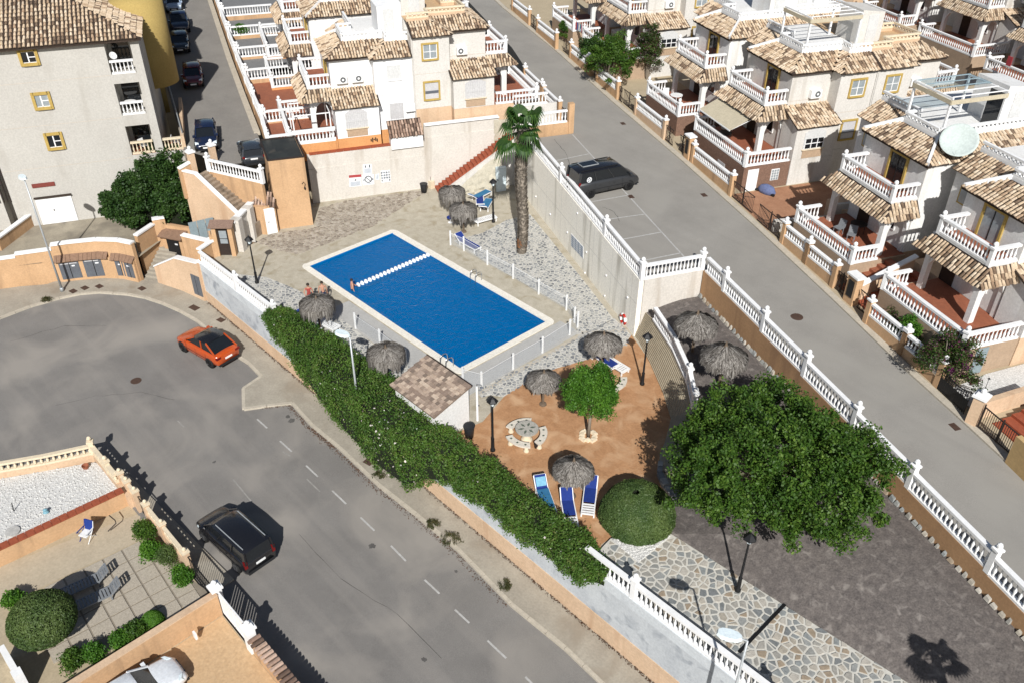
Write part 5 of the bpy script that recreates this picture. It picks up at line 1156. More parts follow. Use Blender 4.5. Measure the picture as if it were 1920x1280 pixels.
# ---- block C: upstream pair
zC = 6.75
hC1, xfC, _ = dwelling('cream end house with arched side window behind the two garden shrubs', -33.0, 17.7, 1, zC, 4.7, True, -5.3, 2.2, WALLC, YELLOW, WALLC, BRICK2, shut=True, baywin='shut')
hC2, *_ = dwelling('farther white house of the shrub garden pair at the top of the street', -41.2, 17.7, 1, zC, 4.9, False, -5.3, 2.2, WALLW, YELLOW, PEACH2, BRICK2, nt=120, nb=80)
hC3, *_ = dwelling('back half of the cream shrub garden house at the top edge', -33.0, 17.7, -1, zC, 4.7, True, -5.3, 2.2, WALLC, YELLOW, WALLC, BRICK2, nt=120, nb=60)
hC4, *_ = dwelling('white back house on the skyline above the tile roofs', -41.2, 17.7, -1, zC, 4.9, False, -5.3, 2.2, WALLW, YELLOW, PEACH2, BRICK2, nt=60, nb=40)
# ---- rows beyond the next street
hD1, *_ = dwelling('house beyond the back gardens with arched porch in the upper right corner', -22.2, 47.2, 1, 7.6, 5.6, True, -5.3, 2.2, WALLC, YELLOW, PEACH2, BRICK2, nt=150, nb=120)
hD2, *_ = dwelling('house at the right edge with a red cloth on its terrace rail', -12.9, 46.6, 1, 7.3, 5.4, False, -5.3, 2.2, WALLW, YELLOW, PEACH2, BRICK2, nt=120, nb=120)
hD3, *_ = dwelling('far white house at the top edge left of the arched porch', -44.0, 47.2, 1, 8.0, 6.0, True, -5.3, 2.2, WALLW, YELLOW, PEACH2, BRICK2, nt=100, nb=80)
hD4, *_ = dwelling('far white house with tiled porch at the top right edge', -30.6, 47.2, 1, 7.6, 5.6, False, -5.3, 2.2, WALLW, YELLOW, PEACH2, BRICK2, nt=80, nb=80)
# ---- block M: the white and cream pair above the pool
hM1, xfM, pM = dwelling('bright white end house with two air conditioners above the beige pool wall', -27.3, -11.65, 1, 4.8, 3.9, True, -5.2, 2.2, WHITE, None, ORANGE, ORANGE, baywin='grille', tower=True)
hM2, xfM2, pM2 = dwelling('cream end house with two ochre framed windows above the pool stairs', -27.3, -11.65, -1, 6.15, 4.2, True, -5.2, 2.2, WALLC, YELLOW, PEACH2, PEACH2, baywin='grille', deck='plain')
hM3, *_ = dwelling('white terraced house with potted palm on its grey terrace by the upper street', -38.6, -11.65, 1, 5.0, 4.1, False, -5.2, 2.2, WALLW, None, ORANGE, ORANGE, dark_ter=mat('grey_terrace_floor', (.19, .19, .19)))
hM4, *_ = dwelling('cream house behind the ochre window house along the right street', -38.6, -11.65, -1, 6.4, 4.6, False, -5.2, 2.2, WALLC, YELLOW, PEACH2, PEACH2, nt=100, nb=80)
hM5, *_ = dwelling('farther white terraced house at the top edge beside the upper street', -48.2, -11.2, 1, 5.3, 4.3, True, -5.2, 2.2, WALLW, None, ORANGE, ORANGE, nt=100, nb=80, dark_ter=MATS['grey_terrace_floor'])
hM6, *_ = dwelling('farther cream house at the top edge beside the right street', -48.2, -11.2, -1, 6.7, 4.9, True, -5.2, 2.2, WALLC, YELLOW, PEACH2, PEACH2, nt=60, nb=60)
# front walls along the right street
fr = lambda s: zr(s)+.08
tf = lambda s: RK(s)+.42
def fw(label, s0, s1, panels, m): return front_wall(label, s0, s1, tf((s0+s1)/2), fr, panels, m)
fw('tan street wall with white balustrade below the brick terrace with awning', -16.5, -6, [(-16.2, -15.2, 'gate'), (-15.0, -14.3, 'box'), (-13.9, -8.3, 'rail'), (-8.1, -5.4, 'gate')], PEACH)
fw('pinkish street wall with balustrade below the second brick terrace', -27, -17, [(-27.3, -26.9, 'open'), (-26.2, -23.9, 'gate'), (-23.6, -18.4, 'rail'), (-18.2, -16.9, 'gate')], PEACH2)
fw('tan street wall with two balustrade panels below the tan terrace house', -5, 5, [(-4.6, -1.7, 'gate'), (-1.5, 1.1, 'rail'), (1.1, 3.9, 'rail'), (4.1, 5.1, 'gate'), (5.2, 6.0, 'box'), (6.2, 7.3, 'gate')], PEACH)
fw('tan street wall with balustrade and climbing plants below the nearest end house', 7, 17, [(7.6, 10.6, 'rail'), (10.6, 13.4, 'rail')], PEACH)
fw('peach street wall with iron gates in front of the garden shrubs', -47, -28, [(-38.2, -33.8, 'rail'), (-33.6, -33.0, 'box'), (-31.6, -27.2, 'rail'), (-40.3, -38.6, 'gate'), (-26.9, -26.2, 'gate')], PEACH)
fw('farthest peach street wall at the top of the right street', -62, -42, [(-46.4, -41, 'rail'), (-48.6, -46.7, 'gate'), (-54.5, -49, 'rail')], PEACH)
flight('terracotta front steps beside the tan terrace', 4.0, 5.4, 6.9, 10.2, 3.9, 5.3, 7); flight('wide red tiled front steps of the nearest end house', 5.7, 7.6, 6.9, 10.6, 3.8, 5.35, 8, REDTILE)
stw = thing('stair_divider_wall', 'peach wall with white sloping coping between the two red stairs', 'wall', X(5.5, 8.6, 3.8)); b = MB(); b.wall(X(5.55, 7.1), X(5.55, 10.4), .22, 3.4, (4.9, 6.2)); obj('wall_face', b.mesh('wall_face', PEACH2), stw); b = MB(); b.wall(X(5.55, 7.0), X(5.55, 10.5), .34, (4.9, 6.2), (5.0, 6.3)); obj('coping', b.mesh('coping', WHITE), stw)
# driveway of the awning house
b = MB(); b.poly([rst(-8.4, 6.7, .1), rst(-3.2, 6.5, .1), rst(-2.6, 12.6, .1), rst(-2.2, 16, .1), rst(-8.4, 16, .1)]); struct('terracotta_driveway', b.mesh('terracotta_driveway', mat('driveway_tile', (.36, .19, .11), (.28, .14, .08), scale=2)))
dw = thing('driveway_wall', 'cream garden wall beside the terracotta driveway', 'wall', X(-3, 9, 4)); b = MB(); b.wall(X(-3.0, 6.7), X(-2.4, 10.4), .22, 3.6, 4.95); b.wall(X(-2.4, 10.4), X(-2.0, 14), .22, 3.6, 5.8); obj('wall_face', b.mesh('wall_face', WALLC), dw)
pA('garage_door', lambda b: b.box(1.84, 8.9, -2.05, 1.87, 9.75, -.25), WHITE)
o = pA('glass_block_window', lambda b: b.box(1.84, 7.2, -1.3, 1.87, 7.85, -.45), WHITE)
for i in range(3):
    for j in range(4): pA('glass_block', lambda b: b.box(1.87, 7.24+.2*i, -1.27+.2*j, 1.88, 7.4+.2*i, -1.1+.2*j), GLASSL, o)
o = pA('vent_grille', lambda b: b.box(-1.6, 10.1, -1.2, -.6, 10.13, -.8), GRILLE)
# awning over the porch of the awning house
aw = thing('awning', 'beige fabric awning pulled out over the brick terrace', 'awning', xfA(-3, 8.6, 2.5))
b = MB(xfA); b.hexa([(-5.0, 8.2, 2.62), (-.6, 8.2, 2.62), (-.6, 10.15, 1.75), (-5.0, 10.15, 1.75)], [(-5.0, 8.2, 2.66), (-.6, 8.2, 2.66), (-.6, 10.15, 1.79), (-5.0, 10.15, 1.79)]); obj('fabric', b.mesh('fabric', AWN), aw)
b = MB(xfA); b.box(-5.0, 10.13, 1.7, -.6, 10.2, 1.78); obj('front_bar', b.mesh('front_bar', WHITE), aw)
for a in (-4.9, -.7): b = MB(); b.bar(xfA(a, 8.2, 2.4), xfA(a, 10.1, 1.72), .04, .04); obj('arm', b.mesh('arm', WHITE), aw)
def mat_clear():
    if 'roof_glazing' in MATS: return MATS['roof_glazing']
    m = bpy.data.materials.new('roof_glazing'); m.use_nodes = True; nt = m.node_tree; tr = nd(nt, 'ShaderNodeBsdfTransparent'); tr.inputs[0].default_value = (.82, .88, .90, 1); gl = nd(nt, 'ShaderNodeBsdfGlossy'); gl.inputs['Roughness'].default_value = .05; ms = nd(nt, 'ShaderNodeMixShader'); ms.inputs[0].default_value = .12
    nt.links.new(tr.outputs[0], ms.inputs[1]); nt.links.new(gl.outputs[0], ms.inputs[2]); nt.links.new(ms.outputs[0], nt.nodes['Material Output'].inputs[0]); MATS['roof_glazing'] = m; return m
def pergola(label, xf, a0_, a1_, d0_, d1_, z, glass=False):
    t = thing('pergola', label, 'pergola', xf((a0_+a1_)/2, (d0_+d1_)/2, z))
    for a in (a0_, a1_):
        for d in (d0_, d1_): b = MB(xf); b.box(a-.06, d-.06, z, a+.06, d+.06, z+2.2); obj('post', b.mesh('post', WHITE), t)
    for d in (d0_, d1_): b = MB(xf); b.box(a0_-.1, d-.05, z+2.22, a1_+.1, d+.05, z+2.32); obj('beam', b.mesh('beam', WHITE), t)
    n = 5
    for k in range(n): a = a0_+(a1_-a0_)*k/(n-1); b = MB(xf); b.box(a-.025, d0_, z+2.32, a+.025, d1_, z+2.37); obj('rafter', b.mesh('rafter', WHITE), t)
    b = MB(xf); b.box(a0_-.1, d1_+.07, z+1.95, a1_+.1, d1_+.12, z+2.2); b.box(a1_+.1, d0_, z+1.95, a1_+.15, d1_+.1, z+2.2); obj('valance', b.mesh('valance', AWN), t)
    if glass:
        b = MB(xf); b.box(a0_, d0_, z+2.38, a0_+(a1_-a0_)*.6, d1_, z+2.39); obj('glass_roof', b.mesh('glass_roof', mat_clear()), t)
        b = MB(xf); b.box(a1_-1.2, d0_-.02, z, a1_, d0_+.02, z+2.1); obj('glass_door', b.mesh('glass_door', GLASSD), t)
    return t
pergola('white roof pergola with beige valance on the awning house', xfA, -4.6, -1.5, .4, 4.5, 6.5)
pergola('glass topped white pergola on the tan terrace house roof', xfB2, -4.4, -1.4, .6, 4.5, 6.5, True)
hB1d = pB1('basement_door', lambda b: b.box(1.84, 8.3, -1.7, 1.88, 9.05, -.1), DOORB)
# satellite dishes
def dish(q, r, label, az=-1.2, tilt=.6, m=None):
    t = thing('satellite_dish', label, 'satellite dish', q); R3 = Matrix.Translation((0, 0, .75))@Matrix.Rotation(az, 4, 'Z')@Matrix.Rotation(tilt, 4, 'Y')
    b = MB(); b.lathe([(.02, 0), (r*.5, .04*r), (r*.85, .14*r), (r, .22*r), (r*.99, .24*r), (r*.84, .17*r), (r*.5, .07*r), (.02, .03*r)], 28); obj('dish', b.mesh('dish', m or mat('dish_grey', (.47, .52, .495), (.43, .48, .455), scale=2), True), t, R3, local=True)
    b = MB(); b.tube([(0, 0, -.1), (0, 0, .78)], .04, 6); obj('mast', b.mesh('mast', GALV), t, local=True); b = MB(); b.tube([(r*.97, 0, .2*r), (r*.75, 0, .5*r)], .012, 5); obj('feed_arm', b.mesh('feed_arm', MATS['dish_grey'] if r > .5 else GALV), t, R3, local=True)
dq = xfB2(-.9, 4.6, 5.95)
dish(P(1790, 290, zB+6.0), 1.02, 'large pale grey satellite dish standing on the tile roof edge', az=math.atan2(CC[1]-dq[1], CC[0]-dq[0]), tilt=.75)
dish(xfM2(-4.6, 1.3, 8.0), .3, 'small white dish on the stair tower of the cream house', az=-.6, tilt=.8)

# ================================================================== APARTMENT BLOCK
AS = -29.5
ap = thing('apartment_building', 'large cream apartment block with tiled hip roof and three stacked loggias', 'apartment building', X(AS-5, -39, -1))
def axf(s, t, z): return X(AS+s, t, z)
def apart(name, fn, m, par=None): b = MB(axf); fn(b); return obj(name, b.mesh(name, m), par or ap)
LV = [3.45, 6.85, 10.15]
def aw_(b):
    b.box(-11, -52, -1.3, 0, -43.2, 12.5); b.box(-11, -42.6, -1.3, 0, -33.36, 12.5); b.box(-11, -33.36, -1.3, -1.9, -31.0, 12.5)
    b.box(-1.9, -33.36, -1.3, 0, -29.45, 3.8); b.box(-1.9, -33.36, 5.9, 0, -31.02, 6.95) if 0 else None
    for z0, z1 in ((6.85-.75+.0, 6.95), (9.35, 10.05)): b.box(-1.9, -33.36, z0, -.003, -31.622, z1)
    b.box(-1.9, -31.62, 3.8, 0, -31.02, 12.5); b.box(-1.9, -33.36, 12.3, 0, -31.622, 12.5)
    b.box(-11, -43.2, -1.3, -1.4, -42.6, 12.5)
apart('wall', aw_, APT)
apart('loggia_floor', lambda b: (b.box(-1.9, -33.34, 3.8, -.02, -31.64, 3.83), b.box(-1.9, -31, 3.8, -.02, -29.5, 3.83)), TERRA)
for z in (3.83, 6.95, 10.05):
    balustrade(ap, [X(AS-.12, -33.3, z), X(AS-.12, -31.68, z)], .98, m=WHITE if z > 4 else CREAMC, spacing=.24, name='loggia_balustrade')
    apart('loggia_door', lambda b: b.box(-1.9, -33.1, z, -1.86, -31.9, z+2.1), GLASSD)
balustrade(ap, [X(AS-.12, -30.95, 3.83), X(AS-.12, -29.5, 3.83)], .98, m=CREAMC, spacing=.24, name='terrace_balustrade')
apart('terrace_wall', lambda b: b.box(-9, -29.6, 2.5, 0, -29.35, 4.9), PEACH2)
for (t0_, t1_, z0, z1), st_k in zip([(-38.9, -37.9, 11.35, 12.25), (-38.9, -37.9, 8.15, 9.15), (-38.9, -37.9, 5.05, 6.1)], (0, 1, 0)):
    o = apart('window', lambda b: (b.box(0, t0_-.14, z0-.14, .12, t0_+.06, z1+.14), b.box(0, t1_-.06, z0-.14, .12, t1_+.14, z1+.14), b.box(0, t0_, z1-.06, .12, t1_, z1+.14), b.box(0, t0_, z0-.14, .17, t1_, z0+.06)), YELLOW)
    apart('pane', lambda b: b.box(0, t0_, z0, .03, t1_, z1), GLASSD if st_k == 0 else GLASSL, o)
    apart('sash', lambda b: (b.box(.03, t0_+.42, z0, .05, t0_+.5, z1), b.box(.03, t0_, z0, .05, t1_, z0+.1), b.box(.03, t0_, z1-.1, .05, t1_, z1), b.box(.03, t1_-.08, z0, .05, t1_, z1), b.box(.03, t0_+.5, (z0+z1)/2-.03, .05, t1_, (z0+z1)/2+.03)), WHITE, o)
    apart('rust_stain', lambda b: b.poly([(.008, t0_+.1, z0-.14), (.008, t1_-.05, z0-.14), (.008, t1_-.25, z0-.75), (.008, t0_+.45, z0-.95)]), mat('rust_wash', (.50, .40, .29), (.53, .455, .375), scale=3)) if 0 else None
o = apart('garage_door', lambda b: b.box(0, -41.0, -.98, .06, -38.45, 1.2), WHITE)
for k in range(3): apart('door_leaf', lambda b: b.box(.06, -40.96+k*.84, -.95, .085, -40.96+k*.84+.8, 1.16), WHITE, o)
apart('handle', lambda b: b.box(.085, -39.95, .1, .11, -39.85, .2), DARK, o)
apart('door_hood', lambda b: b.box(0, -41.05, 1.24, .22, -38.4, 1.32), ROOFB)
apart('red_panel', lambda b: b.box(0, -40.9, 2.1, .06, -39.3, 2.42), mat('dull_red_panel', (.20, .05, .04), (.16, .04, .03), scale=5))
apart('corner_grille', lambda b: [b.box(-.1, -46.4+.25*k, 1.2, .04, -46.34+.25*k, 4.6) for k in range(16)] and None, IRON)
for k in range(3): apart('render_joint', lambda b: b.box(0, -42.6, 3.6+3.2*k, .006, -33.4, 3.63+3.2*k), mat('joint_tan', (.50, .44, .37), (.48, .42, .35)))
# yellow stair drums on the street side
for k, (s_, r_) in enumerate(((-7.0, 2.0), (-19.5, 2.0), (-32, 2.0))):
    b = MB(); c = X(AS+s_, -31.1-.9*k); b.lathe([(r_, 7.1), (r_, 13.6), (r_*.5, 13.9), (.05, 14)], 32, (c[0], c[1], 0)); obj('stair_drum', b.mesh('stair_drum', YSTUC, True), ap)
apart('street_wing', lambda b: (b.prism([(-75, -52), (-11.02, -52), (-11.02, -30.6), (-75, -35.4)], 3, 12.4)), YSTUC)
acc = []; ez = 12.62
A_ = [(.45, -52, ez), (.45, -30.75, ez), (-5.2, -36.4, 15.0), (-5.2, -52, 15.0)]; B_ = [(.45, -30.75, ez), (-11.1, -30.75, ez), (-11.1, -36.4, 15.0), (-5.2, -36.4, 15.0)]; C_ = [(-11.1, -30.2, ez), (-70, -34.6, ez), (-70, -41.4, 15.2), (-11.1, -37.0, 15.2)]
b = MB(axf); b.slab(A_, .1) if 0 else None
b = MB()
for q in (A_, B_, C_): b.slab([axf(*p) for p in q], .12)
ro = obj('roof', b.mesh('roof', ROOFB), ap)
for q in (A_, B_, C_): roof_tiles([axf(*p) for p in q], acc, .28, .42)
flush_tiles(acc, ro, TILE)
apart('eave_board', lambda b: b.box(.002, -52, 12.4, .4, -30.8, 12.5), ROOFB); apart('chimney', lambda b: b.box(-9, -33.5, 12.4, -7.8, -32.2, 14.6), APT)
# small things on the loggias
def plastic_chair():
    t = thing('plastic_chair', 'white plastic chair', 'chair'); b = MB(); b.box(-.25, -.25, .42, .25, .25, .46); obj('seat', b.mesh('seat', PLAST), t, local=True); b = MB(); b.hexa([(-.25, .22, .46), (.25, .22, .46), (.25, .26, .46), (-.25, .26, .46)], [(-.25, .32, .9), (.25, .32, .9), (.25, .36, .9), (-.25, .36, .9)]); obj('backrest', b.mesh('backrest', PLAST), t, local=True)
    lm = MB(); lm.tube([(0, 0, 0), (0, 0, .44)], .025, 5); lm = lm.mesh('leg', PLAST)
    for sx in (-.2, .2):
        for sy in (-.2, .2): obj('leg', lm, t, Matrix.Translation((sx, sy, 0)), local=True)
    return t
pc = plastic_chair(); move(pc, X(AS-.7, -30.0, 3.83), 2.6); pc['label'] = 'white plastic chair on the ground floor terrace of the apartment block'
c2 = clone(pc, X(AS-.6, -32.4, 3.83), 1.9, 'white plastic chair inside the lowest loggia')
rt = thing('round_table', 'pale round table inside the middle loggia', 'table', X(AS-.8, -32.7, 6.95)); b = MB(); b.lathe([(.5, .7), (.52, .74)], 18); obj('tabletop', b.mesh('tabletop', PLAST), rt, local=True); b = MB(); b.tube([(0, 0, 0), (0, 0, .72)], .04, 6)
for k in range(3): b.tube([(0, 0, .25), (.35*math.cos(k*2.1), .35*math.sin(k*2.1), 0)], .025, 5)
obj('pedestal', b.mesh('pedestal', PLAST), rt, local=True)
dish(X(AS-.5, -33.0, 10.5), .28, 'small white dish in the top loggia', az=.2, tilt=1.0, m=PLAST)
rail = thing('street_railing', 'long grey pipe railing between apartment block and upper street', 'railing', X(-38, -29, 4.2))
tr_ = lambda s: -29.45+(s+30)*.075
for s_ in range(-30, -90, -4): b = MB(); b.tube([X(s_, tr_(s_), zu(s_)), X(s_, tr_(s_), zu(s_)+1.1)], .04, 6); obj('post', b.mesh('post', GALV), rail)
b = MB(); b.tube([X(-30, tr_(-30), zu(-30)+1.1), X(-90, tr_(-90), zu(-90)+1.1)], .05, 6); b.tube([X(-30, tr_(-30), zu(-30)+.55), X(-90, tr_(-90), zu(-90)+.55)], .03, 6); obj('rail', b.mesh('rail', GALV), rail)

# ================================================================== TERRACES OF THE MIDDLE BLOCK (upper street side)
def uf(s): return zu(s)+.05
tU = ue[-1][1]+.45
mf = thing('upper_street_wall', 'peach wall with white balustrades along the upper street below the white houses', 'garden wall', X(-40, -23.3, 4))
prev = None
segs = [(-26.0, -30.5), (-30.8, -35.2), (-35.6, -40.5), (-41, -47), (-47.5, -54), (-54.5, -62), (-62.5, -70), (-70.5, -78)]
TU = lambda s: float(np.interp(s, [q[0] for q in ue], [q[1] for q in ue]))+.55
for a, c in segs:
    zt = max(zu(c)+.75, 4.75); b = MB(); b.wall(X(a, TU(a)), X(c, TU(c)), .25, zu(c)-.6, zt); obj('wall_panel', b.mesh('wall_panel', PEACH), mf)
    balustrade(mf, [X(a-.15, TU(a), zt), X(c+.15, TU(c), zt)], .95, posts=[X(a, TU(a), zt-.05), X(c, TU(c), zt-.05)], post_h=1.3, spacing=.26)
for k, (s_, m_, zf_, lab) in enumerate(((-30.6, PEACH, 4.8, 'nearest'), (-40.7, PEACH, 5.1, 'second'), (-47.2, PEACH, 5.2, 'third'), (-54.2, PEACH, 5.3, 'fourth'), (-61.5, PEACH, 5.4, 'fifth'))):
    t = thing('terrace_divider', f'{lab} peach dividing wall with white balustrade between the small terraces on the upper street', 'garden wall', X(s_, -21, zf_)); b = MB(); b.wall(X(s_, TU(s_)+.2), X(s_, -19.2), .2, 3.5, zf_+.05); obj('wall_face', b.mesh('wall_face', PEACH), t); balustrade(t, [X(s_, TU(s_)+.2, zf_+.05), X(s_, -19.3, zf_+.05)], .95, posts=[X(s_, TU(s_)+.2, zf_)], spacing=.26)
b = MB(); b.poly([X(-26, -23.2, 4.6), X(-62, -15, 4.95), X(-62, -12, 4.95), X(-26, -18, 4.6)]); 
fl_ = MB(); fl_.prism([X(-25.6, TU(-26)+.1)[:2], X(-30.5, TU(-30)+.1)[:2], X(-30.5, -18)[:2], X(-25.6, -18)[:2]], 3.5, 4.72); fl_.prism([X(-30.7, TU(-30)+.1)[:2], X(-40.6, TU(-40)+.1)[:2], X(-40.6, -18)[:2], X(-30.7, -18)[:2]], 3.5, 4.78); struct('terrace_ground', fl_.mesh('terrace_ground', TERRA))
fl_ = MB(); fl_.prism([X(-40.8, TU(-40)+.1)[:2], X(-90, TU(-72)-.9)[:2], X(-90, -10)[:2], X(-40.8, -16)[:2]], 3.5, 5.0); struct('grey_terrace_ground', fl_.mesh('grey_terrace_ground', mat('grey_terrace_floor', (.19, .19, .19))))
tl = thing('terrace_rail', 'white balustrade on orange plinth closing the white house terrace above the pool tower', 'balustrade', X(-25.5, -20, 4.7)); b = MB(); b.wall(X(-25.5, TU(-26)), X(-25.5, -18.2), .22, 3.4, 4.72); obj('plinth', b.mesh('plinth', ORANGE), tl); balustrade(tl, [X(-25.5, TU(-26)+.1, 4.72), X(-25.5, -18.2, 4.72)], .95, posts=[X(-25.5, TU(-26), 4.7)], spacing=.26)
# arched iron frame at the terrace, small tiled hut and orange plinth decoration
th_ = thing('tiled_lean_to', 'small white lean-to with brown tile roof on the beige wall', 'hut', X(-24.9, -13.2, 4)); A = X(SB, 0); Bq = X(SB, 1)
q = [onv(*c, A, Bq) for c in [(731, 274), (793, 268)]]; t0_, t1_ = ST(q[0])[1], ST(q[1])[1]
b = MB(); b.box(0, 0, 0, 1, 1, 1); b = MB(lambda s, t, z: X(s, t, z)); b.box(-25.45, t0_+.1, 3.7, -24.7, t1_, 4.72); obj('wall', b.mesh('wall', WHITE), th_)
pts = [X(-24.6, t0_, 4.72), X(-24.6, t1_+.02, 4.72), X(-25.6, t1_+.02, 5.75), X(-25.6, t0_, 5.75)]; b = MB(); b.slab(pts, .08); ro = obj('roof', b.mesh('roof', ROOFB), th_); acc = []; roof_tiles(pts, acc); flush_tiles(acc, ro, TILED)
pM('wall_ornament', lambda b: [b.box(1.88, 3.3+.12*k, -.55+.08*(k % 3), 1.93, 3.38+.12*k, -.3+.1*(k % 2)) for k in range(5)] and None, IRON)
tf_ = thing('terrace_pergola', 'white tubular pergola standing on the terrace beside the white house porch', 'pergola', X(-26.6, -20, 4.8)); fq = [X(-25.8, -21.2, 4.75), X(-25.8, -18.4, 4.75), X(-28.6, -18.4, 4.75), X(-28.6, -21.2, 4.75)]
for p in fq: b = MB(); b.tube([p, p+np.array([0, 0, 2.1])], .05, 6); obj('post', b.mesh('post', WHITE), tf_)
for p, q in zip(fq, fq[1:]+fq[:1]): b = MB(); b.bar(p+np.array([0, 0, 2.1]), q+np.array([0, 0, 2.1]), .07, .07); obj('top_bar', b.mesh('top_bar', WHITE), tf_)
o = pM('air_conditioner', lambda b: b.box(1.0, .2, 1.3, 1.34, 1.0, 1.85) if 0 else b.box(1.002, .02, 1.35, 1.32, .75, 1.9), PLAST)
# garden of the cream house behind the palm
gd = thing('corner_garden_rail', 'white balustrade on peach base at the corner garden behind the palm tree', 'balustrade', X(-22, -2, 4.5))
zq = zr(-22)+.1
b = MB(); b.wall(X(-21.9, -3.9), X(-21.9, -.1), .25, 3.9, zq+.8); obj('wall_face', b.mesh('wall_face', PEACH), gd); balustrade(gd, [X(-21.9, -3.9, zq+.8), X(-21.9, -.4, zq+.8)], 1.0, spacing=.26)
b = MB(); b.prism([X(-22.1, -.3)[:2], X(-21.7, -.3)[:2], X(-21.7, .15)[:2], X(-22.1, .15)[:2]], 3.9, zq+2.3); obj('pier', b.mesh('pier', PEACH), gd)
b = MB(); b.wall(X(-24.3, -4.1), X(-24.3, -.4), .2, 3.9, zq+1.6); g2 = thing('inner_garden_rail', 'inner white balustrade between palm crown and iron gate', 'balustrade', X(-24.3, -2, 4.5)); obj('wall_face', b.mesh('wall_face', WALLC), g2); balustrade(g2, [X(-24.3, -4.0, zq+1.6), X(-24.3, -1.2, zq+1.6)], .9, spacing=.26)
b = MB(); b.prism([X(-21.9, -3.9)[:2], X(-21.9, 0)[:2], X(-34, 2)[:2], X(-34, -3.9)[:2]], 3.5, zq+.02); struct('corner_garden', b.mesh('corner_garden', WALLC))
cg = front_wall('peach wall with white balustrade between cream house and right street', -36, -24, -.05, lambda s: zr(s)+.1, [(-23.9, -22.4, 'gate'), (-28.2, -24.4, 'rail'), (-33.0, -28.6, 'rail')], PEACH, sgn=-1)
# ================================================================== POOL FENCE
fence = thing('pool_fence', 'low pool fence of white posts with clear panels round the pool', 'fence', (18.4, 3, 0))
GL = bpy.data.materials.new('clear_panel'); GL.use_nodes = True; nt = GL.node_tree; tr = nd(nt, 'ShaderNodeBsdfTransparent'); tr.inputs[0].default_value = (.97, .975, .98, 1); df = nd(nt, 'ShaderNodeBsdfDiffuse'); df.inputs[0].default_value = (.8, .81, .82, 1); ms = nd(nt, 'ShaderNodeMixShader'); ms.inputs[0].default_value = .10
nt.links.new(tr.outputs[0], ms.inputs[1]); nt.links.new(df.outputs[0], ms.inputs[2]); nt.links.new(ms.outputs[0], nt.nodes['Material Output'].inputs[0])
fpm = MB(); fpm.box(-.045, -.045, 0, .045, .045, 1.18); fpm = fpm.mesh('post', PLAST)
lines = [[P(*c) for c in [(845, 460), (870, 471), (914, 497), (962, 523), (1010, 552), (1062, 582)]]+[P(1077, 605)], [P(*c) for c in [(1083, 614), (1068, 628), (1017, 661), (962, 692), (903, 727), (868, 718)]], [P(*c) for c in [(667, 616), (713, 647), (762, 684)]]]
for ln in lines:
    for p in ln: obj('post', fpm, fence, Matrix.Translation(vec((p[0], p[1], 0)))@Matrix.Rotation(.1, 4, 'Z'))
    for p, q in zip(ln[:-1], ln[1:]):
        b = MB(); b.wall(p, q, .012, .08, .98); obj('clear_panel', b.mesh('clear_panel', GL), fence); b = MB(); b.bar((p[0], p[1], 1.0), (q[0], q[1], 1.0), .018, .018); obj('rail', b.mesh('rail', PLAST), fence)

# ================================================================== THATCHED PARASOLS
def make_parasol(R_=1.12, H=2.35, name_label='thatched parasol', drop=.55, rim=.5):
    t = thing('thatched_parasol', name_label, 'parasol', group='thatched parasols'); b = MB(); b.tube([(0, 0, 0), (0, 0, H-.1)], .07, 8); obj('pole', b.mesh('pole', WOOD), t, local=True)
    b = MB(); b.lathe([(.22, 0), (.2, .1), (.09, .14)], 12); obj('foot', b.mesh('foot', WOOD), t, local=True)
    b = MB(); b.lathe([(R_*.9, H-rim-.14), (R_*.95, H-rim-.06), (R_*.7, H-rim*.62-.05), (R_*.36, H-rim*.28-.05), (.08, H-.06)], 24); obj('canopy', b.mesh('canopy', THATCH), t, local=True)
    V = []; n = 3400; ph = [rnd.uniform(0, 6.28) for _ in range(3)]
    z = lambda r_: H-.02-rim*(min(r_, R_)/R_)**1.15
    for i in range(n):
        u = rnd.random()**.6; a = rnd.uniform(0, 2*math.pi); r = .05+u*R_*.98; lump = .05*math.sin(5*a+ph[0]+r*4)+.035*math.sin(11*a+ph[1]-r*7)
        L = rnd.uniform(.18, .42); r2 = min(r+L*.85, R_*1.03); fr_ = rnd.uniform(.010, .024); a2 = a+rnd.uniform(-.12, .12)
        z1 = z(r)+lump+rnd.uniform(.0, .07); z2 = z(r2)+lump*.6+rnd.uniform(-.06, .06)-(drop*.4*rnd.random() if r2 > R_*.96 else 0); tx, ty = -math.sin(a)*fr_, math.cos(a)*fr_
        V += [(r*math.cos(a)-tx, r*math.sin(a)-ty, z1), (r*math.cos(a)+tx, r*math.sin(a)+ty, z1), (r2*math.cos(a2)+tx, r2*math.sin(a2)+ty, z2), (r2*math.cos(a2)-tx, r2*math.sin(a2)-ty, z2)]
    for i in range(1300):
        a = rnd.uniform(0, 2*math.pi); r = R_*rnd.uniform(.93, 1.04); fr_ = rnd.uniform(.010, .024); L = drop*(.75+.25*math.sin(7*a+ph[2])+.2*math.sin(17*a+ph[0]))*rnd.uniform(.5, 1.2); z1 = H-rim+rnd.uniform(-.06, .06); tx, ty = -math.sin(a)*fr_, math.cos(a)*fr_; r2 = r+rnd.uniform(-.05, .08)
        V += [(r*math.cos(a)-tx, r*math.sin(a)-ty, z1), (r*math.cos(a)+tx, r*math.sin(a)+ty, z1), (r2*math.cos(a)+tx*.6, r2*math.sin(a)+ty*.6, z1-L), (r2*math.cos(a)-tx*.6, r2*math.sin(a)-ty*.6, z1-L)]
    obj('thatch', npmesh('thatch', V, np.arange(len(V)).reshape(-1, 4), THATCH), t, local=True, kind=None)
    b = MB(); b.lathe([(.1, H-.06), (.06, H+.06), (.035, H+.2)], 8); obj('tip', b.mesh('tip', WOOD), t, local=True); return t
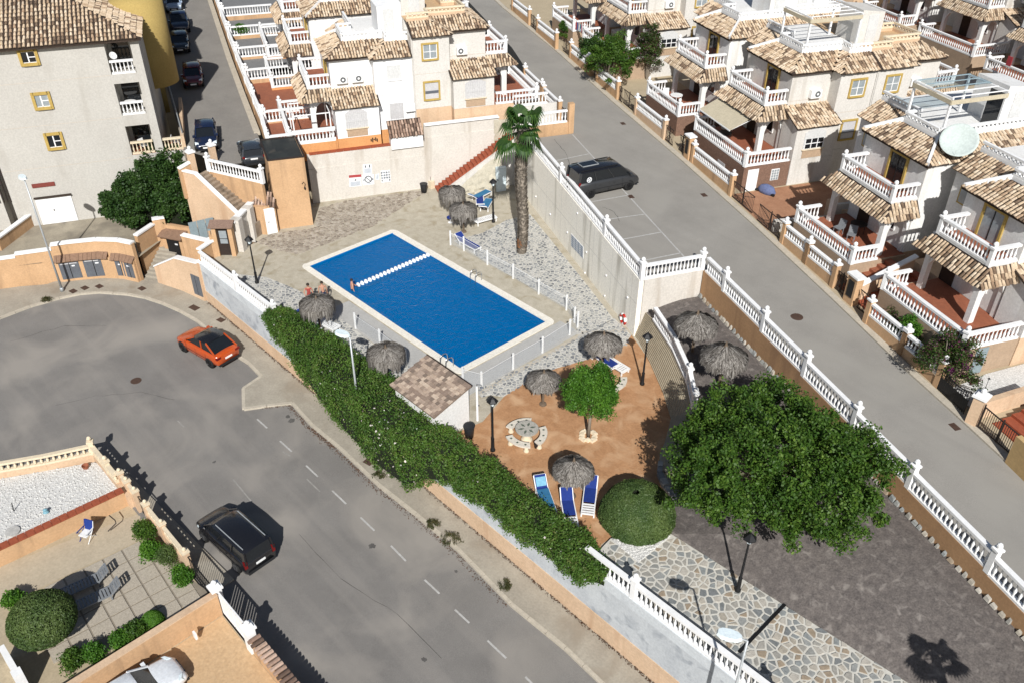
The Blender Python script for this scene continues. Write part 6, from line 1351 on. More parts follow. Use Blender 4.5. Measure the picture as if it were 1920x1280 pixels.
pr0 = make_parasol(.98, 2.35, 'thatched parasol on the orange patio beside the blue loungers', .32, .55)
def foot(px_top, H): return P(*px_top, H)
move(pr0, [*P(1076, 868, 2.2)[:2], 0], .3)
pr1 = make_parasol(1.0, 2.3, 'drooping thatched parasol by the red stair, nearer the beige wall', .75, .3); move(pr1, [*P(847, 352, 2.3)[:2], 0])
clone(pr1, [*P(868, 383, 2.3)[:2], 0], 1.3, 'drooping thatched parasol in front of another, beside the white lounger')
clone(pr1, [*P(593, 563, 2.3)[:2], 0], 2.2, 'thatched parasol with two people beyond it on the grey paving', 1.05)
clone(pr1, [*P(723, 655, 2.3)[:2], 0], 3.0, 'thatched parasol standing between hedge and pool near the street lamp', 1.05)
clone(pr0, [*P(1020, 702, 2.1)[:2], 0], 1.1, 'thatched parasol on the patio edge beside the small round tree', .97)
clone(pr0, [*P(1132, 634, 2.3)[:2], 0], 1.9, 'thatched parasol over loungers on the grey paving under the lifebuoy', 1.1)
zs1 = 1.75
clone(pr0, [*P(1306, 606, zs1+2.2)[:2], zs1], .7, 'ragged thatched parasol on the brown slope nearest the end wall', 1.2)
clone(pr0, [*P(1357, 672, 1.6+2.1)[:2], 1.6], 2.7, 'ragged thatched parasol on the brown slope half under the big tree', 1.25)

# ================================================================== LAMPS
def make_lamp():
    t = thing('lamp_post', 'black lantern post', 'lamp post', group='black lantern posts'); b = MB(); b.lathe([(.14, 0), (.14, .1), (.1, .16), (.085, .75), (.1, .82), (.06, .9), (.045, 2.9), (.06, 2.95), (.04, 3.05)], 10); obj('post', b.mesh('post', DARK, True), t, local=True)
    b = MB(); b.lathe([(.1, 3.05), (.19, 3.32)], 6); obj('lantern_glass', b.mesh('lantern_glass', LAMPG), t, local=True)
    b = MB(); b.lathe([(.31, 3.32), (.29, 3.36), (.13, 3.52), (.04, 3.58), (.03, 3.64)], 6); obj('lantern_cap', b.mesh('lantern_cap', DARK), t, local=True)
    b = MB(); 
    for k in range(6): a = k*math.pi/3; b.tube([(.1*math.cos(a), .1*math.sin(a), 3.05), (.195*math.cos(a), .195*math.sin(a), 3.33)], .012, 4)
    obj('lantern_frame', b.mesh('lantern_frame', DARK), t, local=True); return t
l0 = make_lamp(); move(l0, P(1383, 1106, .2)); l0['label'] = 'black lantern post at the edge of the crazy paving path'
for c, lab in (((1204, 720), 'black lantern post on the patio in front of the stepped block wall'), ((924, 844), 'black lantern post on the patio beside the stone table'), ((482, 531), 'black lantern post near the pool gate behind the white balustrade'), ((925, 417), 'black lantern post among the blue loungers by the palm')):
    clone(l0, P(*c, 0), rnd.random(), lab)
def street_lamp(base, head, label, oval=True):
    base = np.array(base, float); head = np.array(head, float); t = thing('street_lamp', label, 'street lamp', base); b = MB(); top = np.array([base[0], base[1], head[2]-.05])
    b.tube([base, lerp(base, top, .5), top], [.085, .065, .045], 8); b.lathe([(.14, 0), (.14, .25), (.09, .3)], 8, base); obj('pole', b.mesh('pole', GALV, True), t)
    d = (head-top); d[2] = 0; L = np.hypot(*d[:2]); d = d/max(L, 1e-6)
    if L > .15: b = MB(); b.tube([top, top+d*L*.6+np.array([0, 0, .06])], .035, 6); obj('arm', b.mesh('arm', GALV), t)
    a = rz_of(d); M_ = Matrix.Translation(vec(head))@Matrix.Rotation(a, 4, 'Z')
    b = MB(); s = [(-.45, .08), (-.3, .2), (0, .26), (.3, .22), (.45, .1)]
    b.hexa([(x, y, -.03) for x, y in s]+[(x, -y, -.03) for x, y in s[::-1]], [(x*.9, y*.8, .1) for x, y in s]+[(x*.9, -y*.8, .1) for x, y in s[::-1]]); obj('lamp_head', b.mesh('lamp_head', LAMPG), t, M_)
    b = MB(); b.hexa([(x*.8, y*.8, -.07) for x, y in s]+[(x*.8, -y*.8, -.07) for x, y in s[::-1]], [(x*.9, y*.9, -.03) for x, y in s]+[(x*.9, -y*.9, -.03) for x, y in s[::-1]]); obj('lens', b.mesh('lens', GLASSL), t, M_); return t
hb = P(1368, 1190, 5.0); street_lamp((hb[0]+.55, hb[1]+.3, zl(39)+.1), hb, 'street lamp in front of the perimeter wall at the bottom edge')
hb = P(642, 626, 4.75); street_lamp((hb[0]+.45, hb[1]+.15, zl(14)+.1), hb, 'street lamp rising through the long flowering hedge')
q = LP(117, 546, .12); hb = P(47, 335, 6.1); street_lamp(q, (q[0]-.25, q[1]+.0, 6.1), 'tall grey street lamp by the meter doors of the cul-de-sac')

# ================================================================== SUN LOUNGERS
def make_lounger(cloth, lab, back=.55, towel=None, frame_only=False):
    t = thing('sun_lounger', lab, 'sun lounger', group='white framed sun loungers'); b = MB()
    for sy in (-.3, .3): b.bar((-.65, sy, .3), (1.1, sy, .3), .06, .07); b.bar((-.65, sy, .3), (-1.15, sy, .3+back*.75), .05, .06)
    b.bar((1.1, -.3, .3), (1.1, .3, .3), .06, .07); b.bar((-1.15, -.3, .3+back*.75), (-1.15, .3, .3+back*.75), .05, .06); b.bar((.2, -.3, .3), (.2, .3, .3), .05, .05)
    obj('frame', b.mesh('frame', PLAST), t, local=True)
    lm = MB(); lm.box(-.035, -.035, 0, .035, .035, .3); lm = lm.mesh('leg', PLAST)
    for x in (-.6, 1.0):
        for y in (-.3, .3): obj('leg', lm, t, Matrix.Translation((x, y, 0)), local=True)
    if frame_only:
        for k in range(11): b = MB(); x = -.6+k*.155; b.box(x, -.28, .32, x+.11, .28, .345); obj('slat', b.mesh('slat', PLAST), t, local=True)
        for k in range(5): b = MB(); f = (k+.5)/5; b.bar((-.65-.5*f, -.28, .32+back*.75*f), (-.65-.5*f, .28, .32+back*.75*f), .09, .03); obj('slat', b.mesh('slat', PLAST), t, local=True)
    else:
        b = MB(); b.box(-.62, -.28, .335, 1.0 if towel != 'half' else .35, .28, .36); obj('seat', b.mesh('seat', cloth), t, local=True)
        b = MB(); b.hexa([(-.62, -.28, .335), (-.62, .28, .335), (-1.12, .28, .335+back*.75), (-1.12, -.28, .335+back*.75)], [(-.6, -.28, .365), (-.6, .28, .365), (-1.1, .28, .365+back*.75), (-1.1, -.28, .365+back*.75)]); obj('backrest', b.mesh('backrest', cloth), t, local=True)
        if towel == 'half':
            for k in range(4): b = MB(); b.box(.45+k*.16, -.28, .32, .54+k*.16, .28, .345); obj('slat', b.mesh('slat', PLAST), t, local=True)
        elif towel:
            b = MB(); b.box(-.5, -.3, .362, 1.02, .3, .372); obj('towel', b.mesh('towel', towel), t, local=True)
            b = MB(); b.hexa([(-.66, -.25, .41), (-.66, .25, .41), (-1.0, .25, .4+back*.58), (-1.0, -.25, .4+back*.58)], [(-.65, -.25, .43), (-.65, .25, .43), (-.98, .25, .42+back*.58), (-.98, -.25, .42+back*.58)]); obj('head_towel', b.mesh('head_towel', SKYF), t, local=True)
    return t
def at_px(p, q, z=.0): p = P(*p, z+.35); q = P(*q, z+.35); return [*((p+q)/2)[:2], z], rz_of(q-p)
l1 = make_lounger(BLUEF, 'sun lounger with teal and pale blue towels on the patio by the hedge', towel=TEALF); move(l1, *at_px((1013, 905), (1031, 955)))
l2 = make_lounger(BLUEF, 'royal blue lounger in the middle of the patio trio, foot slats bare', towel='half'); move(l2, *at_px((1063, 934), (1071, 976)))
clone(l2, *at_px((1108, 910), (1103, 952)), 'royal blue lounger half behind the big round bush')
c = clone(l1, *at_px((885, 373), (915, 358)), 'teal covered lounger at the back of the lounger group by the white door')
l3 = make_lounger(BLUEF, 'plain royal blue lounger in the middle of the group by the lantern post'); move(l3, *at_px((901, 390), (899, 368)))
clone(l1, *at_px((905, 395), (918, 372)), 'teal covered lounger right beside the lantern post')
l4 = make_lounger(PLAST, 'bare white slatted lounger at the foot of the lantern post by the palm', frame_only=True); move(l4, *at_px((885, 416), (925, 405)))
clone(l3, *at_px((866, 449), (890, 462)), 'blue lounger standing outside the pool fence below the palm')
clone(l4, *at_px((600, 600), (616, 607)), 'white lounger under the parasol with the two people')
clone(l4, *at_px((1140, 672), (1158, 683)), 'white lounger under the parasol below the lifebuoy')
clone(l3, *at_px((570, 600), (584, 608)), 'blue lounger beside the hedge under the people parasol')
clone(l3, *at_px((1122, 664), (1140, 676)), 'blue lounger in the shade of the parasol below the lifebuoy')
tb_ = thing('low_table', 'small round blue topped table by the drooping parasols', 'table', P(845, 417, 0)); b = MB(); b.lathe([(.3, .4), (.3, .44)], 14); obj('tabletop', b.mesh('tabletop', BLUEF), tb_, local=True); b = MB(); b.lathe([(.22, 0), (.05, .04), (.05, .4)], 8); obj('pedestal', b.mesh('pedestal', PLAST), tb_, local=True)

# ================================================================== STONE TABLE, BENCHES, BINS, SHOWER
tq = P(988, 802, .78); st_t = thing('stone_table', 'round cast stone table with mosaic star top on the patio', 'table', (tq[0], tq[1], 0))
b = MB(); b.lathe([(.52, .70), (.62, .72), (.62, .79)], 28); obj('tabletop', b.mesh('tabletop', TABLET), st_t, local=True); b = MB(); b.lathe([(.34, 0), (.3, .08), (.2, .3), (.24, .5), (.38, .7)], 14); obj('pedestal', b.mesh('pedestal', CREAMC, True), st_t, local=True)
for k in range(6):
    a = k*math.pi/3; b = MB(); c, s = math.cos(a), math.sin(a); pts = [(r*c-w_*s, r*s+w_*c, .793) for r, w_ in ((.14, 0), (.3, .07), (.5, 0), (.3, -.07))]; b.slab(pts, .01); obj('inlay', b.mesh('inlay', mat('inlay_green', (.10, .12, .09), (.07, .085, .065), scale=6)), st_t, local=True)
def make_bench(lab):
    t = thing('stone_bench', lab, 'bench', group='curved stone benches round the patio table'); b = MB(); a0_, a1_, n = -.62, .62, 10; ri, ro_ = .95, 1.33
    for k in range(n):
        p = lambda r, kk: (r*math.cos(a0_+(a1_-a0_)*kk/n)-1.14, r*math.sin(a0_+(a1_-a0_)*kk/n))
        b.hexa([(*p(ri, k), .38), (*p(ro_, k), .38), (*p(ro_, k+1), .38), (*p(ri, k+1), .38)], [(*p(ri, k), .47), (*p(ro_, k), .47), (*p(ro_, k+1), .47), (*p(ri, k+1), .47)])
    obj('seat', b.mesh('seat', mat('pale_cast_stone', (.62, .57, .48), (.52, .48, .41), scale=8)), t, local=True)
    for sg_ in (-.45, .45):
        b = MB(); b.lathe([(.17, 0), (.16, .08), (.11, .2), (.15, .38)], 8, (1.14*math.cos(sg_)-1.14, 1.14*math.sin(sg_), 0)); obj('leg', b.mesh('leg', CREAMC, True), t, local=True)
    for k in range(3):
        a = -.4+k*.4; q = (1.14*math.cos(a)-1.14, 1.14*math.sin(a)); b = MB(); b.slab([(q[0]-.06, q[1]-.05, .475), (q[0]+.05, q[1]-.06, .475), (q[0]+.06, q[1]+.05, .475), (q[0]-.05, q[1]+.06, .475)], .01); obj('inlay', b.mesh('inlay', MATS['inlay_green']), t, local=True)
    return t
def bench_at(t, px, lab=None, cl=True):
    q = P(*px, .45); a = rz_of((q-tq)[:2])
    return clone(t, [q[0], q[1], 0], a, lab) if cl else move(t, [q[0], q[1], 0], a)
bn = make_bench('curved stone bench behind the patio table, farthest from the loungers'); bench_at(bn, (972, 790), None, False)
bench_at(bn, (1019, 816), 'curved stone bench on the right of the patio table'); bench_at(bn, (970, 829), 'curved stone bench in front of the patio table')
q = P(1166, 720, .45); clone(bn, [q[0], q[1], 0], rz_of(np.array([1.0, .25])), 'curved stone bench alone behind the small round tree')
def make_bin(lab, r=.3, h=.75):
    t = thing('litter_bin', lab, 'bin'); b = MB(); b.lathe([(r*.75, 0), (r*.98, h*.95), (r*.9, h)], 14); obj('body', b.mesh('body', PLASTB, True), t, local=True); b = MB(); b.lathe([(r*.95, h*.95), (r*1.08, h*.97), (r*1.08, h*1.02), (r*.8, h*1.03)], 14); obj('rim', b.mesh('rim', PLASTB), t, local=True); return t
bi = make_bin('grey litter bin beside the white hut gable on the patio'); move(bi, P(880, 818)); 
clone(bi, P(795, 361), 0, 'black litter bin at the foot of the beige back wall'); clone(bi, P(1006, 838), 0, 'small dark bin between the patio benches', .5)
bl_ = thing('utility_pedestal', 'small cream pedestal box with taps at the foot of the red stair', 'pedestal', P(808, 352)); b = MB(); b.box(-.28, -.2, 0, .28, .2, .62); obj('box', b.mesh('box', CREAMC), bl_, local=True); b = MB(); b.tube([(0, 0, .6), (0, 0, .95), (-.15, -.1, 1.0)], .025, 5); b.tube([(-.2, 0, .6), (-.35, 0, 1.1)], .02, 5); obj('tap', b.mesh('tap', STEEL), bl_, local=True)
sw_ = thing('outdoor_shower', 'white shower post with steel head beside the tiled hut', 'shower', (20.45, -2.35, 0)); b = MB(); b.tube([(0, 0, 0), (0, 0, 2.35)], .07, 8); obj('post', b.mesh('post', PLAST), sw_, local=True); b = MB(); b.tube([(0, 0, 2.35), (0, 0, 2.5), (.25, .1, 2.55), (.28, .1, 2.45)], .025, 6); b.lathe([(.02, .08), (.1, 0)], 8, (.28, .1, 2.38)); obj('shower_head', b.mesh('shower_head', STEEL), sw_, local=True); b = MB(); b.tube([(.08, 0, 1.1), (.16, 0, 1.1)], .03, 6); obj('valve', b.mesh('valve', STEEL), sw_, local=True)
# tiled hut by the pool
hh = thing('tiled_hut', 'white hut with mottled tile roof between hedge and pool corner', 'hut', (19, -3.8, 0))
x0, x1, y0, y1 = 17.0, 20.35, -5.2, -2.85
b = MB(); b.hexa([(x0, y0, -.1), (x1, y0, -.1), (x1, y1, -.1), (x0, y1, -.1)], [(x0, y0, 1.86), (x1, y0, 1.86), (x1, y1, 2.5), (x0, y1, 2.5)]); obj('wall', b.mesh('wall', WALLW), hh)
rp = [np.array(q) for q in [(x0-.3, y0-.15, 1.9), (x1+.12, y0-.15, 1.9), (x1+.12, y1+.1, 2.62), (x0-.3, y1+.1, 2.62)]]
b = MB(); b.slab(rp, .09); ro = obj('roof', b.mesh('roof', mat('mortar_bed', (.24, .18, .14), (.17, .125, .10), scale=5)), hh); acc = []; n_ = 0
fl3 = MB(); fl3.hexa([(-.11, 0, 0), (.11, 0, 0), (.11, .27, 0), (-.11, .27, 0)], [(-.11, 0, .05), (.11, 0, .05), (.11, .27, .025), (-.11, .27, .025)]); fl3 = fl3.mesh('roof_tile', mat('flat_roof_tile', (1, 1, 1), (.85, .84, .83), scale=9, island=[(.42, .325, .25), (.29, .22, .17), (.19, .145, .115), (.50, .40, .31), (.25, .185, .145), (.36, .275, .215)]))
sl = rp[3]-rp[0]; Ls = np.linalg.norm(sl); sl /= Ls; nn_ = np.cross(np.array([1., 0, 0]), sl)
for r_ in range(int(Ls/.22)):
    for c_ in range(int((rp[1][0]-rp[0][0])/.23)):
        q = rp[0]+np.array([(c_+.5+(.5 if r_ % 2 else 0))*.23, 0, 0])+sl*(r_*.22)+nn_*(.01+rnd.uniform(0, .02))
        if q[0] > rp[1][0]-.05 or n_ >= 300: continue
        n_ += 1; M_ = Matrix(((1, sl[0], nn_[0], q[0]), (0, sl[1], nn_[1], q[1]), (0, sl[2], nn_[2], q[2]), (0, 0, 0, 1))); obj('roof_tile', fl3, ro, M_@Matrix.Rotation(rnd.uniform(-.04, .04), 4, 'Z'))
b = MB(); b.box(x1+.005, -3.9, 0, x1+.04, -3.1, 1.95) if 0 else b.box(x0+.8, y1+.002, 0, x0+1.6, y1+.04, 1.95); obj('door', b.mesh('door', SHUT), hh)
b = MB(); b.box(x0-.3, y1+.1, 2.55, x1+.12, y1+.16, 2.66); obj('ridge_board', b.mesh('ridge_board', IRON), hh)

# ================================================================== PLANTS
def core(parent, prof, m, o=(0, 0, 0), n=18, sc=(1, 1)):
    b = MB(); b.lathe(prof, n, (0, 0, 0)); obj('inner_core', b.mesh('inner_core', m, True), parent, Matrix.Translation(vec(o))@Matrix.Diagonal((sc[0], sc[1], 1, 1)))
DCORE = mat('dark_core', (.012, .018, .006), (.007, .010, .004), scale=6)  # near-black solid cores, added so the foliage is not see-through
# big carob-like tree
tc_ = P(1447, 893, 3.3); tc_ = np.array([tc_[0], tc_[1], 0]); tz = 1.05
bt_ = thing('big_tree', 'big spreading green tree over the brown slope by the street wall', 'tree', (*tc_[:2], tz))
pts, cc = crown_points((tc_[0], tc_[1], 3.9), (4.7, 4.7, 2.75), 520, 180, .5, flat=.8, hollow=.48, lump=.17)
obj('crown', leaf_cloud(pts, .145, LEAF, 'crown', aspect=.6), bt_)
branch_tree(bt_, (*tc_[:2], tz), (tc_[0]+.1, tc_[1], 2.6), .24, cc[::6], BARK)
# small round headed tree
s0_ = P(1103, 818); sm = thing('small_round_tree', 'small bright green round headed tree on the orange patio', 'tree', s0_)
pts, cc = crown_points((s0_[0]-.05, s0_[1]+.05, 2.78), (1.3, 1.3, 1.62), 260, 140, .34, flat=.9, hollow=.6, lump=.05); obj('crown', leaf_cloud(pts, .115, LEAFY, 'crown'), sm)
branch_tree(sm, s0_, (s0_[0]-.02, s0_[1]+.03, 2.3), .1, cc[::8], BARK)
b = MB()
for k in range(12):
    a = k//3; e = [(-.05, -.47), (.47, -.05), (.05, .47), (-.47, .05)]; p = lerp(np.array(e[a]), np.array(e[(a+1) % 4]), (k % 3+.5)/3); bb = MB(); bb.hexa([(p[0]+dx*.13, p[1]+dy*.13, -.01) for dx, dy in ((-1, -1), (1, -1), (1, 1), (-1, 1))], [(p[0]+dx*.1, p[1]+dy*.1, .1+rnd.uniform(0, .05)) for dx, dy in ((-1, -1), (1, -1), (1, 1), (-1, 1))]); obj('edging_stone', bb.mesh('edging_stone', CREAMC), sm, local=True)
# clipped dome bush
bc = np.array([*P(1196, 950, 1.0)[:2], 0.0]); db = thing('dome_bush', 'large clipped dome bush at the end of the crazy paving path', 'bush', bc)
n = 60000; d = sph(n); d[:, 2] = np.abs(d[:, 2])*1.0-.12; rr = 1+npr.normal(0, .012, n)-.035*np.abs(np.sin(d[:, 0]*9)*np.sin(d[:, 1]*8)); S = np.array([1.84, 1.84, 1.85]); prof_ = d*S*rr[:, None]; prof_[:, 2] += .45
hole = (np.hypot(d[:, 0]+.05, d[:, 1]+.1) < .1) & (d[:, 2] > .5); prof_[hole, 2] -= .3
low = d[:, 2] < .0; prof_[low, :2] *= .93
obj('foliage', leaf_cloud(prof_+bc, .085, LEAFB, 'foliage', normals=d, spread=.55), db)
core(db, [(1.0, .15), (1.42, .4), (1.52, .8), (1.38, 1.3), (.95, 1.7), (.4, 1.75), (.1, 1.5)], DCORE, bc)
# palm
pbase = P(978, 473); ptop = np.array([pbase[0]-.55, pbase[1]+.45, 9.0]); pt = thing('palm_tree', 'tall fan palm in front of the parking retaining wall', 'palm tree', pbase)
b = MB(); N = 26; pth = [lerp(pbase, ptop, k/N)+np.array([.12*math.sin(k*.28), 0, 0]) for k in range(N+1)]; b.tube(pth, [(.36 if k == 0 else .27)+.10*k/N+.025*(k % 2) for k in range(N+1)], 14); obj('trunk', b.mesh('trunk', PALMB, True), pt)
V = []
for i in range(2600):
    f = rnd.random(); a = rnd.uniform(0, 6.28); c = lerp(pbase, ptop, f)+np.array([.12*math.sin(f*N*.28), 0, 0]); r = .26+.10*f+rnd.uniform(0, .04); w_ = .06; u = np.array([math.cos(a), math.sin(a), 0]); v = np.array([-math.sin(a), math.cos(a), 0])
    V += [c+u*r-v*w_, c+u*r+v*w_, c+u*(r+.11)+v*w_*.5+np.array([0, 0, .15]), c+u*(r+.11)-v*w_*.5+np.array([0, 0, .15])]
obj('leaf_bases', npmesh('leaf_bases', V, np.arange(len(V)).reshape(-1, 4), PALMB), pt, kind='stuff')
b = MB(); c = lerp(pbase, ptop, .085); b.lathe([(.345, -.32), (.345, .32)], 12, c); obj('bare_patch', b.mesh('bare_patch', mat('bare_red_trunk', (.26, .12, .055), (.18, .085, .04), scale=6, bump=.5)), pt)
def fan(az, el, L=1.15, R_=.95, droop=.5):
    """one fan leaf: stalk and pleated segments"""
    b = MB(); u = np.array([math.cos(az)*math.cos(el), math.sin(az)*math.cos(el), math.sin(el)]); s = np.array([-math.sin(az), math.cos(az), 0]); up_ = np.cross(u, s); up_ = up_ if up_[2] > 0 else -up_; o = ptop+np.array([0, 0, -.1]); tip = o+u*L
    b.tube([o, tip], .022, 4); n = 20
    for k in range(n):
        a = -2.0+4.0*k/(n-1); d_ = u*math.cos(a)+s*math.sin(a); Lk = R_*(1-.18*abs(a)/2); m_ = tip+d_*Lk*.6; e_ = tip+d_*Lk+np.array([0, 0, -droop*Lk*rnd.uniform(.5, .9)]); t_ = np.cross(d_, up_); t_ /= np.linalg.norm(t_)
        b.add([tip, m_+t_*.075, e_, m_-t_*.075], [(0, 1, 2, 3)])
    return b
for i in range(22):
    f = fan(i*2.4+rnd.uniform(-.4, .4), rnd.uniform(-.75, 1.15) if i > 4 else rnd.uniform(.8, 1.3), rnd.uniform(.75, 1.4), rnd.uniform(.8, 1.25), rnd.uniform(.5, 1.1)); obj('frond', f.mesh('frond', LEAFP), pt)
b = MB()
for i in range(60):
    a = rnd.uniform(0, 6.28); q = ptop+np.array([math.cos(a)*.3, math.sin(a)*.3, -.3]); b.add([q, q+np.array([.05, .05, 0]), q+np.array([math.cos(a)*.35, math.sin(a)*.35, -rnd.uniform(.5, 1.3)])], [(0, 1, 2)])
obj('dry_skirt', b.mesh('dry_skirt', mat('dry_palm', (.25, .20, .13), (.17, .135, .09))), pt, kind='stuff')
op = thing('young_palm', 'young palm just beyond the bottom right corner, its shadow on the brown slope', 'palm tree', (49.3, -3.6, .2)); keep = ptop; ptop = np.array([49.3, -3.6, 6.0])
b = MB(); b.tube([(49.3, -3.6, .2), (49.3, -3.6, 6.0)], [.22, .16], 9); obj('trunk', b.mesh('trunk', PALMB, True), op)
for i in range(11): f = fan(i*2.4, rnd.uniform(-.3, 1.1), .55, .6, .6); obj('frond', f.mesh('frond', LEAFP), op)
ptop = keep
# long flowering hedge over the perimeter wall
hx0, hx1 = 4.0, 32.6
hg = thing('flowering_hedge', 'long green hedge with small white flowers spilling over the perimeter wall', 'hedge', (18, -5.6, 0))
DX = [4.0, 5.5, 8, 11, 14, 17, 19.5, 21, 22.5, 24, 26, 28, 30, 31.5, 32.6]; DZ = [.2, -.6, -1.4, -2.2, -2.8, -3.2, -3.1, -1.9, -1.2, -1.0, -1.0, -.9, -.8, -.7, .0]; TZ = [.9, 1.15, 1.3, 1.35, 1.4, 1.45, 1.4, 1.35, 1.3, 1.3, 1.25, 1.25, 1.2, 1.1, .8]; WI = [-5.1, -4.75, -4.6, -4.5, -4.45, -4.6, -4.9, -4.95, -4.8, -4.85, -4.95, -4.95, -4.9, -4.95, -5.1]; WO = [-5.7, -6.25, -6.6, -6.9, -7.1, -7.2, -7.1, -6.6, -6.35, -6.3, -6.3, -6.3, -6.3, -6.2, -5.8]
n = 95000; x = npr.uniform(hx0, hx1, n); zb_ = np.interp(x, DX, DZ); zt_ = np.interp(x, DX, TZ); wi = np.interp(x, DX, WI); wo = np.interp(x, DX, WO); wob = .16*np.sin(x*2.1)+.12*np.sin(x*4.7+1)+.08*np.sin(x*9.3)
wi = wi+wob*.5; wo = wo+.13*np.sin(x*1.7+2)+.1*np.sin(x*5.1); zt_ = zt_+.12*np.sin(x*1.3)+.09*np.sin(x*3.9+.5)
Lo = zt_-zb_; Lt = wi-wo; Li = .9+0*x; u = npr.uniform(0, 1, n)*(Lo+Lt+Li)
y = np.where(u < Lo, wo, np.where(u < Lo+Lt, wo+(u-Lo), wi)); z = np.where(u < Lo, zb_+u, np.where(u < Lo+Lt, zt_, zt_-(u-Lo-Lt)))
y = np.where((u < Lo), wo+(1-np.clip((z-zb_)/np.maximum(Lo, .1), 0, 1))**1.5*np.minimum(.55, Lo*.2), y)
cor = np.minimum(np.abs(u-Lo), np.abs(u-Lo-Lt)); z = z-np.where(cor < .3, (.3-cor)*.5, 0)
ny = np.where(u < Lo, -1., np.where(u < Lo+Lt, 0, 1.)); nz = np.where(u < Lo, .45, np.where(u < Lo+Lt, 1., .2)); N_ = np.stack([0*x, ny, nz], 1)
jit = npr.normal(0, 1, (n, 3))*np.array([.05, .09, .09]); C = np.stack([x, y, z], 1)+jit
cl = npr.normal(0, .1, 700); ci = (np.floor(x*9)+np.floor((u)*4.5)*257).astype(int) % 700; C += N_*cl[ci][:, None]*.9
obj('foliage', leaf_cloud(C, .115, LEAFH, 'foliage', normals=N_, spread=1.1), hg)
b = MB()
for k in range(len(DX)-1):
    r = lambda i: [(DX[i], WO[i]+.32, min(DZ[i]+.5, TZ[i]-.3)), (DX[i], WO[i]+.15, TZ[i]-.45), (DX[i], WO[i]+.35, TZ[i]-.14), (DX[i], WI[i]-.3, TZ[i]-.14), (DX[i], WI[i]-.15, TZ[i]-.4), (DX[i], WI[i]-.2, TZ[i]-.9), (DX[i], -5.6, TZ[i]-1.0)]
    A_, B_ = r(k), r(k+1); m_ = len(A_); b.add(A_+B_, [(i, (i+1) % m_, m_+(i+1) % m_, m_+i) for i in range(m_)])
obj('inner_core', b.mesh('inner_core', DCORE), hg)  # solid dark core added inside the hedge against see-through
sel = npr.choice(n, 700, replace=False); sel = sel[(ny[sel] < .5)]; gate_ = np.sin(x[sel]*1.1)+np.sin(x[sel]*.37+1) +.6*np.sin(x[sel]*4.1) > .55; obj('flowers', leaf_cloud(C[sel][gate_]+N_[sel][gate_]*.06, .12, PETAL, 'flowers', normals=N_[sel][gate_], spread=.6, aspect=.95), hg, kind='stuff')
# big dark bush by the apartment block
ab = P(285, 372, .8); bg_ = thing('dark_bush', 'big dark green bush between apartment block and stair wall', 'bush', (*ab[:2], -1))
pts = []
for c_, r_, k in (((270, 380), (2.4, 2.4, 2.2), 150), ((310, 330), (2.3, 2.2, 2.5), 150), ((332, 385), (1.7, 1.8, 1.8), 90), ((232, 385), (1.6, 1.6, 1.4), 70)):
    q = P(*c_, 1.6 if c_[1] < 340 else .9); p_, _ = crown_points(q, r_, k, 190, .5, flat=.9, hollow=.72, lump=.12); pts.append(p_)
obj('foliage', leaf_cloud(np.concatenate(pts), .19, LEAFD, 'foliage', aspect=.7), bg_)
for c_, rr_ in (((270, 380), 1.7), ((310, 335), 1.7), ((332, 388), 1.2)): q = P(*c_, .9); core(bg_, [(rr_*.7, -1.8), (rr_, -.6), (rr_*.95, .4), (rr_*.5, 1.2), (.05, 1.4)], DCORE, q)
def shrub(px, z, rad, label, m, n=60, per=110, size=.13, name='shrub', cr=.35, kind='shrub', lump=.2, tall=None, hollow=.5):
    q = P(*px, z); t = thing(name, label, kind, q); p_, cc_ = crown_points((q[0], q[1], z+rad[2]*.95), rad, n, per, cr, hollow=hollow, lump=lump*1.7); obj('foliage', leaf_cloud(p_, size, m, 'foliage'), t)
    b = MB()
    for c_ in cc_[::5]: b.tube([(q[0], q[1], z), lerp(np.array([q[0], q[1], z]), c_, .6)+np.array([0, 0, .1]), c_], [.04, .025, .01], 4)
    obj('stems', b.mesh('stems', BARK), t); return t
zc = 5.4
shrub((1140, 160), 4.9, (2.0, 2.0, 2.3), 'large round green shrub behind the upper street wall', LEAF, 130, 130, .17, cr=.5); shrub((1110, 128), 4.9, (1.2, 1.2, 1.6), 'darker shrub overhanging the wall, left of the big round one', LEAFD, 60, 110, .15)
shrub((1212, 150), 4.9, (1.2, 1.2, 2.5), 'tall loose bougainvillea between the shrub and the terrace house', LEAFV, 110, 100, .14, cr=.4, hollow=.3); shrub((1062, 78), 5.2, (.8, .8, 1.0), 'small shrub by the pale garden wall at the top of the street', LEAF, 40, 90)
shrub((455, 72), 5.0, (.55, .55, .75), 'small potted palm on the grey terrace by the upper street', LEAFY, 26, 90, .14, name='potted_palm', kind='potted plant')
shrub((1732, 42), 7.0, (1.6, 1.0, .9), 'bright climbing plant on the back garden wall in the upper right', LEAFY, 50, 90, .15)
shrub((1700, 640), 3.9, (.7, .6, .75), 'bright green climber on the balustrade of the nearest end house', LEAFY, 40, 90, .11); shrub((1683, 607), 3.9, (.45, .45, .6), 'small reddish plant on the balustrade pier below the nearest house', LEAFV, 26, 80, .1)
bv = shrub((1765, 715), 3.7, (1.5, 1.3, 1.35), 'purple flowered bougainvillea spilling over the street wall at the right', LEAFV, 110, 110, .12, cr=.4, hollow=.3, lump=.3)
q = P(1765, 715, 3.7); PURP = leafmat('purple_bract', [(.10, .02, .09), (.16, .03, .13), (.07, .015, .06)], .25); pp_, _ = crown_points((q[0], q[1], 5.2), (1.2, 1.0, 1.1), 22, 70, .25); obj('flowers', leaf_cloud(pp_, .1, PURP, 'flowers'), bv, kind='stuff')
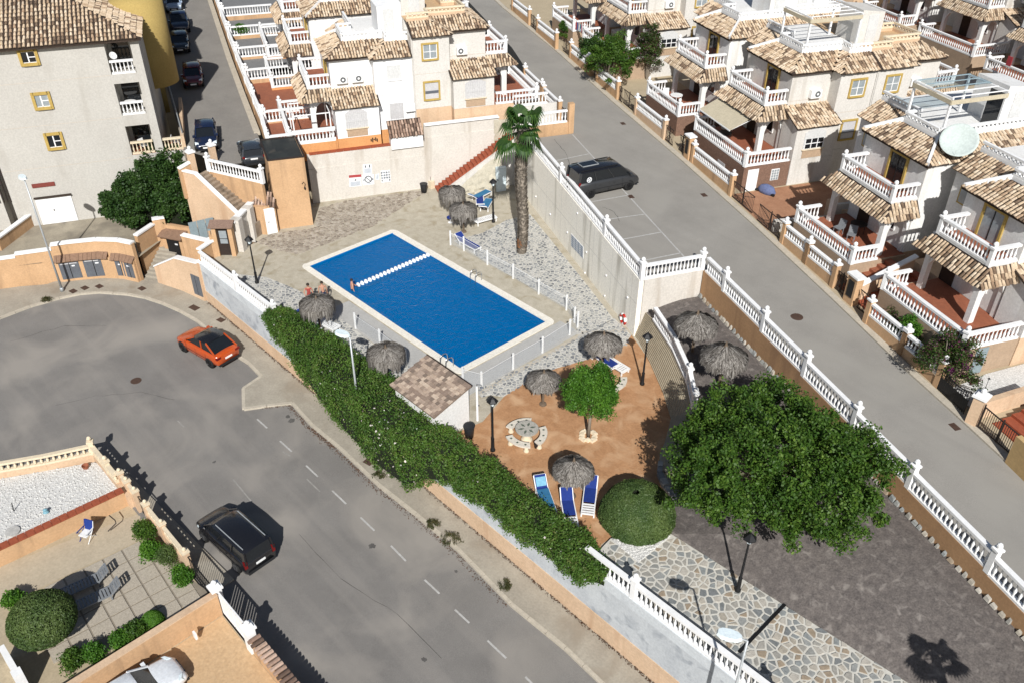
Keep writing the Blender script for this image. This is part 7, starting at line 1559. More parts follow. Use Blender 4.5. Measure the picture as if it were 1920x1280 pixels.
for c, r_, lab in (((810, 985), .3, 'thin weed at the kerb under the hedge'), ((845, 1015), .42, 'largest dry weed tuft at the kerb below the hedge'), ((712, 893), .26, 'green weed tuft at the kerb near the rusty iron cover'), ((945, 1100), .26, 'small weed at the kerb beside the road dash'), ((88, 566), .3, 'dry weed tuft at the cul-de-sac kerb')):
    q = LP(*c, .02); t = thing('weed_tuft', lab, 'weed', q, group='kerb weeds'); p_, _ = crown_points((q[0], q[1], q[2]+r_*.5), (r_*1.2, r_*1.2, r_*.6), 22, 26, .16); obj('foliage', leaf_cloud(p_, .1, DRYLEAF, 'foliage', aspect=.3), t)
# ================================================================== VEHICLES
SP = {  # length fractions: hood start etc. x from rear (-.5) to front (+.5) of the length
 'suv': dict(L=4.5, W=1.95, H=1.66, top=[(-.5, .80, .92), (-.485, .90, 1.06), (-.44, .96, 1.12), (-.3, .99, 1.10), (.0, 1., 1.06), (.2, .99, 1.03), (.32, .975, .99), (.42, .93, .91), (.47, .86, .82), (.5, .74, .66)], cab=(-.465, -.24, .03, .25), rear=.55, H2=1.06, wb=.62, wr=.37),
 'hatch': dict(L=4.1, W=1.76, H=1.46, top=[(-.5, .80, .82), (-.47, .93, .94), (-.3, .985, .95), (.0, 1., .93), (.2, .985, .90), (.36, .95, .82), (.46, .86, .72), (.5, .70, .58)], cab=(-.47, -.40, .02, .23), rear=.55, H2=.93, wb=.61, wr=.31),
 'mpv': dict(L=4.75, W=1.88, H=1.83, top=[(-.5, .90, 1.0), (-.48, .965, 1.10), (-.3, .99, 1.10), (.0, 1., 1.08), (.22, .99, 1.04), (.36, .96, .95), (.46, .88, .84), (.5, .74, .66)], cab=(-.492, -.465, .10, .30), rear=.6, H2=1.08, wb=.62, wr=.33),
 'van': dict(L=4.95, W=1.92, H=1.98, top=[(-.5, .93, 1.1), (-.485, .975, 1.18), (-.3, 1., 1.18), (.1, 1., 1.15), (.28, .99, 1.10), (.40, .95, 1.0), (.47, .88, .88), (.5, .78, .70)], cab=(-.497, -.475, .17, .36), rear=.6, H2=1.15, wb=.62, wr=.34)}
WHEELS = {}
def wheel(r, rim):
    key = (round(r, 3), rim.name)
    if key not in WHEELS:
        t_ = MB(); t_.lathe([(r*.62, -.1), (r*.9, -.11), (r, -.07), (r, .07), (r*.9, .11), (r*.62, .1)], 22); a = MB(); a.lathe([(r*.64, -.06), (r*.66, .085), (r*.6, .09), (r*.55, .06)], 18)
        for k in range(5):
            c, s = math.cos(k*1.2566), math.sin(k*1.2566); a.hexa([(c*.03-s*.05, s*.03+c*.05, .06), (c*.03+s*.05, s*.03-c*.05, .06), (c*r*.62+s*.035, s*r*.62-c*.035, .07), (c*r*.62-s*.035, s*r*.62+c*.035, .07)], [(c*.03-s*.05, s*.03+c*.05, .1), (c*.03+s*.05, s*.03-c*.05, .1), (c*r*.62+s*.035, s*r*.62-c*.035, .1), (c*r*.62-s*.035, s*r*.62+c*.035, .1)])
        WHEELS[key] = (t_.mesh('tyre', RUBBER, True), a.mesh('rim', rim, False))
    return WHEELS[key]
def car(label, kind, paint_m, loc, rz, cat='car', roof=None, scale=1., rim=RIM, name='parked_car', extra=None):
    s = SP[kind]; L, Wd, H = s['L'], s['W'], s['H']; t = thing(name, label, cat, loc, rz, 'parked vehicles'); w2 = Wd/2; o_ = lambda nm, b, m, sm=False, par=None, **k: obj(nm, b.mesh(nm, m, sm), par or t, local=True, **k)
    b = MB(); rings = []
    for f, wf, zt in s['top']:
        x = f*L; w_ = w2*wf; zb = .24 if abs(f) < .44 else .34
        half = [(0, zb), (w_*.82, zb), (w_*.96, zb+.08), (w_, zb+(zt-zb)*.45), (w_*.985, zb+(zt-zb)*.78), (w_*.93, zt-.03), (w_*.80, zt+.005), (w_*.4, zt+.025), (0, zt+.03)]
        rings.append([(x, y, z) for y, z in half]+[(x, -y, z) for y, z in half[-2:0:-1]])
    n = len(rings[0]); vs = [p for r in rings for p in r]; fs = [(i*n+k, i*n+(k+1) % n, (i+1)*n+(k+1) % n, (i+1)*n+k) for i in range(len(rings)-1) for k in range(n)]+[tuple(range(n))[::-1], tuple(range((len(rings)-1)*n, len(rings)*n))]
    b.add(vs, fs); body = o_('body', b, paint_m, True)
    c0, c1, c2, c3 = [c*L for c in s['cab']]; zb = s['H2']-.02; wb_, wr_ = w2*.93, w2*(.86 if kind == 'van' else .80 if kind == 'mpv' else .75)
    b = MB(); b.hexa([(c0, -wb_*.93, zb), (c3, -wb_*.86, zb-.03), (c3, wb_*.86, zb-.03), (c0, wb_*.93, zb)], [(c1, -wr_, H-.05), (c2, -wr_*.97, H-.05), (c2, wr_*.97, H-.05), (c1, wr_, H-.05)]); glass = o_('windows', b, GLASSD)
    b = MB(); rf = []
    for x, k, dz in ((c1-.12, .93, -.06), (c1+.05, 1.0, -.01), ((c1+c2)/2, 1.02, .03), (c2-.05, .99, .0), (c2+.1, .9, -.06)):
        w_ = (wr_+.03)*k; rf.append([(x, -w_, H-.07+dz), (x, -w_*.88, H-.015+dz), (x, 0, H+.015+dz), (x, w_*.88, H-.015+dz), (x, w_, H-.07+dz)])
    m_ = 5; b.add([p for r in rf for p in r], [(i*m_+k, i*m_+k+1, (i+1)*m_+k+1, (i+1)*m_+k) for i in range(4) for k in range(4)]); o_('roof', b, roof or paint_m, True)
    if kind in ('mpv', 'van'):
        for y in (-wr_*.85, wr_*.85):
            b = MB(); b.bar((c1+.1, y, H+.04), (c2-.2, y, H+.04), .035, .05); o_('roof_rail', b, GALV if kind == 'mpv' else DARK)
    for sy in (-1, 1):
        for (xa, xb) in ((c0, c1), (c3, c2)): b = MB(); b.bar((xa, sy*wb_*(.93 if xa < 0 else .86), zb), (xb, sy*wr_*.98, H-.05), .07, .09 if xa > 0 else .22 if kind in ('mpv', 'van') else .14); o_('pillar', b, paint_m)
        for f in ((.33, .66) if kind in ('mpv', 'van') else (.45,)):
            xa = c0+(c3-c0)*f; xb = c1+(c2-c1)*f; b = MB(); b.bar((xa, sy*wb_*.905, zb), (xb, sy*wr_*.995, H-.05), .09, .05); o_('pillar', b, paint_m)
        b = MB(); b.box(c3-.22, sy*w2*.98-.09, zb-.02, c3-.05, sy*w2*.98+.09, zb+.14); o_('mirror', b, paint_m)
        b = MB(); b.hexa([(L*.43, sy*w2*.62, .66), (L*.475, sy*w2*.60, .66), (L*.44, sy*w2*.9, .66), (L*.40, sy*w2*.93, .66)], [(L*.42, sy*w2*.62, .80), (L*.455, sy*w2*.60, .78), (L*.42, sy*w2*.88, .80), (L*.38, sy*w2*.93, .82)]); o_('headlight', b, LAMPG)
        z0, z1 = (.85, .98) if kind in ('suv', 'hatch') else (.8, 1.25); b = MB(); b.box(-L*.503, sy*w2*.58 if kind == 'suv' else sy*w2*.76, z0, -L*.47, sy*w2*.93, z1); o_('tail_light', b, mat('tail_lamp_red', (.16, .008, .008), rough=.25))
        b = MB(); b.bar((-L*.36, sy*w2*.997, .62), (L*.33, sy*w2*.995, .62), .02, .03); o_('door_trim', b, DARK)
        for f in (.06, -.17): b = MB(); b.bar((f*L-.07, sy*w2*1.0, .86), (f*L+.07, sy*w2*1.0, .86), .02, .03); o_('handle', b, DARK if kind == 'van' else paint_m)
    for sy in (-1, 1):
        for f in (.2, -.02, -.25): b = MB(); b.bar((f*L, sy*w2*.996, .32), (f*L, sy*w2*.985, s['H2']-.12), .012, .02); o_('door_seam', b, DARK)
    b = MB(); b.box(-L*.508, -.26, .66 if kind == 'suv' else .72, -L*.49, .26, .78 if kind == 'suv' else .83); o_('number_plate', b, PLAST); b = MB(); b.box(L*.49, -.26, .42, L*.508, .26, .53); o_('number_plate', b, PLAST)
    b = MB(); b.box(L*.485, -w2*.5, .40, L*.503, w2*.5, .62); o_('grille', b, DARK); b = MB(); b.box(-L*.507, -w2*.8, .30, -L*.47, w2*.8, .46); b.box(L*.47, -w2*.75, .26, L*.505, w2*.75, .36); o_('bumper_trim', b, PLASTB)
    r = s['wr']; ty, rm = wheel(r, rim)
    for x in (-s['wb']/2*L, s['wb']/2*L*1.02):
        for sy in (-1, 1):
            b = MB(); b.lathe([(r*1.16, -.02), (r*1.16, .02)], 20); obj('wheel_arch', b.mesh('wheel_arch', DARK), t, Matrix.Translation((x, sy*(w2-.045), r*1.02))@Matrix.Rotation(math.pi/2, 4, 'X')@Matrix.Scale(1, 4), local=True)
            M_ = Matrix.Translation((x, sy*(w2-.09), r))@Matrix.Rotation(-sy*math.pi/2, 4, 'X'); w_ = obj('wheel', ty, t, M_, local=True); obj('rim', rm, w_, Matrix.Translation((0, 0, .035)), local=True)
    if extra: extra(t, s, o_)
    if scale != 1: t.scale = (scale,)*3
    return t
def heading(p, q, z): p = P(*p, z); q = P(*q, z); return rz_of(q-p)
OR = paint('burnt_orange_paint', (.44, .066, .010)); BK = paint('black_paint', (.010, .010, .012)); CH = paint('charcoal_matt_paint', (.022, .023, .025), .5); NV = paint('navy_paint', (.008, .014, .04)); RD = paint('dark_red_paint', (.11, .006, .006)); GY = paint('dark_grey_paint', (.03, .035, .042)); WH = paint('white_car_paint', (.75, .77, .79)); PB = paint('pale_blue_paint', (.32, .40, .52))
PRN = mat('yellow_print', (.62, .42, .08))
def deco(t, s, o_):
    L, w2 = s['L'], s['W']/2; b = MB()
    for k in range(3): a = k*.12; b.hexa([(-.35+a, -w2*1.003, .5), (-.28+a, -w2*1.003, .5), (-.2+a, -w2*1.003, .72), (-.27+a, -w2*1.003, .72)], [(-.35+a, -w2*1.008, .5), (-.28+a, -w2*1.008, .5), (-.2+a, -w2*1.008, .72), (-.27+a, -w2*1.008, .72)])
    o_('door_decal', b, PRN); b = MB(); b.box(-L*.46, -w2*.72, .985, -L*.43, w2*.72, 1.01); o_('rear_spoiler', b, BK)
za = zl(0); oc = P(388, 645, za+.7)
# the orange car's rear points to the lower right of the photograph
cr_ = car('bright orange coupe-roofed car parked by the pavement under the grey wall', 'suv', OR, (oc[0], oc[1], zl(oc[0])+.01), rz_of(P(348, 622, za+.6)-P(425, 665, za+.6)), roof=BK, rim=RIMD, extra=deco)
mq = P(437, 1000, zl(15.5)+.9); car('black family van parked by the shaded garden wall on the left road', 'mpv', BK, (mq[0], mq[1], zl(mq[0])+.01), rz_of(P(395, 965, -2.7)-P(478, 1040, -2.7)))
def camper(t, s, o_):
    L, w2, H = s['L'], s['W']/2, s['H']; b = MB(); b.box(-L*.36, -.1, H+.03, -L*.12, .62, H+.075); f_ = o_('skylight', b, GLASSD); b = MB()
    for y0, y1 in ((-.13, -.09), (.61, .65)): b.box(-L*.37, y0, H+.03, -L*.11, y1, H+.085)
    for x0 in (-L*.37, -L*.115): b.box(x0, -.13, H+.03, x0+.035, .65, H+.085)
    o_('skylight_frame', b, GALV, False, f_)
    b = MB(); c = (-L*.34, -w2*.93, s['H2']+.22); b.add([(c[0]+.2*math.cos(k*math.pi/10), -w2*.915, c[2]+.2*math.sin(k*math.pi/10)) for k in range(20)], [tuple(range(20))]); o_('round_decal', b, SIGNW)
    b = MB()
    for k in range(5): a = k*1.2566+.3; b.add([(c[0]+r_*math.cos(a+da), -w2*.918, c[2]+r_*math.sin(a+da)) for r_, da in ((.06, -.4), (.15, -.25), (.16, .3), (.06, .35))], [(0, 1, 2, 3)])
    o_('decal_print', b, SIGNK)
vr_, vf_ = P(1097, 373, zr(-13)), P(1172, 357, zr(-13)); vh_ = (vf_-vr_)/np.linalg.norm(vf_-vr_); vq = (vr_+vf_)/2+np.array([-vh_[1], vh_[0], 0])*.88+vh_*.32; vs_ = ST(vq)[0]; car('matt black camper van with roof skylight in a parking bay', 'van', CH, (vq[0], vq[1], zr(vs_)+.01), rz_of(vh_), 'van', rim=RIMD, roof=BK, name='parked_van', extra=camper)
uz = lambda c, h: UP(*c, h)
for c, knd, pm_, lab, up_ in (((386, 254), 'hatch', NV, 'navy blue car parked nose to the stone stair, in sun on the upper street', False), ((471, 281), 'hatch', GY, 'dark grey hatchback seen from behind beside the peach tower', True), ((361, 141), 'hatch', RD, 'dark red car in the shade of the apartment block', False), ((337, 79), 'hatch', BK, 'black car in the shade, second behind the dark red car', False), ((336, 42), 'suv', NV, 'dark blue car in the shade between black car and silver blue car', False), ((326, 6), 'hatch', PB, 'silver blue car farthest up the upper street at the top edge', False)):
    q = uz(c, .7); car(lab, knd, pm_, (q[0], q[1], zu(ST(q)[0])+.01), rz_of(ES)+(math.pi if up_ else 0)+rnd.uniform(-.04, .04))
wq = P(296, 1272, -2.7); we = P(407, 1110, -3.4)-P(187, 1248, -3.4); we /= np.linalg.norm(we); car('white car in the mottled tile driveway at the bottom left, roof and bonnet in view', 'hatch', WH, (wq[0]-we[0]*1.0, wq[1]-we[1]*1.0, -3.38), rz_of(we))

# ================================================================== PEOPLE
def person(label, loc, rz, joints, top, bottom, hair, bend=None):
    """one continuous skinned body; joints = list of (name, parent, xyz, radius)"""
    t = thing('person', label, 'person', loc, rz); me = bpy.data.meshes.new('body'); idx = {j[0]: i for i, j in enumerate(joints)}
    me.from_pydata([j[2] for j in joints], [(idx[j[1]], i) for i, j in enumerate(joints) if j[1]], []); o = bpy.data.objects.new('tmp', me); COL.objects.link(o)
    sk = o.modifiers.new('s', 'SKIN'); sv = me.skin_vertices[0].data
    for i, j in enumerate(joints): sv[i].radius = (j[3], j[3]*(.72 if j[0] in ('pelvis', 'chest', 'waist') else 1))
    sv[0].use_root = True; ss_ = o.modifiers.new('u', 'SUBSURF'); ss_.levels = 1; ss_.render_levels = 1
    dg = bpy.context.evaluated_depsgraph_get(); me2 = bpy.data.meshes.new_from_object(o.evaluated_get(dg)); bpy.data.objects.remove(o)
    me2.materials.clear(); me2.materials.append(SKIN)
    for m_ in (bottom, top): me2.materials.append(m_)
    pz = [j for j in joints if j[0] == 'pelvis'][0][2][2]; cz = [j for j in joints if j[0] == 'chest'][0][2][2]
    for p in me2.polygons:
        p.use_smooth = True; c = p.center
        if pz-.2 < c.z < pz+.09 and abs(c.y) < .24: p.material_index = 1
        elif top and pz+.09 <= c.z < cz+.08 and abs(c.y) < .2: p.material_index = 2 if top is not SKIN else 0
    me2.name = 'body'; obj('body', me2, t, local=True)
    h = np.array([j for j in joints if j[0] == 'head'][0][2]); b = MB(); b.lathe([(.03, -.02), (.098, .02), (.105, .07), (.08, .13), (.02, .155)], 10, h+np.array([-.02, 0, -.01])); obj('hair', b.mesh('hair', hair, True), t, local=True)
    b = MB(); 
    for sy in (-.035, .035): b.lathe([(.004, -.012), (.014, 0), (.004, .012)], 6, h+np.array([.093, sy, .0]))
    obj('eyes', b.mesh('eyes', DARK), t, local=True); b = MB(); b.hexa([h+np.array(q) for q in ((.09, -.015, -.045), (.09, .015, -.045), (.115, .008, -.04), (.115, -.008, -.04))], [h+np.array(q) for q in ((.09, -.008, .01), (.09, .008, .01), (.095, .005, .01), (.095, -.005, .01))]); obj('nose', b.mesh('nose', SKIN), t, local=True)
    for sg in ('l', 'r'):
        hd_ = np.array([j for j in joints if j[0] == 'hand_'+sg][0][2]); el = np.array([j for j in joints if j[0] == 'elbow_'+sg][0][2]); d = hd_-el; d /= np.linalg.norm(d); s_ = np.cross(d, [0, 0, 1.]); s_ = s_/max(np.linalg.norm(s_), 1e-6) if np.linalg.norm(s_) > .1 else np.array([0, 1., 0]); b = MB()
        for k, Lf in enumerate((.06, .075, .07, .055)): o0 = hd_+s_*(k-1.5)*.02; b.tube([o0, o0+d*Lf*.6, o0+d*Lf+np.array([.01, 0, -.01])], [.011, .010, .008], 5)
        b.tube([hd_-d*.01+s_*.035, hd_+d*.03+s_*.06], [.012, .009], 5); obj('fingers', b.mesh('fingers', SKIN, True), t, local=True)
    return t
def body(arm_l, arm_r, legs, lean=0., pz=.92):
    J = [('pelvis', None, (0, 0, pz), .15), ('waist', 'pelvis', (lean*.2, 0, pz+.2), .125), ('chest', 'waist', (lean*.45, 0, pz+.42), .155), ('neck', 'chest', (lean*.6, 0, pz+.58), .055), ('head', 'neck', (lean*.68+.015, 0, pz+.70), .095), ('crown', 'head', (lean*.7, 0, pz+.79), .075)]
    for sg, y, A in (('l', 1, arm_l), ('r', -1, arm_r)):
        J += [('shoulder_'+sg, 'chest', (lean*.5, y*.19, pz+.48), .062), ('elbow_'+sg, 'shoulder_'+sg, A[0], .043), ('wrist_'+sg, 'elbow_'+sg, A[1], .03), ('hand_'+sg, 'wrist_'+sg, A[2], .036)]
    for sg, y, A in (('l', 1, legs[0]), ('r', -1, legs[1])):
        J += [('hip_'+sg, 'pelvis', (0, y*.1, pz-.08), .1), ('knee_'+sg, 'hip_'+sg, A[0], .062), ('ankle_'+sg, 'knee_'+sg, A[1], .04), ('toe_'+sg, 'ankle_'+sg, A[2], .034)]
    return J
stand = (((.02, .11, .47), (-.01, .12, .07), (.14, .13, .03)), ((.02, -.11, .47), (-.01, -.12, .07), (.14, -.13, .03)))
dn_ = lambda y: ((.0, y*.25, 1.1), (.06, y*.27, .86), (.09, y*.27, .79))
q = P(656, 544, -.09); person('bather standing waist deep at the pool edge by the end of the float rope', (q[0]+.1, q[1]+.15, -.98), 1.2, body(((.15, .3, 1.12), (.33, .25, 1.0), (.4, .24, .98)), dn_(-1), stand), SKIN, SHORTS, HAIR)
q = P(577, 535, 1.62); person('person in red swimwear standing behind the left parasol', (q[0], q[1], 0), -.6, body(dn_(1), ((.1, -.3, 1.15), (.28, -.22, 1.05), (.35, -.2, 1.06)), stand), SHIRT, SHIRT, HAIR)
q = P(603, 531, 1.62); person('dark haired person facing another behind the left parasol', (q[0], q[1], 0), 2.6, body(dn_(1), dn_(-1), stand), SKIN, SHORTS, HAIR)

# ================================================================== FRONT LEFT GARDENS
kq = lambda x, y, z=-3.42: P(x/2.666, 800+y/2.666, z)
GF = -3.4
grp = thing('gravel_garden_wall', 'peach garden wall with cream balustrade round the white gravel bed', 'garden wall', kq(470, 110, -2.6))
A_ = [kq(470, 130, -2.55), kq(230, 182, -2.55), kq(0, 222, -2.55)]; A_.append(A_[-1]+(A_[-1]-A_[-2])*1.5)
b = MB()
for p, q in zip(A_[:-1], A_[1:]): b.wall(p, q, .22, -3.6, -2.55)
b.wall(A_[0], (kq(640, 330, -2.3)[0], A_[0][1]), .22, -3.7, -2.55); obj('wall_face', b.mesh('wall_face', PEACH2), grp)
CRM = CREAMC
balustrade(grp, A_, .62, m=CRM, posts=[A_[0]], spacing=.3, post_h=1.0)
fwl = A_[0][1]; xg = lambda x, z=-2.2: kq(x[0], x[1], z)[0]
balustrade(grp, [(A_[0][0], fwl, -2.55), (xg((590, 250)), fwl, -2.55)], .62, m=CRM, posts=[(xg((560, 190)), fwl, -2.6)], spacing=.3, post_h=1.0)
for c, lab in (((605, 240), 'upper'), ((645, 290), 'middle'), ((675, 325), 'lower')):
    pass
gp = [kq(*c, -2.95) for c in [(0, 650), (625, 345), (590, 270), (540, 200), (470, 175), (0, 265)]]; gp[0] = gp[0]+(gp[0]-gp[1])*.3; gp[-1] = np.array([A_[3][0], A_[3][1]-.3, -2.95])
b = MB(); b.prism([p[:2] for p in gp], -3.6, -2.95); struct('gravel_bed', b.mesh('gravel_bed', GRAVEL)); gravel([tuple(p[:2]) for p in gp], -2.95, 2500, 'white_pebbles', .06)
dv1 = thing('garden_divider_wall', 'peach garden wall topped with dark red tiles between gravel and paved garden', 'garden wall', kq(300, 440, -3.4)); p0, p1 = kq(612, 312, -2.3), kq(0, 598, -2.3); p1 = p1+(p1-p0)*.4
b = MB(); b.wall(p0, p1, .3, -3.7, -2.34); obj('wall_face', b.mesh('wall_face', PEACH), dv1)
n = int(np.hypot(*(p1-p0)[:2])/.4)
for k in range(n): b = MB(); b.wall(lerp(p0, p1, (k+.02)/n), lerp(p0, p1, (k+.98)/n), .46, -2.34, -2.28+rnd.uniform(0, .006)); obj('coping_tile', b.mesh('coping_tile', REDTILE), dv1)
g2 = MB(); fx0, fx1 = A_[0][0]-6, 40
b = MB(); b.poly([(-10, -17.95, GF+.0), (45, -17.95, GF+.0), (45, -45, GF), (-10, -45, GF)]); struct('garden_floor', b.mesh('garden_floor', GARC))
fw2 = thing('garden_street_wall', 'peach street wall with cream capped posts along the paved garden', 'garden wall', (kq(800, 480, -2)[0], -17.85, -3.5))
xs_ = [xg(c) for c in ((600, 245), (640, 285), (690, 330), (735, 400), (810, 500), (930, 640))]
for a, c in zip(xs_[:1]+xs_[3:-1], xs_[2:3]+xs_[4:]):
    b = MB(); b.wall((a, -17.85), (c, -17.85), .24, -3.8, -2.55); obj('wall_panel', b.mesh('wall_panel', PEACH2), fw2); balustrade(fw2, [(a+.1, -17.85, -2.55), (c-.1, -17.85, -2.55)], .5, m=CRM, spacing=.3, thick=.1)
for x in xs_: b = MB(); b.box(x-.15, -18.0, -3.8, x+.15, -17.7, -1.95); b2 = MB(); b2.box(x-.19, -18.04, -1.95, x+.19, -17.66, -1.87); b2.lathe([(.05, 0), (.1, .08), (.09, .16), (.03, .22)], 8, (x, -17.85, -1.85)); po = obj('post', b.mesh('post', PEACH2), fw2); obj('cap', b2.mesh('cap', CRM), po)
ig = thing('iron_garden_gate', 'black iron driveway gate of the paved garden', 'gate', (xs_[-1]+1.2, -17.85, -3.5)); xa, xb = xs_[-1]+.25, xg((1055, 800))
b = MB(); b.bar((xa, -17.85, -3.3), (xb, -17.85, -3.3), .05, .06); b.bar((xa, -17.85, -2.1), (xb, -17.85, -2.1), .05, .06); obj('gate_frame', b.mesh('gate_frame', DARK), ig)
for k in range(14): x = xa+(xb-xa)*(k+.5)/14; b = MB(); b.tube([(x, -17.85, -3.3), (x, -17.85, -2.0)], .016, 4); obj('bar', b.mesh('bar', DARK), ig)
ig2 = thing('iron_garden_gate', 'black iron gate between two cream capped posts by the red tiled wall', 'gate', (xs_[2]+.3, -17.85, -3.5)); b = MB(); xa, xb = xs_[2]+.22, xs_[3]-.22; b.bar((xa, -17.85, -2.2), (xb, -17.85, -2.2), .04, .05); b.bar((xa, -17.85, -3.3), (xb, -17.85, -3.3), .04, .05)
for k in range(5): x = xa+(xb-xa)*(k+.5)/5; b.tube([(x, -17.85, -3.3), (x, -17.85, -2.2)], .014, 4)
obj('gate_frame', b.mesh('gate_frame', DARK), ig2)
# paving slabs of the garden, one by one
sl_o = MB(); sp_ = [kq(*c) for c in [(230, 800), (700, 570), (1050, 830), (330, 1190), (60, 1000)]]; sl_o.poly([(p[0], p[1], GF+.004) for p in sp_]); slo = struct('slab_floor', sl_o.mesh('slab_floor', JOINT))
e1_ = kq(700, 570)-kq(230, 800); e1_ = e1_[:2]/np.hypot(*e1_[:2]); e2_ = np.array([e1_[1], -e1_[0]]); o_ = kq(700, 570)[:2]; S_ = .95; cnt = 0
if (kq(1050, 830)[:2]-o_)@e2_ < 0: e2_ = -e2_
for i in range(-12, 12):
    for j in range(-2, 12):
        c = o_-e1_*(i+.5)*S_+e2_*(j+.5)*S_
        if inpoly(tuple(c), [tuple(p[:2]) for p in sp_]):
            b = MB(); h = S_*.455; b.prism([c+e1_*h*a+e2_*h*d for a, d in ((-1, -1), (1, -1), (1, 1), (-1, 1))], GF, GF+.03+rnd.uniform(0, .008)); obj('slab', b.mesh('slab', SLABG), slo)
b = MB(); b.poly([(p[0], p[1], GF+.008) for p in [kq(*c) for c in [(0, 700), (700, 432), (712, 560), (230, 790), (0, 900)]]]); struct('beige_garden_strip', b.mesh('beige_garden_strip', mat('beige_screed', (.44, .37, .27), (.39, .325, .235), scale=1)))
dv2 = thing('garden_divider_wall', 'long peach wall between paved garden and mottled tile driveway', 'garden wall', kq(800, 1000, -3.4)); p0 = np.array([kq(1085, 828, -2)[0], -17.95, 0]); p1 = kq(500, 1195, -2.0); p1 = p1+(p1-kq(1085, 828, -2))*1.2
b = MB(); b.wall(p0, p1, .3, -3.7, -2.0); obj('wall_face', b.mesh('wall_face', PEACH), dv2); b = MB(); b.wall(p0, p1, .36, -2.0, -1.94); obj('coping', b.mesh('coping', PEACH2), dv2)
dp = [kq(*c) for c in [(1085, 900), (1500, 1400), (600, 1700), (300, 1400)]]; b = MB(); b.poly([(dp[0][0]+.1, -18.0, GF+.01), (46, -18.0, GF+.01), (46, -28, GF+.01), (dp[3][0], -28, GF+.01)]) if 0 else b.poly([(p0[0]+.2, -18.0, GF+.012), (40, -18.0, GF+.012), (40, -34, GF+.012), (p1[0]+2, -34, GF+.012), (p1[0]+.3, p1[1], GF+.012)]); struct('mottled_tile_driveway', b.mesh('mottled_tile_driveway', TERT))
for x, lab in ((xg((1085, 825)), 'white capped post at the corner of the long peach garden wall'), (xg((1255, 1022)), 'white capped post where the white gate meets the ribbed wall')):
    pier((x, -17.85), -3.8, -1.85, 'gate_post', lab, .42, WHITE)
wg = thing('white_gate', 'white metal gate of the mottled tile driveway', 'gate', (xg((1170, 920)), -17.85, -3.5)); xa, xb = xg((1085, 825))+.3, xg((1255, 1022))-.3
b = MB(); b.bar((xa, -17.85, -3.3), (xb, -17.85, -3.3), .07, .1); b.bar((xa, -17.85, -1.95), (xb, -17.85, -1.95), .07, .1)
for x in (xa, (xa+xb)/2, xb): b.bar((x, -17.85, -3.3), (x, -17.85, -1.95), .07, .07)
obj('gate_frame', b.mesh('gate_frame', WHITE), wg)
for k in range(12): x = xa+(xb-xa)*(k+.5)/12; b = MB(); b.box(x-.05, -17.87, -3.3, x+.05, -17.83, -1.95); obj('slat', b.mesh('slat', WHITE), wg)
rb_ = thing('ribbed_wall', 'peach wall with ribbed tile coping running out of the bottom edge', 'garden wall', (30, -17.85, -3)); xa = xb+.6; b = MB(); b.wall((xa, -17.85), (44, -17.85), .26, -3.8, -2.35); obj('wall_face', b.mesh('wall_face', PEACH), rb_)
k = 0
while xa+k*.27 < 44:
    x = xa+k*.27; b = MB(); b.tube([(x+.12, -18.15, -2.24), (x+.12, -17.55, -2.24)], .1, 6); obj('coping_tile', b.mesh('coping_tile', TILED), rb_); k += 1
b = MB(); 
vs_b = thing('vent_box', 'small white junction box on the inside of the long peach wall', 'box', kq(975, 1040, -2.9)); b.box(-.12, -.05, -.2, .12, .05, .2); obj('box', b.mesh('box', PLAST), vs_b, local=True)
# things in the gardens
fc = thing('folding_chair', 'blue and white folding chair against the peach garden wall', 'chair', kq(440, 560), .5)
b = MB(); b.hexa([(-.25, -.25, .42), (.25, -.25, .42), (.25, .25, .42), (-.25, .25, .42)], [(-.25, -.25, .46), (.25, -.25, .46), (.25, .25, .46), (-.25, .25, .46)]); obj('seat', b.mesh('seat', PLAST), fc, local=True)
b = MB(); b.hexa([(-.25, .25, .46), (.25, .25, .46), (.25, .29, .46), (-.25, .29, .46)], [(-.25, .42, 1.0), (.25, .42, 1.0), (.25, .46, 1.0), (-.25, .46, 1.0)]); obj('backrest', b.mesh('backrest', BLUEF), fc, local=True)
for sx in (-.27, .27): b = MB(); b.tube([(sx, -.3, 0), (sx, .3, .66), (sx, .42, 1.0)], .02, 5); b.tube([(sx, .35, 0), (sx, -.25, .64)], .02, 5); b.bar((sx, -.28, .65), (sx, .3, .65), .05, .03); obj('side_frame', b.mesh('side_frame', BLUEF if sx < 0 else PLAST), fc, local=True)
hr = thing('wall_handrail', 'bent iron handrail on the peach garden wall', 'handrail', kq(560, 480)); q0, q1, q2 = kq(545, 440, -2.6), kq(575, 465, -2.75), kq(540, 520, -3.2); b = MB(); b.tube([q0, q1, kq(580, 480, -2.9), q2], .03, 6); obj('rail', b.mesh('rail', IRON), hr)
gl_ = make_lounger(mat('grey_plastic', (.20, .21, .22), (.17, .18, .19), rough=.5), 'grey slatted lounger in the ball tree shade, nearer the garden strip', frame_only=True); SLG = MATS['grey_plastic']
def regrey(o):
    for ch in o.children:
        ch.data = ch.data.copy(); ch.data.materials.clear(); ch.data.materials.append(SLG); regrey(ch)
regrey(gl_); del gl_['group']
p_, r_ = (kq(320, 830, GF+.3)+kq(520, 740, GF+.3))/2, rz_of(kq(320, 830)-kq(520, 740)); move(gl_, (p_[0], p_[1], GF+.03), r_)
p_ = (kq(385, 905, GF+.3)+kq(575, 800, GF+.3))/2; clone(gl_, (p_[0], p_[1], GF+.03), r_, 'grey slatted lounger in the ball tree shade, nearer the dome shrub')
bq = kq(215, 1130); bq = np.array([bq[0]-.2, bq[1]+.0, GF]); bl2 = thing('ball_tree', 'clipped ball shaped tree on a pale trunk in the paved garden', 'tree', bq)
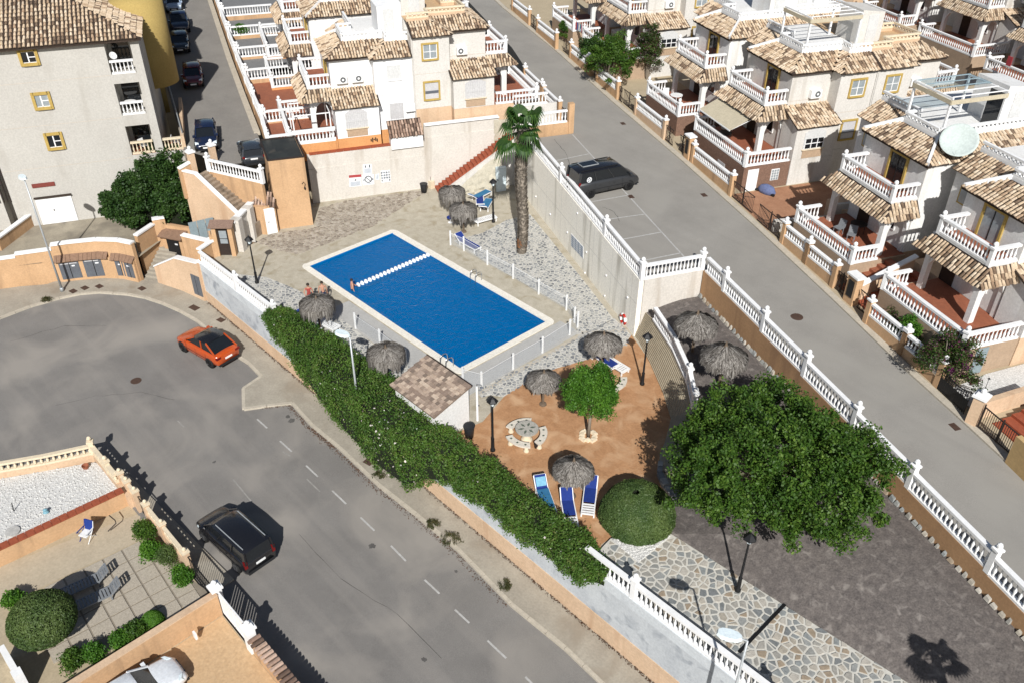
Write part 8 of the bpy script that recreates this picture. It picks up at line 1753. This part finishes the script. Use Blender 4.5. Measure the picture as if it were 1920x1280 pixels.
cq = P(79, 1160, -1.75); n = 26000; d = sph(n); ok = d[:, 2] > -.62; d = d[ok]; n = len(d); pr_ = cq+d*np.array([1.42, 1.42, 1.1])*(1+npr.normal(0, .012, n))[:, None]; obj('crown', leaf_cloud(pr_, .085, LEAFB, 'crown', normals=d, spread=.6), bl2)
core(bl2, [(.6, -.7), (1.1, -.5), (1.3, 0), (1.12, .55), (.6, .88), (.1, .98)], DCORE, cq); b = MB(); b.tube([(cq[0]+.2, cq[1]-.1, GF), (cq[0]+.1, cq[1], -2.9), (cq[0], cq[1], -2.2)], [.16, .13, .12], 8); b.tube([(cq[0]+.1, cq[1], -2.9), (cq[0]+.5, cq[1]+.3, -2.2)], [.1, .07], 6); obj('trunk', b.mesh('trunk', BARK, True), bl2)
dq_ = kq(768, 985); dm = thing('dome_shrub', 'small clipped dome shrub casting a round shadow in the paved garden', 'shrub', dq_); n = 6000; d = sph(n); d[:, 2] = np.abs(d[:, 2]); obj('foliage', leaf_cloud(np.array([*dq_[:2], GF])+d*np.array([.55, .55, .75]), .07, LEAFY, 'foliage', normals=d, spread=.6), dm); core(dm, [(.5, 0), (.5, .3), (.3, .6), (.05, .68)], DCORE, (*dq_[:2], GF))
def gshrub(c, rad, label, m, n=45, **k):
    rad = tuple(r_*.78 for r_ in rad)
    q = kq(*c); shrub((c[0]/2.666, 800+c[1]/2.666), GF, rad, label, m, n, **k)
gshrub((735, 560), (.55, .45, .75), 'upright shrub by the cream capped post, highest along the garden wall', LEAF, size=.1); gshrub((760, 640), (.5, .4, .5), 'bright spreading shrub in the middle of the garden wall row', LEAFY, size=.11); gshrub((850, 690), (.5, .45, .75), 'rounded clipped shrub near the lower end of the garden wall', LEAFB, size=.08); gshrub((920, 760), (.5, .4, .4), 'bright low shrub at the iron driveway gate', LEAFY, size=.11)
gshrub((690, 1050), (.5, .4, .45), 'leafy shrub beside the small dome shrub', LEAF, size=.11); gshrub((610, 1085), (.4, .35, .35), 'pale leafy plant left of the dome shrub', LEAFY, size=.11); gshrub((480, 1150), (.4, .35, .4), 'small bright shrub near the shaded end of the long wall', LEAFY, size=.1); gshrub((370, 1180), (.5, .4, .4), 'wide low shrub at the foot of the ball tree', LEAF, size=.11); gshrub((80, 890), (.45, .4, .5), 'bright shrub behind the ball tree at the left edge', LEAFY, size=.11)
for c, lab in (((430, 205), 'small round terracotta pot on the gravel near the balustrade corner'),):
    q = kq(*c, -2.95); t = thing('plant_pot', lab, 'pot', q); b = MB(); b.lathe([(.14, 0), (.2, .22), (.17, .22), (.12, .05)], 12); obj('pot', b.mesh('pot', TERRA), t, local=True)
q = kq(65, 525, -2.95); t = thing('millstone', 'grey green round stone disc lying on the white gravel', 'stone disc', q); b = MB(); b.lathe([(.36, 0), (.36, .1), (.1, .11)], 16); obj('disc', b.mesh('disc', STONEG), t, local=True)
for c, lab in (((232, 430), 'small blue ornament on the white gravel'), ((70, 420), 'thin dark stake standing in the white gravel')):
    q = kq(*c, -2.95); t = thing('garden_ornament', lab, 'ornament', q); b = MB()
    if 'stake' in lab: b.tube([(0, 0, 0), (.05, .05, .6)], .025, 5)
    else: b.lathe([(.05, 0), (.16, .08), (.08, .2), (.12, .26), (.02, .32)], 8)
    obj('body', b.mesh('body', DARK if 'stake' in lab else mat('pale_blue_glaze', (.2, .38, .45))), t, local=True)
bp_ = thing('corner_pergola_post', 'white wall end with square post at the bottom left corner', 'post', kq(80, 1250)); q = kq(85, 1230, -2.0); b = MB(); b.box(q[0]-.2, q[1]-.2, -3.6, q[0]+.2, q[1]+.2, -1.9); obj('post', b.mesh('post', WHITE), bp_); q2 = kq(0, 1085, -2.2); b = MB(); b.wall(q[:2], q2[:2], .25, -3.6, -2.3); obj('wall_face', b.mesh('wall_face', WHITE), bp_)

# ================================================================== SMALL THINGS ON TERRACES
def table_set(xf, a, d, z, lab, m=PLAST):
    q = xf(a, d, z); t = thing('terrace_table', lab, 'table', q); b = MB(); b.lathe([(.5, .7), (.5, .74)], 16); obj('tabletop', b.mesh('tabletop', m), t, local=True)
    for k in range(4): b = MB(); c, s = .4*math.cos(k*1.57+.7), .4*math.sin(k*1.57+.7); b.tube([(c, s, 0), (c, s, .71)], .025, 5); obj('leg', b.mesh('leg', m), t, local=True)
table_set(xfA, -2.6, 9.2, 0, 'dark round table under the beige awning', DARK); table_set(xfA2, -2.4, 8.9, 0, 'white table on the terrace of the second brick house'); table_set(xfB2, -2.8, 7.4, 0, 'dark table in the porch of the tan terrace house', DARK)
for (xf_, a, d, r_, lab) in ((xfB2, -2.2, 8.3, .3, 'grey plastic chair in front of the dark porch table'), (xfB2, -3.2, 8.5, -.2, 'second grey plastic chair in front of the dark porch table'), (xfA2, -3.4, 9.3, .8, 'chair by the white table on the second brick terrace')):
    c_ = clone(pc, xf_(a, d, 0), r_, lab)
    if 'grey' in lab: regrey(c_)
ls = thing('laundry_rack', 'airer with colourful washing on the upper terrace at the top of the street', 'laundry', xfC(-7.0, 9.2, 0)); b = MB()
cols = [mat('cloth_red', (.45, .06, .07)), mat('cloth_blue', (.08, .15, .4)), mat('cloth_white', (.7, .7, .72)), mat('cloth_teal', (.05, .3, .35)), mat('cloth_pink', (.5, .15, .25))]
q0 = xfC(-8.0, 9.8, .95); q1 = xfC(-5.6, 9.8, .95)
for k in range(7): f0, f1 = k/7+.02, k/7+.11; p0_, p1_ = lerp(np.array(q0), np.array(q1), f0), lerp(np.array(q0), np.array(q1), f1); bb = MB(); bb.hexa([p0_-np.array([0, 0, .75]), p1_-np.array([0, 0, .7]), p1_-np.array([0, .03, .7]), p0_-np.array([0, .03, .75])], [p0_, p1_, p1_-np.array([0, .03, 0]), p0_-np.array([0, .03, 0])]); obj('cloth', bb.mesh('cloth', cols[k % 5]), ls)
bb = MB(); bb.tube([q0, q1], .02, 5); obj('line', bb.mesh('line', GALV), ls)
rc = thing('red_cloth', 'red cloth hung over a terrace rail at the right edge', 'cloth', P(1888, 130, 8.2)); q = P(1886, 122, 8.4); b = MB(); e = np.array([*ES, 0.]); b.hexa([q, q+e*.5, q+e*.5-np.array([*ET, 0])*.04, q-np.array([*ET, 0])*.04], [q+np.array([0, 0, .75]), q+e*.5+np.array([0, 0, .75]), q+e*.5+np.array([0, 0, .75])-np.array([*ET, 0])*.04, q+np.array([0, 0, .75])-np.array([*ET, 0])*.04]); obj('cloth', b.mesh('cloth', cols[0]), rc)
pb_ = thing('covered_scooter', 'blue covered bundle on the terracotta driveway', 'bundle', RP(1437, 362, .1)); b = MB(); b.lathe([(.5, 0), (.55, .2), (.4, .5), (.15, .62), (.02, .65)], 9); obj('cover', b.mesh('cover', mat('blue_cover', (.13, .16, .28), (.08, .10, .2), scale=6), True), pb_, Matrix.Diagonal((1.3, .7, 1, 1)), local=True); b = MB(); b.tube([(-.5, -.2, .1), (-.75, -.25, .12)], .09, 6); b.tube([(.5, -.2, .1), (.75, -.2, .1)], .09, 6); obj('wheels', b.mesh('wheels', DARK), pb_, local=True)
gg = thing('black_iron_gate', 'black curved-top iron gate at the white gravel plot on the right', 'gate', RP(1785, 745, .1)); A_, B_ = RP(1757, 728, .1), RP(1806, 775, .1); b = MB(); n = 14
for k in range(n+1): p = lerp(A_, B_, k/n); h_ = 1.35-.3*math.sin(math.pi*k/n); bb = MB(); bb.tube([p, p+np.array([0, 0, h_])], .018, 4); obj('bar', bb.mesh('bar', DARK), gg)
pth = [lerp(A_, B_, k/n)+np.array([0, 0, 1.35-.3*math.sin(math.pi*k/n)]) for k in range(n+1)]; b.tube(pth, .03, 5); b.bar(A_+np.array([0, 0, .1]), B_+np.array([0, 0, .1]), .05, .05); b.wall(A_, B_, .02, A_[2]+.1, A_[2]+.75); obj('gate_frame', b.mesh('gate_frame', DARK), gg)
gp_ = RP(1822, 790, .1); pier(gp_, gp_[2]-.3, gp_[2]+1.55, 'gate_pier', 'cream pier between the black gate and the brown iron gate', .5, PEACH2)
lt_ = clone(l0, gp_+np.array([0, 0, 1.9]), 0, 'small black lantern on the cream gate pier at the right', .22)
g3 = thing('brown_iron_gate', 'brown iron driveway gate at the right edge before the red steps', 'gate', RP(1870, 830, .1)); A_, B_ = RP(1832, 800, .1), RP(1902, 860, .1); b = MB()
for h_ in (.1, 1.25): b.bar(A_+np.array([0, 0, h_]), B_+np.array([0, 0, h_]), .05, .05)
for p in (A_, (A_+B_)/2, B_): b.bar(p+np.array([0, 0, .05]), p+np.array([0, 0, 1.4]), .06, .06)
fo = obj('gate_frame', b.mesh('gate_frame', IRON), g3)
for k in range(20): p = lerp(A_, B_, (k+.5)/20); bb = MB(); bb.tube([p+np.array([0, 0, .1]), p+np.array([0, 0, 1.25])], .015, 4); obj('bar', bb.mesh('bar', IRON), g3)
b = MB(); qs = [RP(*c, .13) for c in [(1765, 735), (1850, 700), (1925, 680), (1925, 738), (1835, 770)]]; b.poly(qs); struct('white_gravel_plot', b.mesh('white_gravel_plot', GRAVEL))
yw = thing('plot_divider_wall', 'pale peach wall between white gravel plot and red steps', 'garden wall', RP(1880, 760, .1)); A_, B_ = RP(1830, 782, .1), RP(1930, 750, .1); b = MB(); b.wall(A_, B_, .3, A_[2]-.5, A_[2]+1.0); obj('wall_face', b.mesh('wall_face', PEACH2), yw)
A_ = ST(RP(1840, 800))[0]; flight('red striped steps behind the brown iron gate', 16.6, 19.5, 6.8, 11, zr(17), zr(17)+1.2, 8, REDTILE)
yb = thing('yellow_garden_wall', 'ochre garden wall in the right bottom corner of the house row', 'garden wall', RP(1910, 870, .1)); A_, B_ = RP(1890, 862, .1), RP(1960, 930, .1); b = MB(); b.wall(A_, B_, .3, A_[2]-.5, A_[2]+1.5); obj('wall_face', b.mesh('wall_face', mat('ochre_wall', (.50, .34, .16), (.43, .29, .135), bump=.1)), yb)
